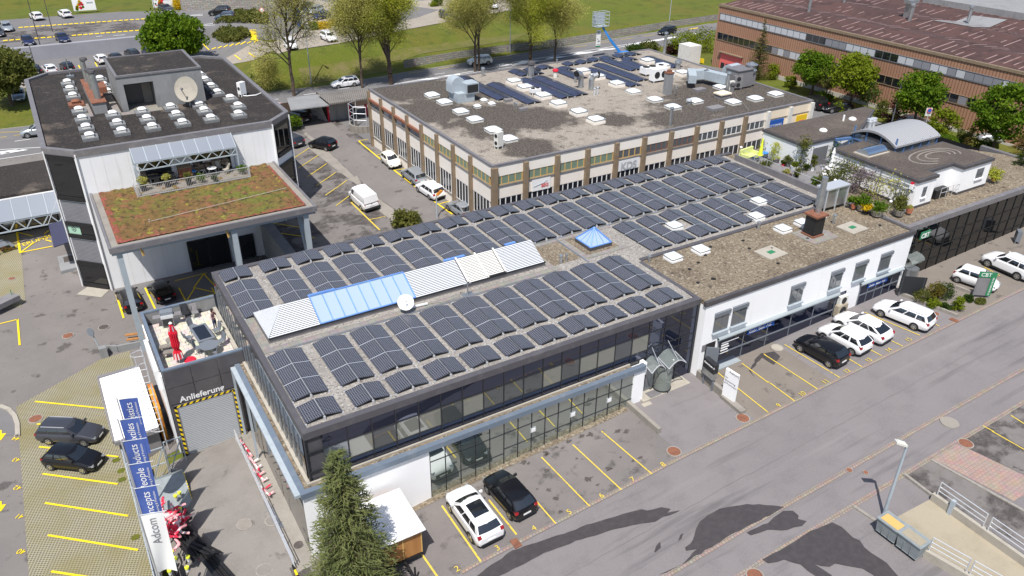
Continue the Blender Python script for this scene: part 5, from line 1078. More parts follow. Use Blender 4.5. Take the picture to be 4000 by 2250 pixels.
def cap_mb(w,l,h,z):
 mb=MB();n=6
 mb.box(-w/2-.04,w/2+.04,-l/2-.04,l/2+.04,z,z+.06)
 mb.grid((-w/2,-l/2,z+.06),(w,0,0),(0,l,0),n,n,lambda a,b:(0,0,h*(max(0,1-abs(2*a-1)**2.5)*max(0,1-abs(2*b-1)**2.5))**.6))
 return mb
SKY={}
def skylight(p,kind,label,group,rz=0):
 if kind not in SKY:
  w,l,h,k,base,m0,m1={'octo':(.72,.72,.16,.5,.33,'white_dirty','white_plastic'),'big':(1.45,1.45,.22,.28,0,'white_dirty','dome'),'tall':(1.5,1.5,.06,.5,.03,'cream','dome'),'small':(.7,.7,.18,.2,0,'white_dirty','white_plastic'),'flat':(1.0,1.0,.05,.3,.04,'white_plastic','dome'),'brown':(.78,.78,.17,.5,.36,'rust','rust')}[kind]
  a=dome_mesh(w,l,h,k,None,base=base).mesh('kerb',[M['kerb_grey'] if kind=='octo' else M[m0],M['white_dirty'] if kind !='brown' else M['rust']]);b=cap_mb(w,l,h,k).mesh('dome',[M[m1]],smooth=True);SKY[kind]=(a,b)
 t=thing('skylight',label,'skylight',tuple(p),rz,group)
 for nm,me in zip(('kerb','dome'),SKY[kind]):o=bpy.data.objects.new(nm,me);COL.objects.link(o);o.parent=t
 return t
for x,ys in ((-4.4,(48.1,51.1,54.3,57.5,60.4,63.5,66.6,69.7)),(-1.6,(48.2,51.1,54.35)),(1.15,(48.15,51.1,54.1)),(3.95,(48.1,51.2,54.15)),(6.7,(48.2,51.2,53.6)),(9.45,(48.2,57.3,60.3,63.4,66.0)),(10.15,(51.1,54.4)),(-1.0,(63.5,66.6,69.6))):
 for y in ys:
  if x==-4.4 and abs(y-60.4) < .1:skylight((x,y,9.1),'brown','rusty brown capped skylight among the white domes of the octagonal roof','domes on the octagonal roof')
  else:
   row='left of the vent box' if x < -4 else ('behind the row of flues' if x==-1.0 else ('right of the stair house' if y > 56 else 'in front of the stair house'))
   skylight((x,y,9.1),'octo','white dome skylight on grey kerb %s, octagonal roof' % row,'domes on the octagonal roof')
K=6.87
for i,(c,r,x,y,k,lab) in enumerate([
(1,0,1770,960,'big','white dome skylight nearest the far left corner of the workshop roof'),(1,0,1895,1030,'big','white dome skylight beside the grey duct cowl'),(1,0,2060,1125,'big','white dome skylight on the moss patch in front of the three little domes'),(1,0,2200,1205,'big','white dome skylight on dark moss on the left of the workshop roof'),(1,0,2385,1310,'big','white dome skylight just behind the tall cream fan unit'),(1,0,2540,1400,'big','white dome skylight right beside the tall cream fan unit near the front'),
(2,0,465,1055,'tall','pale ridged skylight in front of the two long solar arrays'),(2,0,670,1140,'tall','flat topped white skylight alone on pale gravel left of the front pair'),(2,0,842,1220,'tall','flat topped white skylight nearest the front edge of the workshop roof'),
(2,0,1218,925,'big','pale grey skylight behind the brown concrete chimney'),(2,0,1435,1005,'big','yellowed dome skylight in front of the concrete chimney'),(2,0,1618,1080,'big','white dome skylight on dark moss at the middle right front of the workshop roof'),(2,0,1840,1020,'big','white dome skylight with a round cowl beside it'),(2,0,2100,880,'big','white dome skylight beside the twin fan units and steel flue'),(2,0,2222,1030,'big','raised white dome skylight in front of the yellow lidded box'),(2,0,2445,995,'big','white dome skylight near the right edge of the workshop roof'),(3,0,75,950,'big','white dome skylight at the right hand corner of the workshop roof'),
(2,0,710,725,'tall','flat white skylight between the solar arrays, left of a close pair'),(2,0,857,780,'tall','flat white skylight between solar arrays next to the flue bends'),(2,0,1052,855,'tall','flat white skylight at the lower end of the middle solar arrays'),(2,0,1360,622,'tall','flat white skylight behind the white cooling units'),(2,0,1512,672,'tall','flat white skylight right of the white cooling units'),(2,0,1715,745,'tall','flat white skylight left of the big grey air duct'),(2,0,20,830,'tall','flat white skylight at the left beside the long solar arrays'),(2,0,130,890,'tall','flat white skylight just behind the little twin fans'),(2,0,312,975,'tall','flat white skylight just in front of the little twin fans'),
(1,0,2225,1070,'small','little white dome, leftmost of three, in front of the duct cowl'),(1,0,2292,1010,'small','little white dome, rearmost of three, near the solar array end'),(1,0,2370,1045,'small','little white dome, rightmost of three, near the solar array end')]):
 p=gz(c,r,x,y,K+.15);skylight((p.x,p.y,K),k,lab,'skylights on the workshop roof')
for c,r,x,y,k,lab in [(2,1,1632,825,'flat','white square skylight in the gap of a solar array behind the pale roof'),(2,1,2478,575,'flat','white square skylight among solar arrays nearest the leafy terrace'),(2,1,2455,730,'flat','white square skylight at the lower end of a solar array by the pale gravel roof'),(2,1,1898,1065,'flat','white square skylight, right of the two at the left end of the pale gravel roof'),(2,1,1620,1140,'flat','white square skylight, leftmost on the pale gravel roof'),(3,1,150,855,'flat','yellowed square skylight left of the dark rusty chimney'),(3,1,350,795,'flat','cream square skylight just behind the dark rusty chimney'),(3,1,500,715,'flat','white square skylight beside the steel flue at the roof edge')]:
 p=gz(c,r,x,y,6.5);skylight((p.x,p.y,6.33),k,lab,'skylights on the office and shop roofs')
for c,r,x,y,lab in ((3,1,848,840,'square white plate with small green hatch near the terrace corner'),(3,1,30,1090,'square white plate with small green hatch in the middle of the pale roof')):
 p=gz(c,r,x,y,6.35);t=thing('roof_drain',lab,'roof hatch',(p.x,p.y,6.3),radians(2));mb=MB();mb.box(-1.0,1.0,-.85,.85,0,.08);part('plate',mb,M['slab_pale'],t,local=True);mb=MB();mb.box(-.3,.3,-.2,.2,.08,.12);part('hatch',mb,M['green_sign'],t,local=True)
def post(c,r,x,y,z,h,rad,m,label,cat='vent pipe',cap=True,top=None,nm='vent_pipe'):
 p=gz(c,r,x,y,z);t=thing(nm,label,cat,(p.x,p.y,z-.05));mb=MB();mb.tube(p-V((0,0,.05)),p+V((0,0,h)),rad,n=12);part('pipe',mb,M[m],t)
 if cap:mb=MB();mb.lathe(p+V((0,0,h)),[(rad*1.1,0),(rad*1.45,rad*.4),(rad*1.3,rad*1.1),(rad*.3,rad*1.5)],12);part('cap',mb,M[top or m],t)
 return t
p=gz(3,1,490,930,6.35);ch=thing('chimney','dark square chimney with rusty cap and tall steel flue on the pale gravel roof','chimney',(p.x,p.y,6.3))
mb=MB();mb.box(p.x-.55,p.x+.55,p.y-.05,p.y+1.0,6.3,8.1);part('stack',mb,M['black'],ch);mb=MB();mb.box(p.x-.7,p.x+.7,p.y-.2,p.y+1.15,8.1,8.25);mb.box(p.x-.65,p.x+.65,p.y-.15,p.y+1.1,6.3,6.5);part('cap',mb,M['rust'],ch);mb=MB();mb.tube((p.x+.15,p.y+.5,8.25),(p.x+.15,p.y+.5,11.3),.24,n=12);part('flue',mb,M['metal'],ch)
mb=MB();mb.box(p.x-1.3,p.x+1.6,p.y-.9,p.y+1.5,6.3,6.36);part('slab_base',mb,M['roof_slab'],ch)
p=gz(3,1,560,680,6.4);cb=thing('ventilation_unit','large stainless steel ventilation box at the corner of the leafy terrace','ventilation unit',(p.x,p.y,6.3));q=gz(3,1,770,620,6.4);mb=MB();d=(q-p).normalized();s=V((-d.y,d.x,0));mb.obox((p+q)/2+s*.55+V((0,0,1.1)),d*(q-p).length/2,s*.5,(0,0,.85));part('casing',mb,M['metal'],cb);mb=MB();mb.obox((p+q)/2+s*.55+V((0,0,2.0)),d*((q-p).length/2+.1),s*.62,(0,0,.06));part('lid',mb,M['alu'],cb)
mb=MB()
for a in (p,(p+q)/2,q):mb.beam(a+V((0,0,-.1)),a+V((0,0,2)),.08)
part('frame',mb,M['alu'],cb)
for c,r,x,y,z,h,rad,m,lab in [(3,1,655,800,6.3,.7,.12,'metal','short bent steel pipe between the dark chimney and the white plate'),(2,1,490,1195,6.35,.55,.12,'metal','larger of two short steel pipes beside the slatted rooflight'),(2,1,545,1175,6.35,.5,.09,'metal','slimmer of two short steel pipes beside the slatted rooflight'),(2,1,1378,1180,6.35,.4,.1,'metal','short steel pipe at the left corner of the pale roof'),(2,1,2475,850,6.35,.5,.12,'metal','short steel pipe at the rear edge of the pale roof'),(1,0,2283,765,K,.9,.2,'metal','grey vent pipe with flat cap at the far edge of the workshop roof'),(2,0,190,770,K,1.5,.4,'metal','wide galvanised vent stack with dark cap among solar arrays'),(2,0,1530,545,K,2.9,.22,'metal','tall thin grey pipe at the far right corner of the workshop roof'),(2,0,1590,1265,K,1.9,.17,'metal','slim grey pipe at the front edge of the workshop roof'),(2,0,2155,940,K,2.4,.22,'metal','steel flue beside the twin fan units'),(2,0,635,830,K,1.0,.15,'metal','thin vent pipe left of the bent flues'),(2,0,450,640,K,.5,.1,'metal','tiny chrome pipe at the far roof edge'),(2,0,828,960,K,.8,.12,'alu','left of two short chrome pipes in front of the bent flues'),(2,0,858,950,K,.8,.12,'alu','right of two short chrome pipes in front of the bent flues'),(2,0,25,1080,K,.5,.1,'metal','left of two short grey pipes on the left of the workshop roof'),(2,0,45,1085,K,.45,.1,'metal','right of two short grey pipes on the left of the workshop roof'),(2,0,1665,690,K,.7,.35,'metal','round roof fan behind the far right solar array')]:
 post(c,r,x,y,z,h,rad,m,lab,top='cap_dark' if rad > .35 else None)
t=post(2,0,435,775,K,.7,.28,'white_dirty','white box vent with a red domed cap among the solar arrays',top='red')
post(2,0,2130,1449,0,7.6,.28,'metal','tall galvanised flue standing in front of the cream workshop wall','flue',top='cap_dark')
p=gy(3,1,965,30,12.3);p.z=7.6;TT=upto(V((p.x+.55,p.y,0)),3,0,1085,1180)-.35;tf=thing('twin_flue','pair of tall stainless flues rising from a grey hood on the terrace','flue',(p.x,p.y,6.4))
mb=MB()
for dx in (0,.55):mb.tube((p.x+dx,p.y,7.6),(p.x+dx,p.y,TT),.24,n=14)
part('pipe',mb,M['metal'],tf);mb=MB()
for dx in (0,.55):mb.lathe((p.x+dx,p.y,TT),[(.3,0),(.3,.08),(.24,.1),(.3,.2),(.3,.28),(.1,.34)],14)
part('cap',mb,M['alu'],tf);mb=MB();mb.box(p.x-.7,p.x+1.2,p.y-.5,p.y+.7,7.4,8.2);i=len(mb.v)
mb.prism([(p.x-1.1,p.y-2.0),(p.x+.4,p.y-2.0),(p.x+.4,p.y-.5),(p.x-1.1,p.y-.5)],7.0,7.6);mb.poly([(p.x-1.1,p.y-2,7.6),(p.x+.4,p.y-2,7.6),(p.x,p.y-.9,8.6),(p.x-.6,p.y-.9,8.6)]);mb.poly([(p.x-1.1,p.y-.5,7.6),(p.x-1.1,p.y-2,7.6),(p.x-.6,p.y-.9,8.6)]);mb.poly([(p.x+.4,p.y-2,7.6),(p.x+.4,p.y-.5,7.6),(p.x,p.y-.9,8.6)]);mb.poly([(p.x-.6,p.y-.9,8.6),(p.x,p.y-.9,8.6),(p.x+.4,p.y-.5,7.6),(p.x-1.1,p.y-.5,7.6)]);part('hood',mb,M['frame_grey'],tf);mb=MB();mb.box(p.x-.9,p.x+.2,p.y-1.8,p.y-.7,6.4,6.8);part('hearth',mb,M['black'],tf)
p=gz(1,0,2120,1025,K);dc=thing('duct_cowl','bulky grey sheet metal duct cowl with dark louvre mouth on the workshop roof','duct',(p.x,p.y,K))
x,y=p.x,p.y;mb=MB();mb.box(x-1.2,x+1.0,y-.1,y+2.3,K,K+1.1);mb.box(x-.2,x+1.5,y-.3,y+1.4,K+1.0,K+2.2);P=[(x-1.5,K+1.0)]+[(x-.6-.9*cos(pi*t/10),K+1.9+.9*sin(pi*t/10)) for t in range(11)]+[(x+.3,K+1.0)]
n=len(P);i=len(mb.v);mb.v +=[(a,y+.9,b) for a,b in P]+[(a,y+2.4,b) for a,b in P]
for k in range(n):mb.f.append((i+k,i+(k+1) % n,i+n+(k+1) % n,i+n+k));mb.m.append(0)
mb.f.append(tuple(range(i,i+n)));mb.m.append(0);mb.f.append(tuple(range(i+2*n-1,i+n-1,-1)));mb.m.append(0)
part('casing',mb,M['steel_paint'],dc);mb=MB();mb.box(x-.05,x+1.4,y-.34,y-.3,K+1.15,K+2.05);part('louvre',mb,M['dark_int'],dc)
for j,(x,y,lab) in enumerate(((690,880,'left bent galvanised flue with hooded mouth on the workshop roof'),(795,905,'right bent galvanised flue with black hooded mouth on the workshop roof'))):
 p=gz(2,0,x,y,K);bf=thing('bent_flue',lab,'flue',(p.x,p.y,K));mb=MB();mb.path([p,p+V((0,0,1.3)),p+V((-.15 if j==0 else .15,-.1,1.7)),p+V((-.9 if j==0 else .7,-.3,1.9))],.34,12);part('pipe',mb,M['metal'],bf);e=p+V((-.9 if j==0 else .7,-.3,1.9));mb=MB();mb.tube(e,e+V((-.12 if j==0 else .12,-.03,-.02)),.42,n=12);part('mouth',mb,M['dark_int'],bf)
p=gz(2,0,1580,955,K);cc=thing('chimney','square grey concrete chimney with rusty top and a small dish on the workshop roof','chimney',(p.x,p.y,K));mb=MB();mb.box(p.x-.4,p.x+.4,p.y,p.y+.8,K,K+2.6);part('stack',mb,M['concrete_grey'],cc);mb=MB();mb.box(p.x-.45,p.x+.45,p.y-.05,p.y+.85,K+2.6,K+2.75);mb.box(p.x-.25,p.x+.25,p.y+.2,p.y+.6,K+2.75,K+3.0);part('cap',mb,M['rust'],cc)
def dish(p,R,aim,mastz,m,root_label,big=False):
 t=thing('satellite_dish',root_label,'satellite dish',tuple(p));c=p+V((0,0,mastz));mb=MB();D=V(aim).normalized()
 mb.lathe(c,[(R*.02,0),(R*.5,R*.07),(R*.8,R*.1),(R,R*.15),(R*1.0,R*.17),(R*.78,R*.12),(R*.5,R*.07),(R*.02,R*.03)],22,ax=D);part('reflector',mb,M[m],t)
 mb=MB();mb.tube(p,c-D*.05,R*.06+.015);f=c+D*R*.95;lo=c+V((0,0,-R*.9))+D*R*.2;mb.tube(lo,f,R*.03+.008);part('mast',mb,M['metal'],t);mb=MB();mb.lathe(f,[(R*.08,0),(R*.1,R*.2)],8,ax=-D);part('receiver',mb,M['slab_grey'],t)
 return t
p=gz(2,0,1605,965,K);dish(p+V((.3,-.2,0)),.45,(.8,-.4,.3),1.0,'white_dirty','small white satellite dish beside the concrete chimney')
p=gz(0,0,1890,1045,9.1);dish(p+V((0,-1.3,0)),1.3,(-.6,-.74,.3),1.9,'slab_pale','very large grey satellite dish against the concrete stair house')
p=gz(1,2,1510,240,6.35);dish(p,.55,(-.2,-.75,.7),.75,'white_plastic','white satellite dish on the roof in front of the slatted rooflight')
p=gz(1,2,2130,70,6.35);mb=MB();mb.tube(p,p+V((0,0,.9)),.05);mb.beam(p+V((-.3,0,.9)),p+V((.3,0,.9)),.05);mb.box(p.x-.4,p.x+.4,p.y-.3,p.y+.3,6.34,6.42);solo('antenna',mb,M['metal'],'small roof antenna mast on a slab by the rooflight gutter','antenna',(p.x,p.y,6.35))
mb=MB();a,b=gz(1,2,1560,190,6.5),gz(1,2,1725,152,6.5);mb.beam(a,b,.12,.1);solo('cable_duct',mb,M['white_plastic'],'short white cable duct beside the white satellite dish','cable duct',tuple(a))
def cable(pts,z,m,lab,rad=.02):
 Q=[gz(*t,z) for t in pts];mb=MB();mb.path([p for p in Q],rad,5);solo('cable',mb,M[m],lab,'cable',tuple(Q[0]))
cable([(1,2,1725,155),(1,2,1900,130),(1,2,2040,80),(1,2,2055,30),(1,2,2120,50)],6.42,'slab_pale','pale cable looping over the roof slabs by the rooflight')
cable([(2,1,1000,1040),(2,1,1020,1070),(2,1,1000,1100),(2,1,1095,1115)],6.38,'slab_pale','loose pale cable in front of the pyramid rooflight')
cable([(2,0,920,975),(2,0,1100,960),(2,0,1350,910),(2,0,1450,900),(2,0,1540,935)],K+.04,'slab_pale','pale cable crossing the workshop roof to the chimney')
cable([(2,0,2230,920),(2,0,2260,970),(2,0,2330,1040),(2,0,2380,1110)],K+.04,'slab_pale','pale cable winding to the front edge of the workshop roof')
cable([(0,0,2440,960),(0,0,2480,965),(0,0,2574,955),(1,0,60,930)],9.2,'white_plastic','white pipe running from the fan unit to the octagonal roof edge',.06)
def fanbox(p,w,d,h,face,nfan,label,nm='cooling_unit',legs=.25,m='white_plastic',top=False):
 t=thing(nm,label,'cooling unit',tuple(p),face);mb=MB();mb.box(-w/2,w/2,-d/2,d/2,legs,legs+h);part('casing',mb,M[m],t,local=True)
 if legs > .05:
  mb=MB()
  for sx in (-1,1):
   for sy in (-1,1):mb.box(sx*w*.42-.04,sx*w*.42+.04,sy*d*.4-.04,sy*d*.4+.04,0,legs)
  part('leg',mb,M[m],t,local=True)
 for i in range(nfan):
  mb=MB();u=(i-(nfan-1)/2)*w/nfan if not (h > w) else 0;v=legs+h/2 if not (h > w) else legs+h*(i+.5)/nfan
  if top:mb.lathe((u,0,legs+h),[(d*.36,0),(d*.36,.08)],16)
  else:mb.lathe((u,-d/2,v),[(min(w/nfan,h)*.38 if h <=w else min(w,h/nfan)*.36,0),(min(w/nfan,h)*.38 if h <=w else min(w,h/nfan)*.36,.03)],16,ax=(0,-1,0))
  part('fan',mb,M['dark_int'],t,local=True)
 return t
p=gz(2,0,1465,820,K);fanbox(p,2.3,.9,1.5,0,2,'white cooling unit with two side fans, front of the group on the workshop roof')
p=gz(2,0,1375,750,K);fanbox(p,2.2,1.3,.8,0,2,'white cooling unit with two top fans, left of the group on the workshop roof',top=True)
p=gz(2,0,1490,740,K);fanbox(p,1.2,1.0,.9,0,1,'white cooling unit with one top fan, behind the two fan unit',top=True)
p=gz(2,0,1575,800,K);fanbox(p,1.0,1.0,.9,0,1,'white cooling unit with one top fan, right of the two fan unit',top=True)
p=gz(2,0,232,945,K);fanbox(p,1.3,.7,.45,0,2,'little white twin fan unit between two flat white skylights',top=True)
p=gz(2,0,2195,915,K);fanbox(p,.9,.4,1.0,0,1,'pale single fan unit standing by the steel flue',m='white_dirty');p=gz(2,0,2258,900,K);fanbox(p,1.1,.5,1.5,radians(-20),2,'grey twin fan unit beside the dark ventilation plant',m='slab_grey')
p=gz(1,0,2440,1490,K);fanbox(p,.55,.8,1.5,radians(-75),2,'tall cream fan unit with fans one above the other near the workshop roof front',m='white_dirty')
p=gz(0,0,2440,965,9.1);fanbox(p,.5,.8,1.3,radians(-60),1,'white fan unit at the right edge of the octagonal roof',m='white_plastic')
p=gy(3,2,745,115,-.75);fanbox(V((p.x,-.78,p.z-.35)),.95,.34,.75,0,1,'white wall mounted fan unit between the two shop windows',legs=0,m='white_dirty');p=gy(3,2,730,210,-.95);fanbox(V((p.x,-.95,p.z-.5)),1.15,.4,.95,0,1,'yellowed fan unit on the ground between the shop windows',legs=0,m='concrete_warm')
p=g(3,1,2490,990);fanbox(p,.8,.4,1.0,radians(40),1,'dark fan unit standing by the black glass building',m='frame_grey')
p=gz(2,0,2318,885,K);vp_=thing('ventilation_plant','dark ventilation plant with fat grey duct bending over the right of the workshop roof','ventilation unit',(p.x,p.y,K))
mb=MB();mb.box(p.x-1.4,p.x+1.2,p.y-.3,p.y+1.9,K+.2,K+2.3);mb.box(p.x+1.2,p.x+2.1,p.y,p.y+1.5,K+.2,K+1.7);part('casing',mb,M['slab_grey'],vp_);mb=MB();mb.box(p.x-1.5,p.x+1.3,p.y-.4,p.y+2.0,K+2.3,K+2.4);part('lid',mb,M['cap_mid'],vp_)
Q=[gz(2,0,x,y,K+1.2) for x,y in ((1815,800),(1825,750),(1960,740),(2170,800))];mb=MB()
mb.beam(Q[0],Q[1]+V((0,.5,.2)),1.0,1.0);mb.beam(Q[1]+V((-.2,.2,0)),Q[2],1.1,1.1);mb.beam(Q[2]-V((.3,0,0)),Q[3],1.1,1.1);mb.tube(p+V((-.6,2.3,1.5)),p+V((1.2,2.5,1.5)),1.0,n=16);part('duct',mb,M['steel_paint'],vp_);mb=MB();mb.lathe(p+V((1.6,.5,1.7)),[(.6,0),(.75,.3),(.6,.5),(.6,.9),(.8,1.0),(.2,1.3)],14);part('cowl',mb,M['metal'],vp_)
mb=MB();p=gz(2,0,2118,985,K);mb.box(p.x-.8,p.x+.8,p.y-.5,p.y+.7,K,K+.5);t=solo('roof_box',mb,M['slab_grey'],'grey roof box with a yellow lid in front of the steel flue','roof box',(p.x,p.y,K));mb=MB();mb.box(p.x-.9,p.x+.9,p.y-.6,p.y+.8,K+.5,K+.65);part('lid',mb,M['cream_warm'],t)
for c,r,x,y,w,lab in ((2,0,1883,905,.8,'low grey box on the dark right part of the workshop roof'),(2,0,2043,1090,1.0,'flat grey hatch on dark moss near the front roof edge'),(2,0,112,1100,.5,'small grey box on the left gravel of the workshop roof'),(1,0,2535,1010,.5,'small grey box at the lower end of the left solar array')):
 p=gz(c,r,x,y,K+.1);mb=MB();mb.box(p.x-w,p.x+w,p.y-w*.6,p.y+w*.6,K,K+.3);solo('roof_box',mb,M['slab_grey'],lab,'roof box',(p.x,p.y,K))
p=gz(2,0,1778,1050,K);post(2,0,1778,1050,K,.35,.25,'metal','round metal cowl next to a white dome on dark moss',top='alu')
p=gz(0,0,710,775,9.1);mb=MB();mb.box(p.x-.4,p.x+.4,p.y-.3,p.y+.3,9.1,9.3);mb.tube((p.x,p.y,9.3),(p.x,p.y,11.3),.06);mb.beam((p.x,p.y-.1,9.3),(p.x,p.y+.6,10.4),.05);solo('roof_mast',mb,M['metal'],'thin mast on a concrete block at the back edge of the octagonal roof','mast',(p.x,p.y,9.1))
R_=random.Random(8)
for i in range(14):
 x=R_.uniform(29.5,50);y=R_.uniform(.5,5.8);mb=MB();mb.lathe((x,y,6.3),[(.13,0),(.13,.07),(.05,.1)],8);solo('roof_stud',mb,M['black'],'small black roof stud in the pale gravel of the shop roof','roof stud',(x,y,6.3),'black studs in the pale gravel roof')
PAINT={'white':mat('paint_white',(.8,.8,.81),.35,coat=.6,spec=.4),'cream':mat('paint_cream',(.78,.76,.68),.35,coat=.6,spec=.4),'black':mat('paint_black',(.007,.007,.009),.28,coat=.5,spec=.4),'grey':mat('paint_grey',(.06,.062,.075),.3,.3,coat=.6),'silver':mat('paint_silver',(.42,.45,.48),.32,.55,coat=.5),'navy':mat('paint_navy',(.016,.022,.07),.28,.1,coat=.6),'blue':mat('paint_blue',(.07,.1,.15),.3,.3,coat=.6),'camo':mat('paint_leafy',(.78,.78,.74),.35,coat=.5,coords='O',n=[((.35,.42,.3),2.2,.56,.6,4)])}
M['lamp_red']=mat('lamp_red',(.3,.008,.012),.2,coat=.6);M['lamp_clear']=mat('lamp_clear',(.34,.36,.38),.12,.3,coat=.6);M['rim']=mat('rim',(.5,.51,.52),.3,.8);M['plate']=mat('plate',(.8,.8,.78),.5);M['trim']=mat('trim',(.02,.02,.022),.6)
TY={
'hatch':(2.5,.8,.66,1.74,1.47,.72,.95,1.0,.92,.12,-1.32,-1.82,.31),'city':(2.3,.66,.5,1.62,1.48,.74,.98,1.0,.98,.32,-1.1,-1.55,.29),
'wagon':(2.66,.88,1.0,1.8,1.48,.73,.95,.98,.92,.1,-1.9,-2.22,.32),'suv':(2.68,.84,.9,1.86,1.64,.9,1.1,1.12,.98,.2,-1.72,-2.1,.36),
'sedan':(2.6,.85,.98,1.78,1.43,.7,.93,.98,.88,.02,-1.1,-1.98,.32),'coupe':(2.5,.85,.8,1.8,1.36,.7,.92,.98,.7,-.15,-.95,-1.95,.33),
'van':(3.0,.88,.98,1.9,1.95,.98,1.15,1.1,1.42,.82,-2.4,-2.46,.34),'mpv':(2.65,.8,.75,1.8,1.6,.8,1.05,1.05,1.15,.35,-1.6,-1.98,.32)}
CARS={}
def car_parts(ty,col,opt=''):
 key=(ty,col,opt)
 if key in CARS:return CARS[key]
 wb,fo,ro,W,H,hd,cw,br,A_,B_,C_,D_,R=TY[ty];w=W/2;xf=wb/2+fo;xr=-wb/2-ro
 van=ty=='van'
 tz=br if ty not in ('sedan','coupe') else br-.02
 ST=[(xr,.8,tz-.3,.42),(xr+.05,.9,tz-.12,.32),(xr+.22,.97,tz-.02,.24),(xr+.7,1,br,.22),(-wb*.2,1,br-.01,.2),(wb*.12,1,(br+cw)/2,.2),(A_-.05,1,cw,.2),(A_+.3,.99,(cw+hd)/2+.06,.2),(xf-.4,.96,hd+.02,.22),(xf-.16,.88,hd-.07,.25),(xf-.03,.77,hd-.2,.3),(xf,.7,hd-.28,.36)]
 mb=MB();n=11;rings=[]
 for x,k,zt,zb in ST:
  ww=w*k;zm=zb+(zt-zb)*.52
  half=[(ww*.86,zb),(ww*.97,zb+.1),(ww,zm),(ww*.965,zt-.1),(ww*.86,zt),(0,zt+.035)]
  rings.append([(x,y,z) for y,z in half]+[(x,-y,z) for y,z in reversed(half[:-1])])
 for r_ in rings:mb.v +=r_
 for j in range(len(ST)-1):
  for k in range(n-1):a=j*n+k;mb.f.append((a,a+1,a+n+1,a+n));mb.m.append(0)
  a=j*n;mb.f.append((a+n-1,a,a+n,a+2*n-1));mb.m.append(1)
 mb.f.append(tuple(range(n)));mb.m.append(0);e=(len(ST)-1)*n;mb.f.append(tuple(range(e+n-1,e-1,-1)));mb.m.append(0)
 wl=w*.9;wr=w*(.72 if not van else .82);zl0=cw-.02;zl1=br-.02;zr=H-.07
 lowA,lowD=(A_,zl0),(D_,zl1);upB,upC=(B_,zr),(C_,zr-.02)
 def side(s,u,v,o=0):
  lx,lz=lowD[0]+(lowA[0]-lowD[0])*u,lowD[1]+(lowA[1]-lowD[1])*u;ux,uz=upC[0]+(upB[0]-upC[0])*u,upC[1]+(upB[1]-upC[1])*u
  bul=.03*sin(pi*v);return (lx+(ux-lx)*v,s*(wl+(wr-wl)*v+bul+o),lz+(uz-lz)*v+o*.3)
 def cross(end,u,v,o=0):
  (lx,lz),(ux,uz)=((lowA,upB) if end > 0 else (lowD,upC));y=(wl+(wr-wl)*v)*(2*u-1);bow=.1*(1-(2*u-1)**2)*(1 if end > 0 else .6)
  return (lx+(ux-lx)*v+end*(bow+o),y,lz+(uz-lz)*v+o*.5+(.03 if v > .9 else 0)*(1-(2*u-1)**2))
 for s in (-1,1):
  for i in range(6):
   for j in range(3):
    q=[side(s,i/6,j/3),side(s,(i+1)/6,j/3),side(s,(i+1)/6,(j+1)/3),side(s,i/6,(j+1)/3)];mb.poly(q if s < 0 else q[::-1],0)
 for end in (-1,1):
  for i in range(4):
   for j in range(2):
    q=[cross(end,i/4,j/2),cross(end,(i+1)/4,j/2),cross(end,(i+1)/4,(j+1)/2),cross(end,i/4,(j+1)/2)];mb.poly(q if end > 0 else q[::-1],0)
 def roof(a,b,lift=0):
  xl=upC[0]+(upB[0]-upC[0])*a;y=wr*(2*b-1);e=1-abs(2*b-1)**3;bow=.1*(1-(2*b-1)**2);xl +=bow*(1 if a > .99 else (-.6 if a < .01 else 0))
  return (xl,y,zr-.02*(1-a)+(.075*e)*(.35+.65*sin(pi*min(1,max(0,.1+.8*a))))+lift)
 i0=len(mb.v)
 for j in range(7):
  for k in range(7):mb.v.append(roof(j/6,k/6))
 for j in range(6):
  for k in range(6):q=i0+j*7+k;mb.f.append((q,q+7,q+8,q+1));mb.m.append(0)
 for x in (-wb/2,wb/2):
  for s in (-1,1):
   P=[(x+R*1.17*cos(t*pi/9),s*(w+.006),R+R*1.17*sin(t*pi/9)) for t in range(-1,11)];mb.poly(P if s < 0 else P[::-1],1)
 mb.box(xr-.015,xr+.12,-w*.72,w*.72,.3,.46,1);mb.box(xf-.1,xf+.012,-w*.55,w*.55,.3,hd-.3,1)
 if ty=='suv':
  for s in (-1,1):mb.box(-wb/2+.4,wb/2-.4,s*(w+.004)-.02,s*(w+.004)+.02,.24,.4,1)
 body=mb.mesh('body',[PAINT[col],M['trim']],smooth=True);body.set_sharp_from_angle(angle=radians(38))
 gl=MB();segs=[(.05,.3),(.33,.62),(.65,.93)] if ty in ('wagon','suv','mpv','sedan') else [(.06,.34),(.4,.64),(.67,.93)]
 if ty in ('city','coupe'):segs=[(.1,.46),(.5,.92)]
 if van:segs=[(.78,.95)]
 o=.012
 for s in (-1,1):
  for a,b in segs:
   for j in range(2):
    v0,v1=(.1,.5) if j==0 else (.5,.88);q=[side(s,a,v0,o),side(s,b,v0,o),side(s,b,v1,o),side(s,a,v1,o)];gl.poly(q if s < 0 else q[::-1])
 for end in (-1,1):
  if van and end < 0:continue
  for i in range(4):
   a,b=.06+.88*i/4,.06+.88*(i+1)/4;q=[cross(end,a,.1,o),cross(end,b,.1,o),cross(end,b,.9,o),cross(end,a,.9,o)];gl.poly(q if end > 0 else q[::-1])
 glass=gl.mesh('window',[M['car_glass']],smooth=False)
 ex=[]
 if 'pano' in opt:
  p=MB();i0=0
  for j in range(5):
   for k in range(5):p.v.append(roof(.25+.6*j/4,.14+.72*k/4,.012))
  for j in range(4):
   for k in range(4):q=j*5+k;p.f.append((q,q+5,q+6,q+1));p.m.append(0)
  ex.append(('sunroof',p.mesh('sunroof',[M['car_glass']]),(0,0,0)))
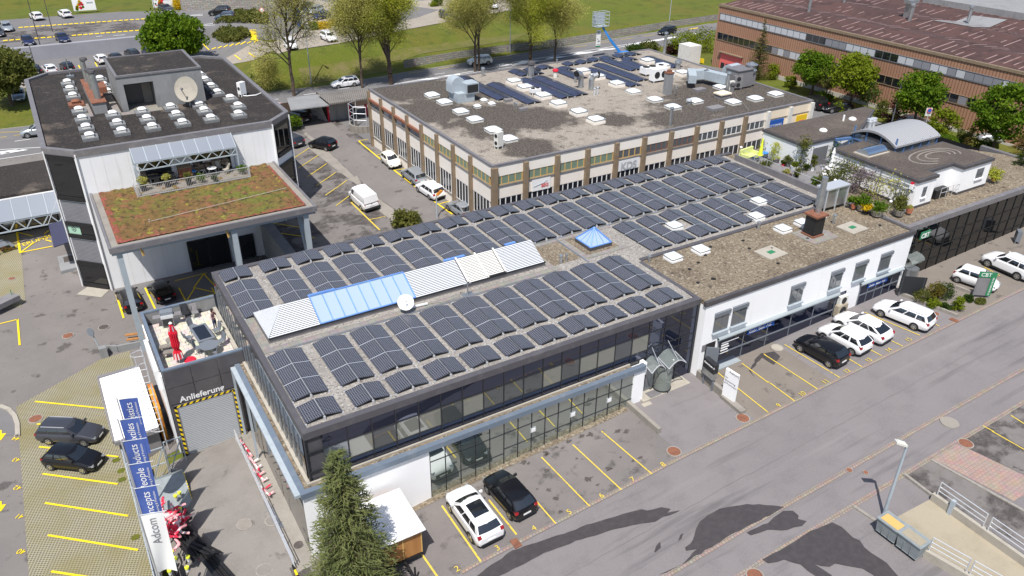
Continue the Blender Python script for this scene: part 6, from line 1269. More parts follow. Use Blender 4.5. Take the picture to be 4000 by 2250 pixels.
 if ty in ('wagon','suv') or 'rail' in opt:
  p=MB()
  for s in (-1,1):p.beam((C_+.15,s*wr*.93,H-.03),(B_-.1,s*wr*.93,H-.03),.035,.04)
  ex.append(('roof_rail',p.mesh('roof_rail',[M['alu' if col !='black' else 'trim']]),(0,0,0)))
 hl=MB();hl.obox((0,0,0),(.13,.06,0),(-.03,.1,0),(-.03,0,.05));hr=MB();hr.obox((0,0,0),(.13,-.06,0),(.03,.1,0),(-.03,0,.05))
 ex +=[('headlight',hl.mesh('headlight',[M['lamp_clear']]),(xf-.2,-w*.7,hd-.13)),('headlight',hr.mesh('headlight',[M['lamp_clear']]),(xf-.2,w*.7,hd-.13))]
 th=.085 if not van else .28;tl=MB();tl.obox((0,0,0),(.09,0,0),(0,.11 if not van else .06,0),(.03,0,th));tm=tl.mesh('taillight',[M['lamp_red']])
 ex +=[('taillight',tm,(xr+.13,-w*.78,tz-.13)),('taillight',tm,(xr+.13,w*.78,tz-.13))]
 pl=MB();pl.box(-.01,.01,-.26,.26,-.055,.055);pm_=pl.mesh('licence_plate',[M['plate']]);ex +=[('licence_plate',pm_,(xr-.02,0,.58 if ty not in ('van',) else .75)),('licence_plate',pm_,(xf+.02,0,.42))]
 mi=MB();mi.obox((0,0,0),(.06,0,0),(0,.1,0),(0,0,.07));mm=mi.mesh('wing_mirror',[PAINT[col] if col !='black' else M['trim']]);ex +=[('wing_mirror',mm,(A_-.25,-w*1.02,cw+.1)),('wing_mirror',mm,(A_-.25,w*1.02,cw+.1))]
 if van:
  b_=MB();b_.box(-.06,.08,-w*.93,w*.93,-.14,.1);ex.append(('bumper',b_.mesh('bumper',[M['trim']]),(xr,0,.45)))
  b_=MB();b_.lathe((0,0,0),[(.07,0),(.07,.02)],14,ax=(-1,0,0));ex.append(('badge',b_.mesh('badge',[M['slab_grey']]),(xr-.01,0,.98)))
 ty_=MB();ty_.lathe((0,-.1,0),[(R*.6,0),(R*.94,.0),(R,.04),(R,.17),(R*.94,.21),(R*.6,.21)],20,ax=(0,1,0));tyre=ty_.mesh('tyre',[M['rubber']],smooth=False)
 ri=MB();ri.lathe((0,-.115,0),[(.05,0),(R*.66,.0),(R*.68,.03),(R*.68,.2),(R*.66,.23),(.05,.23)],18,ax=(0,1,0));
 for s in (-1,1):
  for t in range(5):
   a=2*pi*t/5+.3;r0,r1=R*.3,R*.58;P=[(r0*cos(a-.25),s*.118,r0*sin(a-.25)),(r1*cos(a-.35),s*.118,r1*sin(a-.35)),(r1*cos(a+.35),s*.118,r1*sin(a+.35)),(r0*cos(a+.25),s*.118,r0*sin(a+.25))];ri.poly(P,1)
 rim=ri.mesh('rim',[M['rim'],M['trim']])
 CARS[key]=(body,glass,ex,tyre,rim,TY[ty]);return CARS[key]
def car(name,ty,col,P,hx,label,group=None,opt='',z=None):
 """P = point on the ground under the middle of the wheelbase; hx = heading vector (x, y)"""
 body,glass,ex,tyre,rim,T=car_parts(ty,col,opt);wb,W,R=T[0],T[3],T[12]
 h=V((hx[0],hx[1],0)).normalized();P=V(P)
 if z is None:
  a,b=P+h*wb/2,P-h*wb/2;za,zb=hgt(a.x,a.y),hgt(b.x,b.y);s=V((-h.y,h.x,0));c,d=P+s*.8,P-s*.8;zc,zd=hgt(c.x,c.y),hgt(d.x,d.y)
  f=V((h.x*wb,h.y*wb,za-zb)).normalized();l=V((s.x*1.6,s.y*1.6,zc-zd));l=(l-f*l.dot(f)).normalized();zz=(za+zb)/2+.06
 else:f=h;l=V((-h.y,h.x,0));zz=z
 u=f.cross(l);t=thing(name,label,{'van':'van'}.get(ty,'car'),(P.x,P.y,zz),0,group)
 t.rotation_euler=Matrix((f,l,u)).transposed().to_euler()
 def ch(nm,me,loc,par=t):o=bpy.data.objects.new(nm,me);COL.objects.link(o);o.parent=par;o.location=loc;return o
 ch('body',body,(0,0,0));ch('window',glass,(0,0,0))
 for nm,me,loc in ex:ch(nm,me,loc)
 for x in (-wb/2,wb/2):
  for s in (-1,1):
   e=ch('wheel',tyre,(x,s*(W/2-.09),R));ch('rim',rim,(0,0,0),e)
 return t
def wheels(f,r,side,W=1.78):
 """wheel contact pixels front and rear on the visible side -> centre and heading"""
 a,b=g(*f),g(*r);d=(a-b);d.z=0;d.normalize();n=V((-d.y,d.x,0))*(-1 if side=='L' else 1);return (a+b)/2+n*(W/2-.12),(d.x,d.y)
def behind(c,r,x,y,hd,ty):
 """pixel of the ground below the bumper nearest the viewer; hd = heading angle in degrees; the near end is the tail if near='r'"""
 T=TY[ty];p=g(c,r,x,y);a=radians(hd);d=V((cos(a),sin(a),0));return p+d*(T[0]/2+T[2]),(d.x,d.y)
def nosed(c,r,x,y,hd,ty):
 T=TY[ty];p=g(c,r,x,y);a=radians(hd);d=V((cos(a),sin(a),0));return p-d*(T[0]/2+T[1]),(d.x,d.y)
PG='parked cars'
car('parked_car','suv','white',*wheels((1,3,1965,805),(1,3,2180,1110),'L',1.86),'white crossover with a black glass sunroof parked in front of the low glass wall',PG,'pano')
car('parked_car','hatch','black',*wheels((1,3,2335,620),(1,3,2560,880),'L'),'black hatchback parked directly beside the white crossover with the glass sunroof',PG)
car('parked_car','hatch','black',*wheels((3,2,320,640),(3,2,605,800),'L'),'black hatchback with bright alloy wheels first in the row before the white shop',PG)
car('parked_car','hatch','white',(40.55,-3.75,0),(-.05,1),'white hatchback between the black hatchback and the white saloon before the shop',PG)
car('parked_car','sedan','white',(43.0,-3.35,0),(-.08,1),'white saloon with side lettering parked third in the row before the shop',PG)
car('parked_car','wagon','white',*wheels((3,2,1135,290),(3,2,1455,420),'L'),'white estate with roof rails at the end of the row nearest the shrubs',PG)
p=g(3,1,1880,1385);car('parked_car','city','white',V((p.x+.85,p.y-1.15,0)),(.2,-1),'small white city car nose to the street behind the green sign',PG)
car('parked_car','suv','white',*wheels((3,1,2195,1235),(3,1,2500,1370),'L',1.86),'big white crossover at the right edge by the black glass building',PG)
car('parked_car','wagon','grey',*wheels((0,3,855,142),(0,3,515,130),'R'),'dark grey estate on the grass paver bays at the left',PG)
car('parked_car','hatch','black',*wheels((0,3,845,425),(0,3,525,390),'R'),'small black hatchback on the grass paver bays at the left',PG)
car('parked_car','wagon','black',*behind(0,2,1365,258,93,'wagon'),'black estate under the sedum canopy behind the leftmost grey steel post',PG)
car('parked_car','coupe','black',*behind(0,2,1700,165,97,'coupe'),'black coupe in the shade under the sedum canopy beside the crossed yellow box',PG)
car('delivery_van','van','white',*wheels((1,1,965,578),(1,1,1070,672),'L',1.9),'plain white panel van parked on the kerb island in the lane')
car('parked_car','city','cream',*wheels((1,1,1345,255),(1,1,1275,192),'R',1.62),'cream white small round car in the long wall bay of the lane',PG)
car('parked_car','wagon','silver',*wheels((1,1,1490,342),(1,1,1578,412),'L'),'silver estate between the cream small car and the white estate by the workshop',PG)
car('parked_car','wagon','white',*wheels((1,1,1640,487),(1,1,1752,562),'L'),'white estate parked along the workshop wall behind the silver estate',PG)
car('parked_car','coupe','silver',*wheels((1,1,1942,675),(1,1,2060,760),'L'),'silver coupe half hidden by the office roof edge along the workshop wall',PG)
car('parked_car','wagon','grey',*behind(1,1,450,42,105,'wagon'),'dark grey estate in the angled bay beside the octagonal block',PG)
car('parked_car','hatch','black',*behind(1,1,790,62,118,'hatch'),'black hatchback with a light dashboard standing in the lane',PG)
car('parked_car','suv','black',*behind(1,0,520,1250,112,'suv'),'black off-roader parked under the flat roof of the carport shed',PG)
car('parked_car','hatch','grey',*nosed(1,0,985,1160,-80,'hatch'),'dark car in the shaded open garage right of the red framed door',PG)
car('moving_car','wagon','white',*wheels((1,0,832,893),(1,0,987,872),'L'),'white estate with black sunroof driving on the main road',None,'pano')
car('moving_car','suv','camo',*wheels((1,0,2172,672),(1,0,2350,655),'L'),'white car with leafy pattern driving behind the twin trunks')
car('moving_car','wagon','black',*wheels((2,0,1530,362),(2,0,1638,338),'L'),'black estate driving on the main road near the big green bushes')
p,h=wheels((0,0,317,1388),(0,0,480,1370),'L');car('moving_car','suv','silver',p,h,'silver car on the road partly hidden by the octagonal block')
for x,y,ty,col,lab in ((385,770,'wagon','black','dark car half hidden by the left tree below the deck wall'),(540,762,'hatch','white','white hatchback leftmost white car below the grey deck wall'),(715,735,'hatch','black','black hatchback alone between two empty bays below the deck wall'),(1055,655,'city','white','white car with black roof below the grey deck wall'),(1205,640,'hatch','black','black hatchback next to the white car with black roof'),(1378,612,'suv','black','black car second from the tree below the deck wall'),(1540,582,'hatch','navy','navy car next to the round tree below the deck wall')):
 car('parked_car',ty,col,*behind(0,0,x,y,98,ty),lab,'cars below the deck wall')
for x,y,hd,ty,col,lab in ((310,470,-85,'hatch','navy','dark blue car at the deck wall edge between two lamp poles'),(665,440,-83,'sedan','navy','dark blue saloon alone at the edge of the upper deck'),(95,330,-85,'wagon','silver','silver car on the upper deck at the left edge'),(5,385,-85,'wagon','grey','dark car cut off by the left edge on the upper deck')):
 car('parked_car',ty,col,*nosed(0,0,x,y,hd,ty),lab,'cars on the upper deck')
for x,y,ty,col,lab in ((405,215,'wagon','white','white estate left of the pair on the far side of the upper deck'),(692,190,'wagon','white','white estate left of the bigger billboard on the upper deck')):
 car('parked_car',ty,col,*behind(0,0,x,y,100,ty),lab,'cars on the upper deck')
car('parked_car','sedan','grey',*nosed(0,0,1722,128,-75,'sedan'),'grey saloon parked in front of the second billboard',PG)
car('parked_car','suv','black',*wheels((0,0,2125,165),(0,0,2290,150),'L'),'black off-roader beside the hedge island of the upper car park',PG)
car('parked_car','hatch','blue',*wheels((0,0,2190,212),(0,0,2340,195),'L'),'blue grey car tucked behind the hedge island',PG)
car('parked_car','sedan','silver',*nosed(0,0,195,1035,-95,'sedan'),'pale car behind the left tree next to a yellow line',PG)
for f,r,ty,col,lab in (((1,0,500,125),(1,0,600,80),'hatch','navy','dark blue car rearmost of three on the bright lot'),((1,0,572,160),(1,0,690,118),'wagon','silver','silver car between two dark cars on the bright lot'),((1,0,630,208),(1,0,745,185),'hatch','navy','navy car nearest of three on the bright lot')):
 car('parked_car',ty,col,*wheels(f,r,'L'),lab,'cars on the bright lot')
car('parked_car','mpv','white',*wheels((1,0,722,428),(1,0,665,402),'R'),'white people carrier at the top edge of the grass bank',PG)
car('parked_car','mpv','white',*wheels((1,0,318,508),(1,0,290,470),'R'),'white car behind the bare tree at the top of the bank',PG)
car('parked_car','suv','grey',*wheels((1,0,1920,205),(1,0,1855,180),'R'),'grey off-roader at the edge of the bright lot above the meadow',PG)
car('parked_car','wagon','black',*wheels((1,0,2265,128),(1,0,2170,95),'R'),'black estate behind the bare tree on the bright lot',PG)
car('parked_car','wagon','white',*wheels((1,0,2375,108),(1,0,2300,60),'R'),'white estate at the right end of the bright lot',PG)
car('parked_car','suv','black',*wheels((3,0,345,1050),(3,0,482,1115),'L'),'black off-roader parked beside the corner of the cream workshop',PG)
car('parked_car','coupe','black',*wheels((3,0,640,1142),(3,0,800,1130),'L'),'low black sports car half hidden behind the flat brown roof',PG)
a=V((88.5,15.2,0));p=g(-1,0,3860,585) if 0 else None
car('parked_car','wagon','silver',*wheels((3,0,2190,1440),(3,0,2420,1449),'L'),'silver estate at the right edge between the shrubs',PG)
p=gz(3,0,1480,1200,2.6);car('parked_car','sedan','silver',V((p.x,p.y,0)),(1,-.4),'grey car showing only its roof above the curved metal roof',PG)
def rnd(R_,s=1):return V((R_.gauss(0,s),R_.gauss(0,s),R_.gauss(0,s)))
def leafq(mb,p,s,R_,m=0,flat=.4):
 n=V((R_.gauss(0,1),R_.gauss(0,1),R_.gauss(flat,.8))).normalized();a=n.orthogonal().normalized();t=R_.uniform(0,6.28);b=n.cross(a);a,b=a*cos(t)+b*sin(t),b*cos(t)-a*sin(t);s *=R_.uniform(.7,1.3)
 mb.poly([p-a*s*.5,p+b*s*.32,p+a*s*.55,p-b*s*.32],m)
def crown(R_,c,rx,ry,rz,nc,per,cr,ls,mb,m=0,low=-.75):
 """clumps spread over an ellipsoid, each a scatter of leaf faces"""
 for i in range(nc):
  while 1:
   d=V((R_.uniform(-1,1),R_.uniform(-1,1),R_.uniform(low,1)))
   if .35 < d.length < 1:break
  k=R_.uniform(.72,1.02)/max(.35,d.length)*(d.length**.35);d=d*k
  cc=V(c)+V((d.x*rx,d.y*ry,d.z*rz));r=cr*R_.uniform(.6,1.35)
  for j in range(per):
   q=rnd(R_,.5);q=q.normalized()*min(1.2,q.length*1.3) if q.length > 0 else q
   leafq(mb,cc+V((q.x*r,q.y*r,q.z*r*.75)),ls,R_,m)
def trunk(mb,p,q,r0,r1,R_,n=5,w=.06,sides=8,m=0):
 P=[V(p)]
 for i in range(1,n+1):t=i/n;P.append(V(p).lerp(V(q),t)+V((R_.gauss(0,w),R_.gauss(0,w),0))*(1 if i < n else 0))
 for i in range(n):mb.tube(P[i],P[i+1],r0+(r1-r0)*i/n,r0+(r1-r0)*(i+1)/n,sides,m,cap=False)
 return P
def tree_mesh(seed,h,cw_,ch,lm,nc=70,per=70,cr=.75,ls=.34,tr=.22):
 R_=random.Random(seed);tb=MB();top=V((0,0,h-ch*.45));trunk(tb,(0,0,-.2),top,tr,tr*.4,R_,6,.05)
 for i in range(9):a=i*2.4+R_.random();z=h-ch+R_.uniform(0,ch*.5);trunk(tb,(0,0,z),(cw_*.75*cos(a),cw_*.75*sin(a),z+ch*R_.uniform(.2,.45)),tr*.4,.02,R_,3,.12,5)
 cb=MB();crown(R_,(0,0,h-ch/2),cw_,cw_,ch/2,nc,per,cr,ls,cb);return tb.mesh('trunk',[M['bark']]),cb.mesh('crown',[M[lm]])
TM={}
def tree(name,label,base,key,rz=0,sc_=1,group=None,**kw):
 if key not in TM:TM[key]=tree_mesh(**kw)
 t=thing(name,label,'tree',tuple(base),rz,group);t.scale=(sc_,sc_,sc_)
 for nm,me in zip(('trunk','crown'),TM[key]):o=bpy.data.objects.new(nm,me);COL.objects.link(o);o.parent=t
 return t
def hallbase(c,r,x,y,X=89.5):p=gx(c,r,x,y,X);return V((p.x,p.y,hgt(p.x,p.y)))
for i,(bx,by,top,lm,lab) in enumerate(((430,950,520,'leaf_maple','round green maple leftmost of the row before the brown hall'),(830,1020,545,'leaf_lime','yellowish round maple second in the row before the brown hall'),(1490,1140,730,'leaf_maple','twin stemmed green maple behind the street lamp before the brown hall'),(2320,1300,830,'leaf_maple','big green maple at the right end of the row before the brown hall'))):
 b=hallbase(3,0,bx,by,(90,89,87,84)[i]);h=upto(b,3,0,(400,880,1570,2420)[i],top)-b.z;print('maple',[round(t,1) for t in b],round(h,1))
 w=(2.7,2.9,2.6,3.1)[i];tree('maple_tree',lab,b,('map',i),sc_=1,seed=20+i,h=h,cw_=w,ch=h*.68,lm=lm,nc=85,per=75,cr=.7,ls=.36)
b=g(0,0,1790,625);h=upto(b,0,0,1690,140)-b.z;print('lot tree',[round(t,1) for t in b],h)
tree('round_tree','bright green round tree between the deck wall and the octagonal roof',b,'lot',seed=31,h=h,cw_=5.0,ch=h*.92,lm='leaf_maple',nc=130,per=85,cr=1.15,ls=.55,tr=.3)
b=g(0,0,125,1055);h=upto(b,0,0,80,470)-b.z;tree('round_tree','green tree with yellowing leaves at the left edge beside the octagonal block',b,'left',seed=33,h=h,cw_=3.9,ch=h*.75,lm='leaf_olive',nc=100,per=85,cr=.95,ls=.45,tr=.28)
b=hallbase(3,0,1790,1180,86);tree('small_tree','small lime yellow tree right of the round no parking sign',b,'lime',seed=35,h=4.6,cw_=1.6,ch=3.2,lm='leaf_lime',nc=40,per=60,cr=.5,ls=.28,tr=.12)
b=hallbase(3,0,570,980,89.5);tree('small_tree','slender pale green young tree between the first two maples',b,'pale1',seed=36,h=5.2,cw_=1.3,ch=3.6,lm='leaf_olive',nc=26,per=40,cr=.5,ls=.25,tr=.08)
b=hallbase(3,0,1000,1050,89.5);tree('small_tree','slender olive young tree right of the yellowish maple',b,'pale2',seed=37,h=4.6,cw_=1.4,ch=3.2,lm='leaf_dark',nc=28,per=40,cr=.5,ls=.25,tr=.08)
def spring(seed,base,h,spread,leaf,dens,label,fork=.35,tr=.28,two=False):
 R_=random.Random(seed);tb,lb=MB(),MB();b=V(base)
 def br(p,d,L,r,lev):
  n=3;q=p
  for i in range(n):
   d2=(d+rnd(R_,.09)+V((0,0,.05))).normalized();e=q+d2*(L/n);tb.tube(q,e,r*(1-.25*i/n),r*(1-.25*(i+1)/n),6 if lev < 2 else 4,0,cap=False);q=e;d=d2
   if lev >=2:
    for k in range(dens if lev==2 else dens*2):leafq(lb,q+rnd(R_,.3+.12*lev)*.9,.15,R_)
   if lev < 4 and i > 0 or (lev==0 and i > 0):
    for k in range(2 if lev < 3 else 1):
     a=R_.uniform(0,6.28);sd=(d.orthogonal().normalized()*cos(a)+d.cross(d.orthogonal()).normalized()*sin(a));nd=(d*R_.uniform(.55,1.0)+sd*spread*R_.uniform(.7,1.2)).normalized();br(q,nd,L*R_.uniform(.5,.75),r*.5,lev+1)
  if lev < 4:br(q,d,L*.62,r*.7,lev+1)
 t0=b+V((0,0,h*fork));P=trunk(tb,b-V((0,0,.3)),t0,tr,tr*.75,R_,5,.06)
 br(t0,V((0,0,1)),h*.36,tr*.72,0)
 for k in range(7):a=R_.uniform(0,6.28);br(b+V((0,0,h*(fork*.75+.06*k))),V((cos(a)*spread,sin(a)*spread,1.1)).normalized(),h*.22,tr*.4,1)
 t=thing('spring_tree',label,'tree',tuple(b));part('trunk',tb,M['bark'],t);part('crown',lb,M[leaf],t);return t
spring(41,g(1,0,385,965),13.5,.75,'leaf_pale',2,'nearly bare dark branched tree, leftmost on the main road',.45,.28)
spring(42,g(1,0,1070,885),15.5,.6,'leaf_pale',7,'tall thin tree with sparse yellowish leaves left of the dense green one',.28,.22)
spring(43,g(1,0,1355,850),17,.5,'leaf_spring',17,'tall leafy light green tree by the roof corner of the cream workshop',.2,.45)
spring(44,g(1,0,2205,720),16,.55,'leaf_pale',8,'sparse olive tree, left of the close pair of trunks',.3,.24);spring(45,g(1,0,2242,715),16,.6,'leaf_pale',7,'sparse olive tree, right of the close pair of trunks',.32,.22)
spring(46,g(2,0,185,655),16,.6,'leaf_spring',11,'light green tree with a thick trunk behind the workshop roof',.22,.34);spring(47,g(2,0,432,625),13,.6,'leaf_pale',7,'thin bare stemmed tree, rightmost of the roadside row',.3,.2)
b=g(1,0,110,930);spring(48,b,4.6,.6,'leaf_pale',2,'low young tree beside the corner of the octagonal roof',.2,.08)
def conifer(name,label,base,h,rad,lm,nw,nb,seed,droop=.25,up_=.0,ls=.3,per=10,thin=1.0,bare=.04,pw=1.0):
 R_=random.Random(seed);tb,lb=MB(),MB();b=V(base);trunk(tb,b-V((0,0,.3)),b+V((0,0,h*.98)),max(.05,h*.018),.02,R_,8,.02)
 for i in range(nw):
  t=bare+(1-bare)*(i/nw)**.9;z=h*t;L=rad*(1-t)**pw*1.0+.12
  for k in range(max(4,int(nb*(1-t*.65)))):
   a=R_.uniform(0,6.28);l=L*R_.uniform(.72,1.12);d=V((cos(a),sin(a),0));s=V((-d.y,d.x,0));P0=b+V((0,0,z));n=max(4,int(per*l/rad)+3)
   for j in range(n):
    f=(j+R_.random())/n;
    if f < .12:continue
    q=P0+d*(l*f)+V((0,0,l*(up_*f-droop*f*f+.12*f)))
    for e in range(2):
     sd=s*R_.uniform(-1,1)*.24*l*(1.1-f*.7);ax=(d*R_.uniform(.5,1)+s*R_.uniform(-.9,.9)+V((0,0,R_.uniform(-.35,.35)))).normalized();nn=ax.cross(V((R_.gauss(0,.5),R_.gauss(0,.5),1))).normalized();c=q+sd*thin+V((0,0,R_.uniform(-.07,.05)*l));w=ls*R_.uniform(.6,1.2)
     lb.poly([c-ax*w*.5-nn*w*.1,c-ax*w*.5+nn*w*.1,c+ax*w*.7+nn*w*.03,c+ax*w*.7-nn*w*.03])
     if e:nn2=ax.cross(nn);lb.poly([c-ax*w*.4-nn2*w*.11,c-ax*w*.4+nn2*w*.11,c+ax*w*.6])
   if l > .4:tb.tube(P0,P0+d*l*.8+V((0,0,l*.8*(up_*.8-droop*.64+.1))),.025,.006,4,cap=False)
 t=thing(name,label,'tree',tuple(b));part('trunk',tb,M['bark'],t);part('crown',lb,M[lm],t);return t
tipx,tipy=900,155;b=V((3.15,-5.0,0));b=g(-1,0,1395,2370);print('spruce base',b[:]);b.z=hgt(b.x,b.y);hh=upto(b,1,3,tipx,tipy)-b.z;print('spruce h',hh)
conifer('spruce_tree','dense dark green spruce in front of the white wall corner',b,hh,2.7,'leaf_spruce',46,24,51,.3,.16,.3,13,pw=.66)
b=hallbase(2,0,2470,690,90);conifer('larch_tree','thin larch against the brown hall beside the red gate',b,upto(b,2,0,2500,180)-b.z,2.2,'leaf_olive',40,12,52,.12,.1,.3,9,thin=.9)
b=hallbase(3,0,2020,1440,82);conifer('larch_tree','orange tinged thin larch between the clipped bush and the big maple',b,5.6,1.0,'leaf_orange',26,8,53,.2,.05,.22,8)
b=hallbase(3,0,2570,1500,79);conifer('larch_tree','orange tinged dark conifer at the right edge',b,7.2,2.4,'leaf_orange',28,13,54,.3,.15,.34,9,pw=.7)
b=hallbase(3,0,2560,1600,75);conifer('larch_tree','dark green lower conifer at the right edge behind the penthouse',b,6.0,2.3,'leaf_dark',26,13,55,.3,.12,.34,9,pw=.7)
SH={}
def shrub(name,label,base,r,h,lm,seed=0,ls=.16,cat='shrub',group=None,nc=26,per=60,clip=False):
 k=(lm,seed,round(h/r,1),ls,clip)
 if k not in SH:
  R_=random.Random(seed+100);cb=MB();sb=MB()
  if clip:
   for i in range(5200):d=rnd(R_).normalized();d.z=abs(d.z);leafq(cb,V((d.x,d.y,(d.z**.6)*h/r))*R_.uniform(.93,1.0),ls/r,R_)
  else:crown(R_,(0,0,.42*h/r),.8,.8,.56*h/r,nc,per,.34,ls/r,cb,low=-.6)
  for i in range(5):a=R_.uniform(0,6.28);sb.tube((0,0,-.1),(.45*cos(a),.45*sin(a),.5*h/r),.03,.01,4)
  SH[k]=(sb.mesh('stem',[M['bark']]),cb.mesh('foliage',[M[lm]]))
 t=thing(name,label,cat,tuple(base),random.Random(seed+int(base[0]*7)).uniform(0,6),group);t.scale=(r,r,r)
 for nm,me in zip(('stem','foliage'),SH[k]):o=bpy.data.objects.new(nm,me);COL.objects.link(o);o.parent=t
 return t
for i,(c,r,x,y,rad,h,lm,lab) in enumerate([(2,0,1720,545,3.4,4.2,'leaf_lime','big yellow green bush beside the main road left of the brown hall'),(2,0,1930,515,3.2,4.4,'leaf_lime','big yellow green bush touching the brown hall corner'),(2,0,1610,545,1.5,1.8,'leaf_purple','dark purple shrub left of the big yellow green bush'),(2,0,1380,505,2.0,1.6,'leaf_olive','low olive shrub behind the workshop roof corner'),(2,0,1240,530,1.8,1.3,'leaf_dark','low dark shrub beside the blue lift arm'),(1,0,380,1310,1.3,2.4,'leaf_maple','bright green shrub beside the octagonal roof corner'),(1,1,1520,810,1.6,1.4,'leaf_olive','round green bush at the end of the kerb island'),(1,0,30,850,1.6,1.6,'leaf_dark','dark low shrub on the bank left of the bare tree'),(1,0,585,300,.9,1.5,'leaf_maple','small round green bush beside the yellow flowering shrub'),(1,0,670,285,1.6,1.0,'leaf_yellow','yellow flowering shrub by the bright lot'),(1,0,760,255,1.3,.9,'leaf_yellow','smaller yellow flowering shrub by the bright lot'),(1,0,1830,60,1.2,2.4,'leaf_dark','dark upright bush in front of the showroom'),(1,0,1790,65,1.1,1.2,'leaf_lime','lime green low bush in front of the showroom'),(0,0,1800,90,1.4,2.4,'leaf_yellow','yellow green shrub by the end of the stone wall')]):
 shrub('shrub',lab,g(c,r,x,y),rad,h,lm,i,.3 if rad > 1.4 else .2)
for i,(x,y,X,rad,h,lm,lab) in enumerate([(210,920,90.5,1.0,1.8,'leaf_lime','lime green shrub left of the first maple'),(710,1070,87,.95,1.5,'leaf_lime','round lime bush behind the black sports car'),(560,1000,90,1.3,1.0,'leaf_maple','low green bush beneath the young tree'),(1150,1100,90,.9,2.6,'leaf_olive','tall olive bush left of the purple shrub'),(1245,1130,88.5,1.15,3.2,'leaf_purple','tall dark purple shrub beside the street lamp'),(1400,1180,87,1.2,1.4,'leaf_dark','dark green low shrub under the twin stemmed maple'),(1580,1200,86,1.5,1.2,'leaf_maple','spreading green shrub beside the sign post'),(1650,1290,84,1.6,.9,'leaf_lime','flat lime ground shrub beside the clipped bush'),(1980,1240,85,1.2,1.9,'leaf_dark','dark green bush right of the clipped bush'),(2060,1130,87,1.4,2.6,'leaf_olive','pale olive bush behind the thin orange larch'),(2230,1350,83,1.1,1.5,'leaf_spring','pale leafed bush beneath the big maple'),(1930,1360,81.5,1.5,.9,'leaf_lime','low lime shrub at the foot of the thin larch'),(1870,1440,79,.5,.9,'leaf_dark','small spiky dark conifer bush by the path'),(2130,1520,77,1.0,1.3,'leaf_olive','olive bush beside the silver estate'),(30,800,92,1.2,2.6,'leaf_lime','lime bush at the foot of the brown hall'),(2300,1150,87.5,1.5,1.5,'leaf_dark','dark bush behind the big maple trunk')]):
 b=hallbase(3,0,x,y,X);shrub('shrub',lab,b,rad,h,lm,40+i,.2)
b=hallbase(3,0,1830,1310,82.5);shrub('clipped_bush','large smooth clipped rounded bush in the bed before the brown hall',b,1.75,2.9,'leaf_maple',77,.14,clip=True)
def hedge(P,h,lm,label,n,seed,nm='hedge'):
 R_=random.Random(seed);mb=MB();pts=gp(*P);xs=[p.x for p in pts];ys=[p.y for p in pts]
 def inside(x,y):
  k=False;j=len(pts)-1
  for i in range(len(pts)):
   if (pts[i].y > y) !=(pts[j].y > y) and x < (pts[j].x-pts[i].x)*(y-pts[i].y)/(pts[j].y-pts[i].y)+pts[i].x:k=not k
   j=i
  return k
 c=0
 while c < n:
  x,y=R_.uniform(min(xs),max(xs)),R_.uniform(min(ys),max(ys))
  if inside(x,y):z=hgt(x,y);leafq(mb,V((x,y,z+.1+h*R_.random()**.5*(.75+.4*sin(x*1.7)*cos(y*1.3)))),.42,R_);c +=1
 o=solo(nm,mb,M[lm],label,'hedge',(sum(xs)/len(xs),sum(ys)/len(ys),pts[0].z));return o
hedge([(0,0,2150,245),(0,0,2280,205),(0,0,2400,130),(0,0,2574,135),(0,0,2700,170),(1,0,130,255),(0,0,2574,245)],1.0,'leaf_olive','low green hedge bed beside the dark parked cars on the upper deck',4200,61)
hedge([(0,0,2120,330),(0,0,2250,300),(0,0,2470,310),(0,0,2530,380),(0,0,2400,430),(0,0,2250,445)],1.0,'leaf_olive','low green hedge bed ringed by yellow dashes below the upper deck',3600,62)
for i,(x,y,rad,h,lm,lab) in enumerate([(1540,90,.75,1.1,'leaf_olive','round green shrub at the left of the street side bed'),(1650,60,.8,1.6,'leaf_orange','loose brownish shrub in the middle of the street side bed'),(1760,60,.85,1.4,'leaf_dark','dark wiry shrub in the street side bed'),(1660,150,.6,.7,'leaf_lime','low lime shrub at the front of the street side bed'),(1895,180,.5,1.2,'leaf_lime','cone shaped yellow green conifer at the corner of the street side bed'),(1780,180,.5,.6,'leaf_dark','small dark shrub before the street side bed'),(2010,90,.45,.6,'leaf_dark','low shrub beside the brick ramp'),(2125,110,.4,.5,'leaf_olive','low olive shrub beneath the green sign')]):
 shrub('shrub',lab,g(3,2,x,y+40),rad,h,lm,80+i,.11)
def potted(p,rad,h,lm,pot,pr,ph_,label,seed,nm='potted_plant',ls=.13,per=45):
 t=thing(nm,label,'plant',tuple(p));mb=MB();mb.lathe(p,[(pr*.75,0),(pr,ph_),(pr*.9,ph_),(pr*.8,ph_*.9)],14);part('pot',mb,M[pot],t)
 R_=random.Random(seed);cb=MB();crown(R_,p+V((0,0,ph_+h*.45)),rad*.8,rad*.8,h*.5,14,per,rad*.4,ls,cb,low=-.8);part('foliage',cb,M[lm],t);return t
def uz(x,y,z=6.5):return gz(-1,0,2800+x/4.293,420+y/4.293,z)
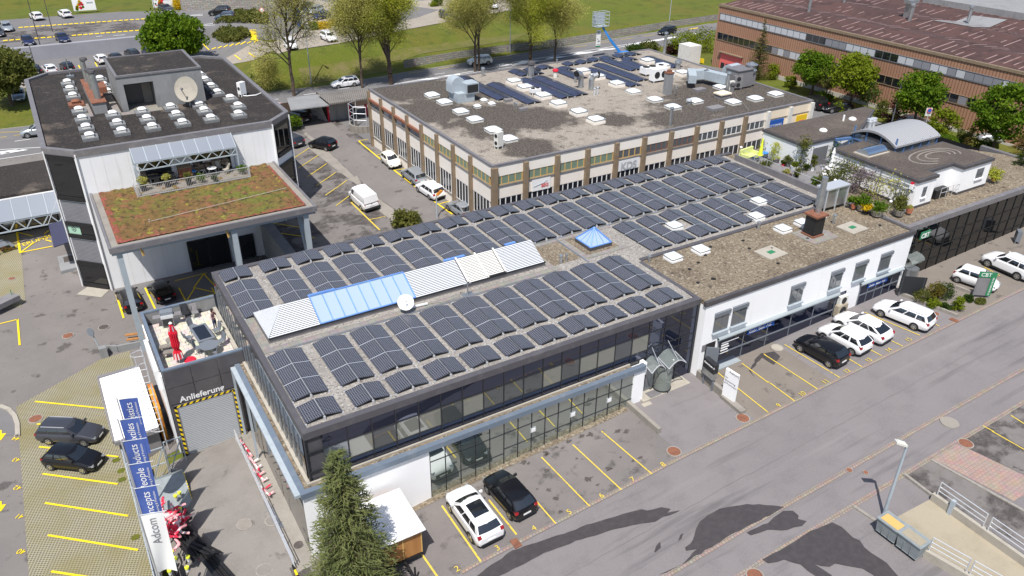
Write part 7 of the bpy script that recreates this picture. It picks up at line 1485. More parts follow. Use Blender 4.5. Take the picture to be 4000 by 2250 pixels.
for i,(x,y,rad,h,lm,pot,pr,ph_,lab) in enumerate([(800,800,.8,1.5,'leaf_olive','black',.3,.35,'broad green potted shrub behind the yellow parasol'),(985,920,.75,2.0,'leaf_spring','slab_grey',.35,.4,'tall bright green potted shrub against the roof wing wall'),(810,1020,.55,.5,'leaf_olive','black',.4,.35,'low spreading plant in a black tub near the terrace edge'),(1110,985,.25,.35,'leaf_dark','red',.2,.28,'small plant in a red pot on the terrace'),(1200,990,.6,.8,'leaf_olive','slab_grey',.3,.35,'bushy plant between the red pot and the white planter'),(1300,1050,.4,.35,'leaf_lime','white_plastic',.45,.45,'low plant in a wide white planter on the terrace'),(1600,1060,.4,1.3,'leaf_olive','white_plastic',.2,.5,'feathery plant in a tall white pot before the shutter'),(1500,1060,.3,.4,'leaf_dark','black',.2,.25,'little plant in a black pot left of the tall white pot'),(1120,1150,.25,.3,'leaf_olive','black',.15,.22,'tiny plant in a black pot, left of three at the terrace rail'),(1165,1170,.3,.6,'leaf_pale','black',.18,.25,'pale plant in a black pot, middle of three at the terrace rail'),(1230,1190,.25,.2,'leaf_lilac','black',.22,.28,'violet flowers in a black pot at the terrace rail'),(1325,1220,.3,.9,'leaf_olive','frame_grey',.2,.35,'slim tall plant in a grey pot at the terrace rail'),(1620,1350,.4,.8,'leaf_maple','frame_grey',.25,.3,'green plant in a grey pot near the steel box'),(1740,1380,.55,1.1,'leaf_olive','slab_grey',.28,.4,'large olive plant in a grey pot near the steel box')]):
 potted(uz(x,y),rad,h,lm,pot,pr,ph_,lab,200+i)
for c,r,x,y,rad,h,lm,pot,pr,ph_,lab in [(3,1,855,645,.6,.7,'leaf_maple','terracotta',.25,.35,'bright green plant in a terracotta pot at the roof corner'),(3,1,940,660,.7,.9,'leaf_maple','concrete',.5,.5,'green plants in the first concrete trough'),(3,1,1090,715,.75,.7,'leaf_maple','concrete',.55,.5,'dark green plants in the middle concrete trough'),(3,1,1310,710,.6,1.3,'leaf_olive','concrete',.5,.5,'tall loose plant in the right concrete trough'),(3,1,1415,690,.2,.2,'leaf_pale','terracotta',.3,.45,'tall terracotta pot at the corner of the penthouse'),(3,1,985,690,.5,.5,'leaf_yellow','black',.2,.3,'yellow green plant between the troughs'),(3,1,2260,370,.7,1.0,'leaf_spring','terracotta',.25,.3,'light green shrub at the right end of the penthouse')]:
 potted(gz(c,r,x,y,6.45),rad,h,lm,pot,pr,ph_,lab,int(x),ls=.15,per=60)
def vine(label,pts,lm,n,s,seed,cat='climbing plant'):
 R_=random.Random(seed);lb,sb=MB(),MB()
 for a,b in zip(pts,pts[1:]):sb.tube(a,b,.03,.02,5)
 for i in range(n):k=R_.randrange(len(pts)-1);p=V(pts[k]).lerp(V(pts[k+1]),R_.random())+rnd(R_,s);leafq(lb,p,.17,R_)
 t=thing('climbing_plant',label,cat,tuple(pts[0]));part('stem',sb,M['bark'],t);part('foliage',lb,M[lm],t)
z0=6.5
vine('tall yellowish climber on the corner of the roof wing',[(53.5,13.3,6.4),(53.5,13.3,8.9),(53.7,13.4,9.5)],'leaf_olive',700,.32,301);vine('green climber beside the blue framed glazing',[(58,13.2,6.4),(58.1,13.2,8.4)],'leaf_dark',500,.35,302);vine('dark green climber behind the blue glazing beam',[(59.6,12.2,6.4),(60,12.4,8.2)],'leaf_dark',400,.4,303)
vine('olive pergola climber in front of the white penthouse wall',[(54.4,9.8,6.4),(54.4,9.5,8.2),(54.3,7.5,8.3)],'leaf_olive',900,.42,304);vine('lilac flowering wisteria at the left of the penthouse wall',[(54.0,7.6,6.4),(54.0,7.4,8.1),(54.1,5.9,8.2)],'leaf_lilac',850,.4,305);vine('thin wisteria with bare twigs across the penthouse wall',[(54.3,5.8,6.4),(54.4,5.6,8.1),(54.5,3.4,8.2)],'leaf_pale',420,.45,306);vine('leafy climber at the front corner of the penthouse',[(54.5,3.4,6.4),(54.6,3.2,7.9)],'leaf_olive',380,.33,307);vine('olive foliage spreading over the terrace by the pergola',[(53.0,10.3,6.5),(53.2,9.6,7.3),(53.2,8.3,7.4)],'leaf_olive',700,.42,308)
for i,(x,y,rad,h,lm,pr,ph_,lab) in enumerate([(1450,470,.5,.9,'leaf_pale',.3,.6,'pale plant in a tall dark pot at the balcony corner'),(1440,330,.45,1.9,'leaf_lime',.2,.3,'yellowish small tree behind the balcony corner'),(1690,430,.4,.5,'leaf_pale',.3,.75,'dry grass in a dark pot on the balcony'),(1905,410,.4,.6,'leaf_olive',.3,.65,'grey green plant in a dark pot on the balcony'),(2025,390,.4,.7,'leaf_maple',.2,.25,'bright round green plant on the balcony'),(2170,390,.3,.4,'leaf_dark',.15,.2,'small plant in a small pot on the balcony'),(2440,300,.5,.7,'leaf_maple',.3,.3,'green plant at the right end of the balcony')]):
 p=gz(0,1,x,y,5.26);p.x=min(max(p.x,-1.7),7.8);p.y=max(p.y,41.5);potted(p,rad,h,lm,'frame_dark' if ph_ > .5 else 'slab',pr,ph_,lab,400+i,ls=.12)
for i,(x,y) in enumerate(((1170,290),(1220,395),(1230,485),(1365,1065))):sheet('moss_tuft',[(p.x+.4*cos(k)*(.7+.4*((k*7) % 3)/3),p.y+.32*sin(k)*(.7+.3*((k*5) % 3)/3)) for p in [g(0,3,x,y)] for k in range(6)],5,'grass','stuff')
def fn(f):m=MB();f(m);return m
def lowwall(P,z0,z1,w,m,lab,cat='wall',nm='low_wall'):
 mb=MB()
 for a,b in zip(P,P[1:]):a,b=V(a),V(b);mb.beam((a.x,a.y,(z0+z1)/2),(b.x,b.y,(z0+z1)/2),w,z1-z0)
 return solo(nm,mb,M[m],lab,cat,tuple(P[0]))
lowwall([(22.15,-.3,0),(22.1,-4.0,0)],-.5,.35,.28,'concrete','low concrete wall between the parking bays and the entrance forecourt')
lowwall([(28.5,-.7,0),(28.35,-3.4,0)],-.2,.75,.3,'concrete','stepped concrete planter wall below the dark letterbox stand');lowwall([(28.35,-3.4,0),(28.2,-5.5,0)],-.2,.4,.5,'concrete','low planter wall beneath the white sign slab')
lowwall([(4.6,-1.08,0),(22,-1.08,0)],-1.6,-.5,.1,'kerb_stone','thin kerb along the gravel strip at the glass wall','kerb','kerb_edge') if 0 else None
a,b=g(2,2,2110,1092),g(2,2,2230,1172);b.z=a.z=.3;d=(b-a).normalized();n=V((d.y,-d.x,0));L=(b-a).length;ztop=upto(a,2,2,2172,802)
sg=thing('sign_slab','tall white slab sign with grey lettering beside the yellow bay line','sign',tuple(a));mb=MB();mb.obox((a+b)/2+V((0,0,(ztop-.3)/2)),d*(L/2),n*.09,(0,0,(ztop-.3)/2));part('slab',mb,M['white_wall'],sg)
lg=mat('ink_grey',(.22,.22,.24),.7)
for s,sz,zz,xo in (('Adcom',.34,.82,.3),('for',.24,.62,.05),('Sponsoring',.24,.53,.05),('& Promotion',.24,.44,.05)):text(s,sz*L/1.25,a+d*(xo*L)+n*.1+V((0,0,ztop*zz)),d,(0,0,1),lg,sg)
a,b=g(2,2,1920,960),g(2,2,2005,1035);d=(b-a);d.z=0;L=d.length;d.normalize();n=V((d.y,-d.x,0));lb_=thing('letterbox_stand','dark letterbox stand with white address lettering on two posts','letterbox',tuple(a));m_=(a+b)/2
mb=MB();mb.beam(a-V((0,0,.1)),a+V((0,0,2.3)),.1);mb.beam(b-V((0,0,.1)),b+V((0,0,2.3)),.1);part('post',mb,M['frame_grey'],lb_);mb=MB();mb.obox(m_+V((0,0,1.95)),d*(L/2+.12),n*.2,(0,0,.36));part('box',mb,M['frame_dark'],lb_);mb=MB();mb.obox(m_+V((0,0,1.3)),d*(L/2+.08),n*.2,(0,0,.24));part('letterbox',mb,M['metal'],lb_)
text('Gewerbestr. 8',.19,a+d*.0+n*.21+V((0,0,2.0)),d,(0,0,1),M['white_plastic'],lb_,bold=.008)
def lamp(base,h,arm,label,head='slab_pale',r=.07,m='steel_paint',hl=.75):
 t=thing('street_lamp',label,'street lamp',tuple(base));b=V(base);mb=MB();mb.tube(b-V((0,0,.2)),b+V((0,0,h)),r*1.25,r*.8,10);e=b+V((0,0,h));ar=V((arm[0],arm[1],.12));part('pole',mb,M[m],t)
 if head:mb=MB();d=ar.normalized();s=V((-d.y,d.x,0));c=e+ar+V((0,0,.03));mb.beam(e,c,r*1.2);mb.obox(c+d*hl*.2,d*hl*.5,s*.16,(0,0,.07));mb.obox(c+d*hl*.2+V((0,0,.09)),d*hl*.4,s*.1,(0,0,.04));part('lamp_head',mb,M[head],t)
 return t
b=g(3,3,1160,845);lamp(b,5.3,(-.25,.12),'street lamp with slanting white head beside the grey waste containers','white_dirty',.085)
for c,r,x,y,x2,y2,lab in ((0,0,405,460,270,0,'black thin lamp pole, leftmost on the upper deck'),(0,0,530,320,450,0,'black thin lamp pole, second from left on the upper deck'),(0,0,1585,240,1535,0,'black thin lamp pole behind the round tree'),(0,0,385,775,285,455,'grey pole with a small box sign before the deck wall'),(1,0,557,840,475,130,'tall grey lamp pole on the grass bank of the main road'),(1,0,2555,530,2550,20,'white lamp pole at the stone wall of the main road'),(2,0,1575,275,1605,-10,'white lamp pole behind the black estate on the road'),(1,0,325,215,298,60,'dark lamp pole beside the rubble stone wall')):
 b=g(c,r,x,y);h=upto(b,c,r,x2,y2)-b.z;lamp(b,max(h,3),(.2,-.6),lab,'slab_grey' if y2 > 20 else 'cap_dark',.07,'steel_paint' if c else 'cap_dark')
b=hallbase(3,0,1265,1155,87);lamp(b,upto(b,3,0,1335,835)-b.z,(-.3,-.1),'white street lamp in front of the brown hall beside the purple shrub','white_plastic',.07,'alu',.5)
b=g(1,1,1822,742);lamp(b,2.5,(.3,.1),'lamp with amber head showing above the office roof edge','orange',.08)
def board(base,w,h,z0,face,m,label,nm='sign_board',legs=True,thick=.08,cat='sign'):
 b=V(base);a=radians(face);d=V((cos(a),sin(a),0));n=V((d.y,-d.x,0));t=thing(nm,label,cat,tuple(b));mb=MB();mb.obox(b+V((0,0,z0+h/2)),d*w/2,n*thick/2,(0,0,h/2));part('panel',mb,M[m],t)
 if legs:mb=MB();mb.beam(b-d*w*.42-V((0,0,.2)),b-d*w*.42+V((0,0,z0+h)),.07);mb.beam(b+d*w*.42-V((0,0,.2)),b+d*w*.42+V((0,0,z0+h)),.07);part('post',mb,M['frame_grey'],t)
 return t,d,n,b
for x0,y0,w,lab in ((865,130,4.2,'white billboard with colourful produce picture on the meadow edge'),(1650,95,4.0,'white billboard with colourful produce picture behind the grey saloon')):
 t,d,n,b=board(g(0,0,x0,y0),w,2.4,.5,-6,'white_plastic',lab,'billboard');R_=random.Random(x0);mb=MB();cs_=[MB(),MB(),MB()]
 for i in range(16):
  c=b+d*R_.uniform(-1.5,.2)+n*.06+V((0,0,.5+R_.uniform(.35,1.9)));r=R_.uniform(.14,.32);cs_[i % 3].poly([c+d*r*cos(k*pi/4)+V((0,0,r*sin(k*pi/4))) for k in range(8)])
 for q,mm in zip(cs_,('red','leaf_yellow','leaf_maple')):part('picture',q,M[mm],t)
 mb=MB();mb.obox(b+d*1.1+n*.06+V((0,0,2.0)),d*.6,n*.01,(0,0,.12));part('picture',mb,M['steel_paint'],t)
t,d,n,b=board(g(1,0,478,300),2.0,3.2,.6,-35,'blue_sign','tall blue and white information board by the lot entrance');mb=MB();mb.obox(b+d*.35+n*.06+V((0,0,2.1)),d*.6,n*.02,(0,0,1.4));part('poster',mb,M['white_plastic'],t)
def roundsign(base,h,label,m,r=.33,red=False):
 b=V(base);t=thing('road_sign',label,'sign',tuple(b));mb=MB();mb.tube(b-V((0,0,.2)),b+V((0,0,h)),.04);part('post',mb,M['alu'],t);mb=MB();ax=V((-.5,-.8,.1));c=b+V((0,0,h-.3))+ax.normalized()*.05;mb.lathe(c,[(r,0),(r,.02)],18,ax=ax);part('rim',mb,M['salmon'],t);mb=MB();mb.lathe(c+ax.normalized()*.015,[(r*.78,0),(r*.78,.02)],18,ax=ax);part('disc',mb,M[m],t);return t
b=hallbase(3,0,1590,1230,84);t=roundsign(b,upto(b,3,0,1625,1085)-b.z,'round no parking sign with white plate in the shrubs','blue_sign',.3);mb=MB();c=b+V((0,0,upto(b,3,0,1625,1085)-b.z-.3));mb.obox(c+V((0,.04,-.2)),(.32,-.19,0),(.01,.02,0),(0,0,.5));part('plate',mb,M['white_dirty'],t)
roundsign(g(1,0,75,215),2.4,'round red rimmed sign by the curved stone wall','white_plastic',.45)
t,d,n,b=board(g(3,1,1415,1540),2.0,1.5,.45,-40,'frame_dark','blank dark sign board on posts beside the white shop corner')
gb_=g(3,2,2130,95);t,d,n,b=board(gb_,1.35,2.2,.25,-38,'slab_grey','slanting grey and green sign board in front of the small white car');mb=MB();mb.obox(b+d*.5+n*.05+V((0,0,1.35)),d*.2,n*.02,(0,0,1.1));mb.obox(b-d*.18+n*.05+V((0,0,2.2)),d*.5,n*.02,(0,0,.26));part('band',mb,M['green_sign'],t);text('CBT',.45,b-d*.55+n*.08+V((0,0,2.05)),d,(0,0,1),M['white_plastic'],t);text('BT BUSINESS CENTER',.17,b+d*.57+n*.08+V((0,0,.35)),(0,0,1),-d,M['white_plastic'],t)
t,d,n,b=board(g(1,0,290,1150),4.2,1.0,.6,-62,'redpale','faded red and white banner along the low hedge fence','fence_banner')
def bin_(c,w,dp,h,rz,lab,m2):
 t=thing('waste_container',lab,'waste container',tuple(c),rz);mb=MB();mb.prism([(-w/2*.9,-dp/2*.85),(w/2*.9,-dp/2*.85),(w/2*.9,dp/2*.85),(-w/2*.9,dp/2*.85)],.16,.18);i=len(mb.v);P0=[(-w/2*.88,-dp/2*.8,.16),(w/2*.88,-dp/2*.8,.16),(w/2*.88,dp/2*.8,.16),(-w/2*.88,dp/2*.8,.16)];P1=[(-w/2,-dp/2,h),(w/2,-dp/2,h),(w/2,dp/2,h),(-w/2,dp/2,h)]
 for k in range(4):mb.poly([P0[k],P0[(k+1) % 4],P1[(k+1) % 4],P1[k]])
 for u in (-.16,.16):mb.box(u*w-.015,u*w+.015,-dp/2*.97,-dp/2*.9,.3,h)
 part('body',mb,M['bin_grey'],t,local=True);mb=MB();mb.box(-w/2-.04,w/2+.04,-dp/2-.05,dp/2+.04,h,h+.07);part('rim',mb,M['bin_grey'],t,local=True);mb=MB();mb.box(-w/2+.12,w/2-.1,-dp/2+.1,dp/2-.22,h+.07,h+.09);part('lid',mb,M[m2],t,local=True)
 for sx in (-1,1):
  for sy in (-1,1):mb=MB();mb.lathe((sx*w*.36,sy*dp*.3-.03,.09),[(.09,0),(.09,.06)],10,ax=(0,1,0));part('wheel',mb,M['rubber'],t,local=True)
 return t
a=g(3,3,1065,1025);b=g(3,3,1235,1155);dd=b-a;rz=math.atan2(dd.y,dd.x);n=V((-sin(rz),cos(rz),0));c=(a+b)/2+n*.5;c.z=hgt(c.x,c.y)+.06
bin_(c,1.3,.95,1.05,rz,'grey wheeled waste container with rusty lid nearest the street lamp','wood_trim');a=g(3,3,1265,1185);b=g(3,3,1455,1320);c=(a+b)/2+n*.5;c.z=hgt(c.x,c.y)+.06;bin_(c,1.35,.95,1.1,rz,'grey waste container with sandy lid farther from the street lamp','concrete_warm')
def wallrail(P,h,lab,rail=True,m='slab_pale'):
 mb=MB();
 for a,b in zip(P,P[1:]):mb.beam(a+V((0,0,h/2-.1)),b+V((0,0,h/2-.1)),.28,h+.2)
 t=thing('ramp_wall',lab,'wall',tuple(P[0]));part('wall',mb,M[m],t)
 if rail:
  mb=MB();a,b=P[0],P[-1];d=(b-a)
  for (t0,t1) in ((.03,.42),(.46,.98)):
   p,q=a+d*t0,a+d*t1
   for z in (.35,.65,1.0):mb.tube(p+V((0,0,h+z)),q+V((0,0,h+z)),.03)
   for k in (0,1):e=p if k==0 else q;mb.tube(e+V((0,0,h)),e+V((0,0,h+1.0)),.035)
  part('railing',mb,M['alu'],t)
a,b=g(3,3,1640,680),g(3,3,2574,1345);wallrail([a,b+(b-a)*.3],.55,'pale concrete ramp wall with tubular railing, farther from the containers');a,b=g(3,3,1560,1250),g(3,3,1990,1500);wallrail([a,b+(b-a)*1.2],.55,'pale concrete ramp wall with tubular railing behind the containers')
a,b=g(3,3,1645,290),g(3,3,2574,800);lowwall([a,b+(b-a)*.4],.1,.55,.18,'kerb_stone','concrete kerb wall along the red brick walk');a,b=g(3,3,1365,440),g(3,3,1640,650);lowwall([a,b],.1,.5,.18,'kerb_stone','short kerb wall at the head of the ramp');a,b=g(3,3,860,755),g(3,3,1090,908);lowwall([a,b],.05,.2,.2,'kerb_stone','short kerb leading to the waste containers')
p=g(3,3,1820,825);solo('bollard',fn(lambda m:m.beam(p,p+V((0,0,1.05)),.22)),M['steel_paint'],'grey steel post against the ramp wall','bollard',tuple(p))
for P,lab in (([(3,1,1290,1449),(3,2,1300,60),(3,2,1900,295)],'long kerb wall in front of the street side shrub bed'),([(3,1,1880,1449),(3,2,2040,60)],'stepped kerb wall beside the small white car')):Q=gp(*P);lowwall(Q,Q[0].z-.1,Q[0].z+.3,.2,'kerb_stone',lab)
tr=thing('cabin_trailer','wooden cabin trailer with white corrugated roof behind the spruce','trailer',(4,-2.9,-1.5));x0,x1,y0,y1=2.2,4.65,-4.55,-1.2
mb=MB();mb.box(x0+.1,x1-.08,y0+.12,y1-.1,-.75,1.0);part('cabin',mb,M['wood'],tr);mb=MB()
for x in (x0+.1,x1-.12,(x0+x1)/2):mb.box(x-.03,x+.04,y0+.09,y0+.12,-.75,1.0)
part('trim',mb,M['wood_trim'],tr);mb=MB();mb.grid((x0-.12,y0-.1,1.03),(x1-x0+.24,0,0),(0,y1-y0+.2,0),46,1,lambda a,b:(0,0,.025*(1 if int(a*46) % 2 else 0)+.12*b));mb.box(x0-.1,x1+.1,y0-.08,y1+.08,.98,1.0);part('roof',mb,M['white_plastic'],tr)
mb=MB();mb.beam(((x0+x1)/2,y0+.2,-.85),((x0+x1)/2,y0-1.5,-1.0),.12);mb.box(x0+.2,x1-.2,y0+.1,y1-.2,-.95,-.8);mb.tube(((x0+x1)/2+.2,y0-.9,-1.6),((x0+x1)/2+.2,y0-.9,-.5),.06);part('drawbar',mb,M['black'],tr)
for x in (x0+.1,x1-.15):mb=MB();mb.lathe((x-.08,-2.9,-1.15),[(.2,0),(.33,0),(.33,.2),(.2,.2)],16,ax=(1,0,0));part('wheel',mb,M['rubber'],tr)
ms=thing('metal_shed','white corrugated roofed metal shed beside the delivery block','shed',(-7.5,20,-4.8));mb=MB();mb.box(-8.8,-6.2,16.2,24.2,-5,-2.2);part('wall',mb,M['slab_grey'],ms)
mb=MB();n=44;mb.grid((-8.95,16.0,-2.05),(2.85,0,0),(0,8.4,0),2,n*2,lambda a,b:(0,0,.045*(1 if int(round(b*n*2)) % 2 else 0)+.1*a));part('roof',mb,M['white_plastic'],ms);mb=MB();mb.box(-9.05,-6.05,24.35,24.65,-2.15,-1.9);mb.box(-9.1,-8.98,16,24.4,-2.2,-1.98);mb.box(-9.0,-6.1,15.8,16.0,-2.3,-2.0);part('gutter',mb,M['slab_grey'],ms)
fl=thing('pole_fence','long grey tube fence between the grass pavers and the delivery yard','fence',(-8.75,8,-4.7));mb=MB()
for i in range(15):y=15.5-i*1.7;z=hgt(-8.7,y);mb.tube((-8.7,y,z-.2),(-8.7,y,z+2.3),.045)
for z in (-2.6,-3.4,-4.2):mb.tube((-8.7,15.6,z),(-8.7,-8,z+.15),.045)
part('tube_rail',mb,M['steel_paint'],fl);mb=MB();mb.box(-8.66,-8.62,-8,15.5,-4.7,-2.6);part('mesh_panel',mb,M['frame_grey'],fl)
FL=[((0,2,1200,1118),'stics','Logistics','blue_flag','blue banner flag with white lettering ending stics, farthest of the row'),((0,2,1210,1325),'iles','Textiles','blue_flag','blue banner flag with white lettering ending iles, second farthest'),((0,3,1245,95),'ducts','Products','blue_flag','blue banner flag with white lettering ending ducts, mid row'),((0,3,1305,330),'ple','People','blue_flag','blue banner flag with white lettering ending ple'),((0,3,1360,570),'Concepts','Concepts','blue_flag','blue banner flag reading Concepts, nearest of the blue ones'),((0,3,1420,835),'Adcom','Adcom','white_plastic','white banner flag with grey lettering, nearest of the row')]
for i,(tl,sh_,full,mm,lab) in enumerate(FL):
 zt=4.85;p=gz(*tl,zt);b=V((p.x-.12,p.y,hgt(p.x,p.y)));t=thing('banner_flag',lab,'flag',tuple(b));mb=MB();mb.tube(b-V((0,0,.3)),V((b.x,b.y,zt+.15)),.05,.04,8);part('pole',mb,M['alu'],t)
 mb=MB();mb.tube((b.x,b.y,zt+.02),(b.x+1.25,b.y-.35,zt+.02),.022);part('crossbar',mb,M['alu'],t)
 R_=random.Random(i);ph0=R_.uniform(0,6);Hh=4.2;Wd=1.0;nx=10;nz=24
 def pt(u,v):bend=.16*sin(4*u+ph0+v*2.2)*v+.1*v*v*(1 if i % 2 else .5);return V((b.x+.08+Wd*u*(1-.12*v),b.y-.35*u+bend,zt-Hh*v))
 mb=MB();i0=0
 for r_ in range(nz+1):
  for q in range(nx+1):mb.v.append(tuple(pt(q/nx,r_/nz)))
 for r_ in range(nz):
  for q in range(nx):k=r_*(nx+1)+q;mb.f.append((k,k+nx+1,k+nx+2,k+1));mb.m.append(0)
 part('cloth',mb,M[mm],t,smooth=True);bl=mm=='blue_flag';ink=M['white_plastic'] if bl else lg
 for s,sz,u in ((full,.56,.62),('Sponsoring & Promotion',.17,.86)) if bl else ((full,.62,.62),):
  o=text(s,sz,(0,0,0),(1,0,0),(0,1,0),ink,None,'lettering',0);wd=max(v.co.x for v in o.data.vertices);fit=min(1,3.1/wd)
  for v in o.data.vertices:
   vv=(.3+(wd-v.co.x)*fit)/Hh;uu=u-(v.co.y*fit)/Wd;P=pt(uu,min(1,vv));P2=pt(uu+.02,min(1,vv));v.co=P+V((0,-.02,0))-V(b)
  o.parent=t
a=V((-6.9,9.2,hgt(-6.9,9.2)));cp=thing('steel_skip','big sloping grey steel box with a yellow and black edge by the gate','container',tuple(a));mb=MB();P=[(-7.6,8.2),(-5.6,8.2),(-5.6,11.2),(-7.6,11.2)];zb=-3.9;mb.prism(P,zb-1.2,zb+1.0);mb.poly([(-7.65,8.15,zb+1.0),(-5.55,8.15,zb+1.0),(-5.55,10.6,zb+1.9),(-7.65,10.6,zb+1.9)]);mb.poly([(-7.65,10.6,zb+1.9),(-5.55,10.6,zb+1.9),(-5.55,11.3,zb+1.5),(-7.65,11.3,zb+1.5)]);mb.poly([(-5.6,8.2,zb+1),(-5.6,11.2,zb+1),(-5.6,11.2,zb+1.5),(-5.6,10.6,zb+1.88)]);part('body',mb,M['bin_grey'],cp);mb=MB()
for k in range(12):mb.box(-5.58,-5.53,8.2+k*.2,8.3+k*.2,zb+.95+k*.073,zb+1.07+k*.073)
part('hazard_edge',mb,M['yellow'],cp)
mb=MB()
for x0_,y0_,z0_ in ((-7.4,12.4,-3.6),(-6.2,12.6,-3.4)):
 for a,b in (((0,0,0),(0,0,2.6)),((1.1,0,0),(1.1,0,2.6)),((0,0,2.6),(1.1,0,2.6)),((0,0,1.3),(1.1,0,1.3)),((0,0,0),(1.1,0,2.6)),((0,0,.1),(1.1,0,.1))):o_=V((x0_,y0_,z0_));mb.beam(o_+V(a),o_+V(b),.06)
solo('gate_rack',mb,M['steel_paint'],'grey steel gate frames between the shed and the roller gate','frame',(-6.8,12.5,-3.6))
mb=MB();mb.box(-6.0,-5.65,17,20.5,-4.6,-1.2);solo('orange_rack',mb,M['orange'],'tall orange rusty rack squeezed between shed and delivery block','rack',(-5.6,16,-4.6))
R_=random.Random(77)
def bundle(p,q,n,r,sp,m,label,nm='tube_bundle'):
 mb=MB()
 for i in range(n):o=V((R_.uniform(-sp,sp),R_.uniform(-sp,sp)*.4,R_.uniform(0,sp*.9)));mb.tube(V(p)+o,V(q)+o+V((R_.uniform(-.15,.15),0,0)),r,n=7)
 return solo(nm,mb,M[m],label,'tubes',tuple(p))
zz=lambda x,y:hgt(x,y)
bundle((-6.6,6.0,-2.7),(-4.5,-2.5,-2.35),9,.09,.32,'black','long bundle of black tubes lying in the delivery yard');bundle((-7.2,7.2,-3.0),(-6.3,3.2,-2.6),8,.08,.4,'black','shorter bundle of black tubes leaning behind the flags');bundle((-6.4,4.6,-2.5),(-5.2,2.6,-2.3),6,.07,.3,'black','crossed black truss tubes on the pile')
for i,(q0,q1,n_,lab) in enumerate((((1510,410),(1600,760),6,'black tubes stacked upright against the flags, farthest part'),((1580,590),(1890,930),8,'black truss tubes crossing in the middle of the yard pile'),((1600,820),(1790,885),4,'short dark tubes lying across the truss pile'),((1640,930),(1790,970),3,'short grey tubes under the truss pile'),((1690,650),(1640,1130),5,'black tubes beneath the Concepts flag'))):
 a,b=g(0,3,*q0)+V((0,0,.35)),g(0,3,*q1)+V((0,0,.35));bundle(a,b,n_,.075,.3,'bin_grey' if 'grey' in lab else 'black',lab)
bundle((-7.7,4.2,-3.2),(-7.6,-1,-3.0),5,.08,.22,'black','black tubes hanging along the fence')
for i,(c0,lab) in enumerate((((1650,1190),'tangle of red and white barrier tubes, rear part of the pile'),((1740,1270),'tangle of red and white barrier tubes, middle of the pile'),((1690,1380),'tangle of red and white barrier tubes, nearest part of the pile'))):
 mb=MB();p0=g(0,3,*c0);x,y=p0.x+.35,p0.y
 for k in range(12):
  p=V((x+R_.uniform(-.5,.6),y+R_.uniform(-.6,.6),-2.3+R_.uniform(0,.7)));a=R_.uniform(0,6.28)
  for s in range(3):q=p+V((abs(cos(a))*.45 if s==0 else cos(a)*.4,sin(a)*.5,R_.uniform(-.25,.3)));mb.tube(p,q,.075,n=8);p=q;a +=R_.uniform(-1.2,1.2)
 solo('barrier_tubes',mb,M['redpale'],lab,'barrier tubes',(x,y,-2.3))
for i in range(10):
 x,y=((-4.9,6.1),(-5.3,5.6),(-5.6,3.6),(-5.0,3.9),(-5.0,6.3),(-6.9,-.4),(-5.9,-1.2),(-6.2,-.6),(-5.8,-2.4),(-6.7,-2.5))[i];q0=((1805,620),(1765,650),(1720,800),(1810,775),(1890,1265),(1728,1215),(1765,1278),(1590,1238),(1880,1372),(1705,1402))[i];q0=gz(0,3,*q0,-2.2 if i < 4 else -1.9);x,y,z=q0
 t=thing('foot_cap','short tube foot with a bright yellow cap on the tube piles','cap',(x,y,z-.2),0,'yellow capped feet');mb=MB();mb.tube((x,y,z-.25),(x,y,z),.09,n=8);part('foot',mb,M['white_dirty'],t);mb=MB();mb.tube((x,y,z),(x,y,z+.12),.12,n=10);part('cap',mb,M['fluo'],t)
mb=MB();p=g(0,3,2020,1270);mb.lathe(p,[(.16,0),(.16,.03),(.1,.03),(.03,.5)],12);solo('traffic_cone',mb,M['red'],'small red traffic cone beside the black tubes','cone',tuple(p))
mb=MB()
for k in range(7):mb.tube((-1.55+R_.uniform(-.1,.1),12.2-k*.9,-2.5+R_.uniform(0,.8)),(-1.35+R_.uniform(-.1,.1),10.6-k*.9,-2.3+R_.uniform(0,.7)),.07,n=7)
for k in range(6):a=V((-1.4,9-k*.7,-1.9));mb.tube(a,a+V((.35,0,.15)),.06,n=7)
solo('barrier_tubes',mb,M['redpale'],'row of red and white tubes leaning along the side of the office block','barrier tubes',(-1.5,9,-2.4));bundle((-1.6,5.4,-2.2),(-1.45,2.6,-2.1),9,.05,.16,'metal','bundle of grey steel tubes along the side of the office block')
mb=MB()
for z in (.35,.7,1.05):mb.tube((-1.7,12.6,-2.7+z),(-1.75,-.9,-2.1+z),.03)
for i in range(9):y=12.6-i*1.65;mb.tube((-1.72,y,hgt(-1.7,y)-.05),(-1.72,y,hgt(-1.7,y)+1.1),.03)
solo('handrail',mb,M['alu'],'long grey handrail beside the side walk of the office block','railing',(-1.7,6,-2.3))
mb,mb2=MB(),MB()
for i in range(14):(mb if i % 2 else mb2).box(-1.84,-1.72,-.9-i*.42,-.48-i*.42,hgt(-1.75,-1)-.1,hgt(-1.75,-1)+.16)
t=solo('hazard_kerb',mb,M['yellow'],'black and yellow striped kerb edge near the spruce','kerb',(-1.78,-3.5,-2.2));part('black_stripe',mb2,M['black'],t)
b=g(2,0,1085,600);tp=gy(2,0,905,260,b.y+1.5);kn=gy(2,0,985,395,b.y+.6);bo=gy(2,0,1090,532,b.y);bl=thing('boom_lift','blue boom lift holding up a work basket with a white banner','lift',(b.x,b.y,hgt(b.x,b.y)));mb=MB();mb.beam((b.x+.5,b.y,.6),bo,.4);mb.beam(bo,kn,.42);mb.beam(kn,tp,.32);part('boom',mb,M['blue_lift'],bl);mb=MB();mb.box(b.x-.6,b.x+2.2,b.y-1,b.y+1,hgt(b.x,b.y)+.3,hgt(b.x,b.y)+1.2);part('chassis',mb,M['blue_lift'],bl)
k=gy(2,0,890,262,tp.y);mb=MB()
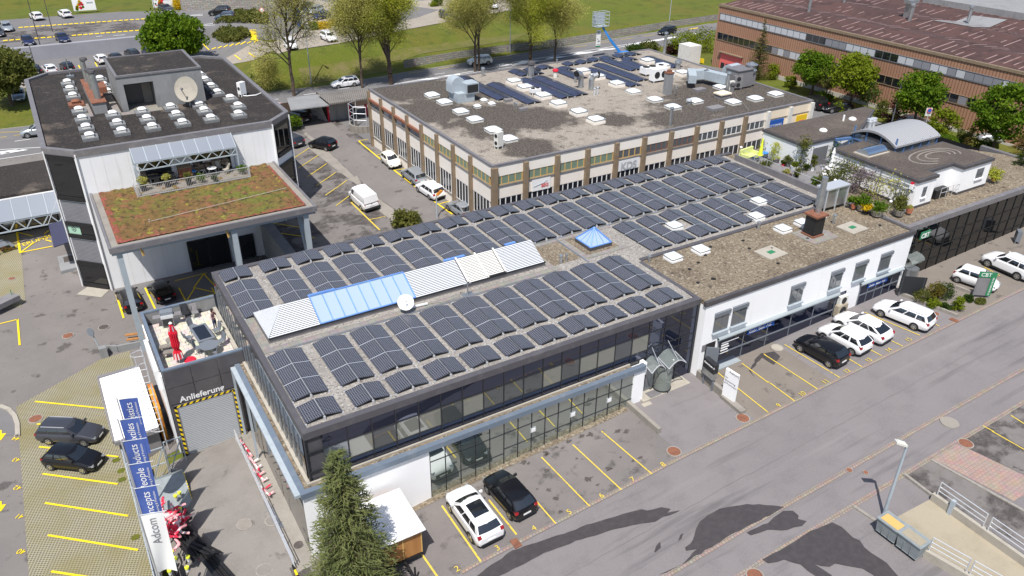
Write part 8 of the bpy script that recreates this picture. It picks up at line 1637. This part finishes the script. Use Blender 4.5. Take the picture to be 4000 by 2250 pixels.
for z in (0,.6,1.2,1.8,2.4):
 for s in (-.7,.7):mb.tube((k.x-1.3,k.y+s,k.z+z),(k.x+1.3,k.y+s,k.z+z),.05)
 for s in (-1.3,1.3):mb.tube((k.x+s,k.y-.7,k.z+z),(k.x+s,k.y+.7,k.z+z),.05)
for sx in (-1.3,0,1.3):
 for s in (-.7,.7):mb.tube((k.x+sx,k.y+s,k.z),(k.x+sx,k.y+s,k.z+2.4),.05)
mb.box(k.x-1.3,k.x+1.3,k.y-.7,k.y+.7,k.z-.1,k.z);mb.box(k.x-1.2,k.x+1.2,k.y+.66,k.y+.69,k.z+.2,k.z+2.2);part('basket',mb,M['steel_paint'],bl)
p0,p1=gy(2,0,852,305,tp.y-.2),gy(2,0,885,470,tp.y-.2);ba=thing('hanging_banner','narrow white banner hanging below the lift basket','banner',(p0.x,p0.y,p1.z));mb=MB();mb.box(p0.x,p1.x,p0.y-.03,p0.y+.03,p1.z+.25,p0.z);part('cloth',mb,M['white_plastic'],ba);mb=MB();mb.box(p0.x,p1.x,p0.y-.03,p0.y+.03,p1.z,p1.z+.25);part('hem',mb,M['green_sign'],ba);mb=MB();w=p1.x-p0.x;hB=p0.z-p1.z
for u,v,a,e in ((.15,.85,.7,.07),(.2,.76,.5,.03),(.2,.45,.25,.06),(.35,.3,.45,.09),(.15,.14,.7,.03)):mb.box(p0.x+w*u,p0.x+w*(u+a),p0.y-.045,p0.y-.032,p1.z+hB*v,p1.z+hB*(v+e))
part('print',mb,lg,ba)
P=[g(2,0,1905,645),g(2,0,2005,665)];b=P[0];solo('white_container',fn(lambda m:m.box(90.2,92.7,68.2,71.2,-.2,3.6)),M['white_dirty'],'white box container at the corner of the brown hall','container',(91.5,69.5,0))
mb=MB();a,b2=g(2,0,1835,622),g(2,0,1930,645)
for i in range(8):p,q=a.lerp(b2,i/8),a.lerp(b2,(i+.5)/8);mb.beam(p+V((0,0,.5)),q+V((0,0,.5)),.1,.8)
solo('hazard_barrier',mb,M['yellow'],'yellow and black barrier beside the white box container','barrier',tuple(a))
for i,(x0_,x1_,lab) in enumerate(((580,640,'white slatted pallet leaning, left of the stack by the red framed door'),(630,715,'white slatted pallet leaning, next to the red framed door'))):
 a,b=g(1,0,x0_,1160+i*35),g(1,0,x1_,1180+i*40);d=(b-a).normalized();mb=MB();up_=V((-.25,.35,1)).normalized()
 for k in range(6):p=a+(b-a)*(k/5);mb.beam(p,p+up_*2.3,.16,.06)
 for z in (.2,1.1,2.1):mb.beam(a+up_*z,b+up_*z,.1,.08)
 solo('pallet',mb,M['white_dirty'],lab,'pallet',tuple(a))
p=g(1,0,1090,1300);mb=MB();P=[p+V((1.9*cos(k*pi/10+pi*.55),1.9*sin(k*pi/10+pi*.55),0)) for k in range(11)]
for a,b in zip(P,P[1:]):mb.beam(a+V((0,0,.45)),b+V((0,0,.45)),.2,1.1)
t=thing('stair_wall','curved pale wall round the cellar stair at the workshop corner','wall',tuple(p));part('wall',mb,M['concrete'],t);mb=MB()
for k in (0,3,6,9):a=P[k];mb.tube(a+V((0,0,.9)),a+V((0,0,3.6)),.05)
for z in (1.8,2.7,3.6):mb.path([q+V((0,0,z)) for q in P[::3]],.04,5)
part('railing',mb,M['alu'],t)
a,b=g(1,0,330,1290),g(1,0,470,1275);mb=MB();mb.tube(a+V((0,0,1)),b+V((0,0,1)),.05);mb.tube(b,b+V((0,0,1)),.05);mb.tube(a,a+V((0,0,1)),.05);solo('handrail',mb,M['alu'],'short grey handrail in front of the bright green shrub','railing',tuple(a))
p=g(0,2,1040,680);t=thing('traffic_mirror','round traffic mirror on a leaning post before the pavers','mirror',tuple(p));mb=MB();mb.tube(p,p+V((-.35,.3,2.3)),.05);part('post',mb,M['steel_paint'],t);c=p+V((-.4,.3,2.4));mb=MB();mb.lathe(c,[(.38,0),(.38,.06)],18,ax=(-.75,-.6,.15));part('mirror',mb,M['frame_grey'],t)
a,b,c=g(0,2,1085,640),g(0,2,1195,640),g(0,2,1470,585);lowwall([a,b,c],-5.1,-4.35,.2,'concrete_grey','low grey wall along the upper edge of the grass pavers')
mb=MB();p=g(0,2,1055,690);mb.box(p.x-.3,p.x+.3,p.y-.25,p.y+.3,p.z,p.z+1.0);solo('stone_block',mb,M['concrete_grey'],'grey block beside the traffic mirror','block',tuple(p))
for i,(x,y) in enumerate(((1370,510),(1385,555))):a=g(0,2,x-100,y+10);b=g(0,2,x+90,y-15);solo('bench',fn(lambda m:m.beam(a+V((0,0,.5)),b+V((0,0,.5)),.3,.08)),M['wood'],('narrow brown bench plank, rear of two by the ladder cage','narrow brown bench plank, front of two by the ladder cage')[i],'bench',tuple(a))
for i,(x,y,lab) in enumerate(((20,1060,'dark picnic table at the left edge of the pavers'),(0,1225,'dark round thing at the left edge of the pavers') )[:1]):
 p=g(0,1,x,y);t=thing('picnic_table',lab,'table',tuple(p),.3);mb=MB();mb.box(-.5,.5,-1.1,1.1,.72,.78);part('tabletop',mb,M['frame_grey'],t,local=True)
 for s in (-.85,.85):mb=MB();mb.box(s-.16,s+.16,-1.1,1.1,.42,.47);part('bench',mb,M['frame_grey'],t,local=True)
 mb=MB()
 for y_ in (-.8,.8):mb.beam((-.9,y_,0),(.4,y_,.72),.08);mb.beam((.9,y_,0),(-.4,y_,.72),.08)
 part('leg',mb,M['wood'],t,local=True)
Q=[V(P) for P in ((-12.6,50.4,-1.9),(-8.6,51.6,-1.3),(-8.4,46.6,-1.9),(-11.9,44.5,-2.6))];Q=[gz(0,1,x,y,z) for x,y,z in ((485,802,-2.0),(640,765,-1.4),(690,985,-1.4),(540,1035,-2.0))];mb=MB();mb.poly(Q[::-1]);mb.poly([q-V((0,0,.08)) for q in Q]);t=solo('sun_awning',mb,mat('awning_navy',(.035,.037,.075),.8),'dark navy folding awning at the left side of the octagonal block','awning',tuple(Q[1]));mb=MB();mb.tube(Q[0],V((-8.6,Q[0].y,.6)),.04);part('arm',mb,M['alu'],t)
P=gp((0,1,565,1085),(0,1,700,1045),(0,1,780,1265),(0,1,620,1310));mb=MB();mb.prism([(p.x,p.y) for p in P][::-1],-5,-4.6);t=solo('concrete_slab',mb,M['concrete_grey'],'pale concrete slab with a dark grate below the navy awning','slab',tuple(P[0]));mb=MB();a=g(0,1,705,1150,-4.6);mb.box(a.x-.6,a.x+.5,a.y-.7,a.y+.7,-4.62,-4.58);part('grate',mb,M['stain'],t)
a,b=g(0,2,-60,270),g(0,2,190,150);d=(b-a).normalized();n=V((-d.y,d.x,0));mb=MB();mb.obox((a+b)/2+V((0,0,.8)),d*(b-a).length/2,n*.6,(0,0,.25));t=solo('covered_trailer',mb,M['slab_grey'],'long grey covered trailer at the left edge beside the grass','trailer',tuple(a));mb=MB();mb.beam(b+V((-.4,0,-.1)),b+V((-.3,0,1.6)),.06);mb.beam(b+V((-.9,0,-.1)),b+V((-.3,0,.9)),.05);part('stand',mb,M['green_sign'],t)
sheet('grass_patch',gp((0,2,0,160),(0,2,110,145),(0,2,60,180),(0,2,0,200)),4,'grass')
TZ=3.03
def tz(x,y):return gz(-1,0,560+x/3.275,1180+y/3.276,TZ)
p=tz(465,770);pu=thing('parasol','closed red parasol with white tipped skirt on the roof terrace','parasol',tuple(p));mb=MB();mb.tube(p,p+V((0,0,3.0)),.03);part('pole',mb,M['alu'],pu);top=upto(p,-1,0,560+412/3.275,1180+255/3.276)-TZ;mb=MB();n=14;prof=[(.34,.35),(.3,.8),(.17,1.0),(.28,1.35),(.26,1.9),(.3,2.3),(.22,2.45),(.14,2.8),(.05,3.0)];k_=top/3.0;i0=0
for r,z in prof:
 for k in range(n*2):a=pi*k/n;rr=r*(1 if k % 2 else .72);mb.v.append((p.x+rr*cos(a),p.y+rr*sin(a),TZ+z*k_))
N2=n*2
for j in range(len(prof)-1):
 for k in range(N2):mb.f.append((j*N2+k,j*N2+(k+1) % N2,(j+1)*N2+(k+1) % N2,(j+1)*N2+k));mb.m.append(1 if j==0 and k % 4 < 2 else (2 if j==6 and k % 7 < 3 else 0))
part('canopy',mb,[M['red'],M['white_plastic'],M['steel_paint']],pu);mb=MB();mb.lathe(p+V((0,0,3.0*k_)),[(.1,-.05),(.12,0),(.05,.08)],10);part('finial',mb,M['white_plastic'],pu)
def table(c,rz,w,l,h,m,label,roundt=False,nm='table'):
 t=thing(nm,label,'table',tuple(c),rz);mb=MB()
 if roundt:mb.lathe((0,0,h-.04),[(w/2,0),(w/2,.04)],24)
 else:mb.box(-w/2,w/2,-l/2,l/2,h-.05,h)
 part('tabletop',mb,M[m],t,local=True)
 if not roundt and m=='frame_grey':mb=MB();mb.box(-w*.36,w*.36,-l*.4,l*.42,h,h+.006);part('glass_inlay',mb,M['glass_dark'],t,local=True)
 for sx in (-1,1):
  for sy in (-1,1):k=.33 if roundt else .44;mb=MB();mb.beam((sx*w*k,sy*(w if roundt else l)*k,0),(sx*w*k,sy*(w if roundt else l)*k,h-.05),.05);part('leg',mb,M['frame_grey'],t,local=True)
 return t
def chair(c,rz,label,m='frame_grey',leanb=.12):
 t=thing('chair',label,'chair',tuple(c),rz);mb=MB();mb.box(-.23,.23,-.23,.23,.43,.46);part('seat',mb,M[m],t,local=True);mb=MB();mb.obox((0,.25+leanb*.4,.72),(.23,0,0),(0,.015,0),(0,leanb*.5,.26));part('backrest',mb,M[m],t,local=True)
 for sx in (-.2,.2):mb=MB();mb.beam((sx,-.25,0),(sx,.2,.45),.03);mb.beam((sx,.25,0),(sx,-.2,.45),.03);mb.beam((sx,.2,.45),(sx,.3,.98),.03);part('leg',mb,M[m],t,local=True)
 return t
table(tz(775,500),radians(4),1.15,2.3,.74,'frame_grey','long grey garden table with dark glass inlay on the roof terrace');table(tz(865,660),0,1.3,1.3,.74,'frame_grey','round grey garden table next to the long table',True)
for x,y,rz,lab in ((590,520,1.9,'folding chair left of the long terrace table'),(650,370,.6,'folding chair at the far left end of the long terrace table'),(945,420,-1.4,'dark chair right of the long terrace table'),(720,650,1.2,'dark chair left of the round terrace table'),(955,700,-2.6,'dark chair in front of the round terrace table'),(1005,560,-1.2,'grey chair right of the round terrace table')):chair(tz(x,y),rz,lab)
for x,y,lab in ((550,180,'folded deck chair against the rear terrace parapet, left of two'),(675,170,'folded deck chair against the rear terrace parapet, right of two')):
 p=tz(x,y+25);chair(p,0,lab,'frame_dark' if x < 600 else 'slab_grey',.25)
p=tz(330,300);gr=thing('barbecue','silver gas barbecue with side shelves on the roof terrace','barbecue',tuple(p),-.15);mb=MB();mb.box(-.4,.4,-.28,.28,.1,.75);part('cabinet',mb,M['slab_grey'],gr,local=True);mb=MB();mb.box(-.42,.42,-.3,.3,.75,.92);part('burner',mb,M['alu'],gr,local=True);mb=MB();mb.obox((0,.1,1.08),(.42,0,0),(0,.2,.05),(0,-.04,.14));part('hood',mb,M['frame_grey'],gr,local=True);mb=MB();mb.box(-.95,-.42,-.25,.25,.86,.9);mb.box(.42,.95,-.25,.25,.86,.9);part('side_shelf',mb,M['slab_grey'],gr,local=True);mb=MB();mb.box(-.34,.34,-.29,-.28,.15,.7);part('door',mb,M['frame_dark'],gr,local=True)
table(tz(370,560),.1,.7,.7,.55,'slab','small low round stone table behind the red parasol',True)
for i,(x,y) in enumerate(((330,620),(385,690))):a,b=tz(x-110,y+25),tz(x+60,y-10);mb=MB();mb.beam(a+V((0,0,.42)),b+V((0,0,.42)),.45,.08);mb.beam(a,a+V((0,0,.4)),.1);mb.beam(b,b+V((0,0,.4)),.1);solo('bench',mb,M['slab'],('low bench plank by the red parasol, rear of two','low bench plank by the red parasol, front of two')[i],'bench',tuple(a))
mb=MB();p=tz(600,740);mb.lathe(p,[(.4,0),(.35,.08),(.05,.12)],16);t=solo('parasol_cover',mb,M['red'],'red and white cloth lying at the foot of the parasol','cloth',tuple(p))
mb=MB();mb.box(-.32,-.06,14.0,21.4,3.02,3.25);solo('terrace_step',mb,M['slab_pale'],'pale stone step along the office side of the terrace','step',(-.2,17,3))
def person(base,face,label):
 t=thing('person',label,'person',tuple(base),face);Vs,Es,Rs=[],[],[]
 def ch(pts,par=None):
  k=par
  for x,y,z,r in pts:
   Vs.append((x,y,z));Rs.append(r);i=len(Vs)-1
   if k is not None:Es.append((k,i))
   k=i
  return k
 pel=ch([(0,0,.92,.14)]);wst=ch([(0,.01,1.08,.115)],pel);cst=ch([(0,.0,1.25,.13),(0,0,1.36,.115)],wst);nk=ch([(0,-.01,1.44,.05),(0,-.02,1.5,.048)],cst);ch([(0,-.03,1.57,.085),(0,-.025,1.64,.085)],nk)
 for s in (-1,1):ch([(s*.09,0,.85,.095),(s*.1,-.02,.48,.06),(s*.11,.02,.1,.04),(s*.115,-.02,.04,.04),(s*.12,-.14,.03,.03)],pel)
 def hand(w,d):
  for k in range(4):o=(k-1.5)*.018;L=(.07,.08,.075,.06)[k];ch([(w[0]+o,w[1]+d[1]*.06,w[2]+d[2]*.06,.009),(w[0]+o,w[1]+d[1]*(.06+L),w[2]+d[2]*(.06+L)-.01,.007)],hi)
  ch([(w[0]+.04,w[1]+d[1]*.03,w[2]+d[2]*.03,.01),(w[0]+.055,w[1]+d[1]*.07,w[2]+d[2]*.06,.008)],hi)
 sh=ch([(-.16,0,1.37,.055),(-.2,-.02,1.12,.042),(-.12,-.2,1.12,.034),(-.06,-.24,1.15,.03)],cst);hi=sh;hand((-.06,-.24,1.15),(0,-.4,.6))
 sh=ch([(.16,0,1.37,.055),(.22,-.04,1.13,.042),(.1,-.2,1.36,.032),(.05,-.19,1.44,.026)],cst);hi=sh;hand((.05,-.19,1.44),(0,.1,.9))
 me=bpy.data.meshes.new('body');me.from_pydata(Vs,Es,[]);o=bpy.data.objects.new('body',me);COL.objects.link(o);m=o.modifiers.new('s','SKIN');m.use_smooth_shade=True
 for i,r in enumerate(Rs):me.skin_vertices[0].data[i].radius=(r,r*(.8 if i < 4 else 1))
 me.skin_vertices[0].data[0].use_root=True;sub=o.modifiers.new('d','SUBSURF');sub.levels=1;sub.render_levels=1;bpy.context.view_layer.update()
 nm=bpy.data.meshes.new_from_object(o.evaluated_get(bpy.context.evaluated_depsgraph_get()));bpy.data.objects.remove(o);nm.name='body';nm.materials.clear()
 for mm in (mat('skin',(.55,.33,.24),.6),mat('knit_stripe',(.11,.045,.06),.9,coords='O',stripe=((0,0,1),.11,(.36,.26,.27),.3)),mat('jeans',(.03,.04,.09),.9),M['black']):nm.materials.append(mm)
 for p in nm.polygons:z=p.center.z;x,y=p.center.x,p.center.y;p.material_index=3 if z < .1 else (2 if z < .86 else (1 if z < 1.43 and y > -.19 else 0))
 b=bpy.data.objects.new('body',nm);COL.objects.link(b);b.parent=t;mb=MB()
 mb.lathe((0,.02,1.5),[(.05,-.06),(.1,.0),(.105,.12),(.1,.19),(.06,.25),(.01,.26)],14);h=part('hair',mb,mat('hair',(.015,.01,.009),.7),t,smooth=True,local=True)
 mb=MB();mb.obox((0,-.125,1.6),(.012,0,0),(0,.02,0),(0,0,.025));part('nose',mb,nm.materials[0],t,local=True);mb=MB()
 for s in (-1,1):mb.obox((s*.035,-.112,1.625),(.014,0,0),(0,.006,0),(0,0,.008))
 part('eyes',mb,M['black'],t,local=True);mb=MB();mb.obox((0,-.108,1.555),(.022,0,0),(0,.006,0),(0,0,.006));part('mouth',mb,M['red'],t,local=True);return t
p=gz(0,2,2170,415,TZ);person(p,radians(40),'person with dark hair in a striped jumper and jeans, hand raised to the mouth')
p=uz(705,930,6.5);t=thing('parasol','closed bright yellow parasol on the leafy roof terrace','parasol',tuple(p));mb=MB();mb.tube(p,p+V((0,0,2.6)),.03);part('pole',mb,M['alu'],t);mb=MB();mb.lathe(p,[(.26,.8),(.22,.95),(.11,2.0),(.08,2.35),(.09,2.4),(.03,2.6)],12);part('canopy',mb,M['limey'],t);mb=MB();mb.lathe(p,[(.3,0),(.28,.08),(.05,.12)],12);part('foot',mb,M['slab_grey'],t)
p=uz(545,870,6.5);t=thing('sofa','pale lime garden sofa with high back beside the yellow parasol','sofa',tuple(p),radians(8));mb=MB();mb.box(-1.0,1.0,-.35,.4,.1,.45);part('seat',mb,M['lime'],t,local=True);mb=MB();mb.box(-1.0,1.0,.4,.6,.1,1.05);part('backrest',mb,M['lime'],t,local=True)
for s in (-1.0,.8):mb=MB();mb.box(s,s+.2,-.4,.45,.1,.7);part('armrest',mb,M['lime'],t,local=True)
table(uz(790,850,6.5),0,.7,.7,.6,'blue_lift','small round blue table behind the yellow parasol',True);table(uz(610,915,6.5),0,.6,.9,.4,'frame_grey','low dark table before the lime sofa')
p=uz(1880,1130,6.5);t=thing('parasol','closed white parasol among white chairs on the leafy terrace','parasol',tuple(p));mb=MB();mb.tube(p,p+V((0,0,2.7)),.03);part('pole',mb,M['alu'],t);mb=MB();mb.lathe(p,[(.24,.9),(.2,1.1),(.13,2.1),(.17,2.2),(.1,2.45),(.02,2.75)],12);part('canopy',mb,M['white_plastic'],t)
table(uz(1890,1130,6.5),0,1.1,1.1,.72,'white_plastic','round white table under the closed white parasol',True)
for x,y,rz,lab in ((1790,1130,1.4,'white plastic chair left of the white parasol'),(1960,1080,-2.2,'white plastic chair right of the white parasol'),(1930,1210,-.3,'white plastic chair in front of the white parasol'),(2070,1150,-1.7,'white plastic chair half under the pergola climber'),(1800,1190,.7,'white plastic chair at the lower left of the white parasol')):chair(uz(x,y,6.5),rz,lab,'white_plastic')
table(uz(2000,1010,6.5),.3,.6,.6,.7,'white_plastic','white folding table before the blue glazing');chair(uz(1790,1010,6.5),2,'grey lounge chair near the dark shutter','slab_grey')
for c,r,x,y,x2,y2,lab in ((-1,0,2888,620,2891,580,'globe lamp at the far corner of the leafy terrace'),(-1,0,3253,745,3253,728,'globe lamp behind the stainless steel box'),(3,1,1205,690,1217,587,'globe lamp between the concrete troughs')):
 p=gz(c,r,x,y,6.45);h=max(.9,upto(p,c,r,x2,y2)-6.45);t=thing('globe_lamp',lab,'lamp',tuple(p));mb=MB();mb.tube(p,p+V((0,0,h)),.025);part('post',mb,M['alu'],t);mb=MB();mb.lathe(p+V((0,0,h)),[(.04,0),(.12,.06),(.14,.13),(.12,.2),(.03,.26)],12);part('globe',mb,M['white_plastic'],t,smooth=True)
p=gz(3,1,1750,530,6.4);solo('planter_box',fn(lambda m:m.box(p.x-.9,p.x+.9,p.y+.1,p.y+.7,6.3,7.1)),M['black'],'black planter box before the penthouse terrace door','planter',(p.x,p.y,6.3));mb=MB();a=gz(3,1,1720,545,6.4);b=gz(3,1,1900,495,6.4)
for z in (.5,.95):mb.tube(a+V((0,0,z)),b+V((0,0,z)),.025)
for k in range(4):q=a.lerp(b,k/3);mb.tube(q,q+V((0,0,.95)),.025)
solo('terrace_railing',mb,M['alu'],'thin steel railing before the penthouse terrace door','railing',tuple(a))
BZ=5.27
def bq(x,y):p=gz(-1,0,520+x/2.912,640+y/2.912,BZ);p.y=min(p.y,44.0);return p
table(bq(340,215),0,2.4,1.0,.75,'frame_dark','long dark table on the balcony under the glass canopy')
for x,y,rz,lab in ((280,250,3.1,'dark chair before the balcony table, left of two'),(470,230,3.1,'dark chair before the balcony table, right of two')):chair(bq(x,y),rz,lab,'frame_dark')
p=bq(600,150);t=solo('cabinet',fn(lambda m:m.box(p.x-.6,p.x+.6,p.y-.3,p.y+.35,BZ,BZ+1.1)),M['rust'],'dark brown cabinet with slanting lid on the balcony','cabinet',tuple(p));part('lid',fn(lambda m:m.obox((p.x,p.y,BZ+1.15),(.65,0,0),(0,.38,.06),(0,0,.03))),M['brown_post'],t)
chair(bq(680,120),.2,'rattan chair with a bright blue cushion on the balcony','slab');p=bq(680,120);solo('cushion',fn(lambda m:m.box(p.x-.24,p.x+.24,p.y-.24,p.y+.2,BZ+.47,BZ+.58)),M['blue_lift'],'bright blue cushion on the rattan balcony chair','cushion',tuple(p))
table(bq(910,125),0,.9,.9,.74,'white_plastic','round white table on the balcony',True)
for x,y,rz,lab in ((985,70,.3,'white cushioned armchair at the rear of the balcony'),(1060,110,-1.2,'white cushioned tub chair at the right of the balcony')):chair(bq(x,y),rz,lab,'slab_pale',.2)
def bike(p,rz,label,m):
 t=thing('bicycle',label,'bicycle',tuple(p),rz)
 for x in (-.52,.52):mb=MB();mb.path([(x+.33*cos(k*pi/9),0,.34+.33*sin(k*pi/9)) for k in range(19)],.02,5);[mb.tube((x,0,.34),(x+.32*cos(k*pi/4),0,.34+.32*sin(k*pi/4)),.004,n=3) for k in range(8)];part('wheel',mb,M['rubber'],t,local=True)
 mb=MB();F={'b':(-.08,0,.3),'s':(-.2,0,.85),'h':(.36,0,.82),'r':(-.52,0,.34),'f':(.52,0,.34)}
 for a,b in ('bs','bh','sh','br','sr','hf'):mb.tube(F[a],F[b],.02,n=6)
 part('frame',mb,M[m],t,local=True);mb=MB();mb.box(-.33,-.08,-.06,.06,.92,.97);mb.tube((-.2,0,.85),(-.2,0,.93),.015);part('saddle',mb,M['black'],t,local=True);mb=MB();mb.tube((.36,0,.82),(.34,0,1.0),.015);mb.tube((.34,-.27,1.02),(.34,.27,1.02),.015);part('handlebar',mb,M['black'],t,local=True)
bike(bq(790,170),.2,'bicycle standing on the balcony behind the railing','frame_grey');p=V((8.0,42.5,-4.95));bike(p,.15,'dark bicycle leaning by the wall under the sedum canopy','frame_dark')
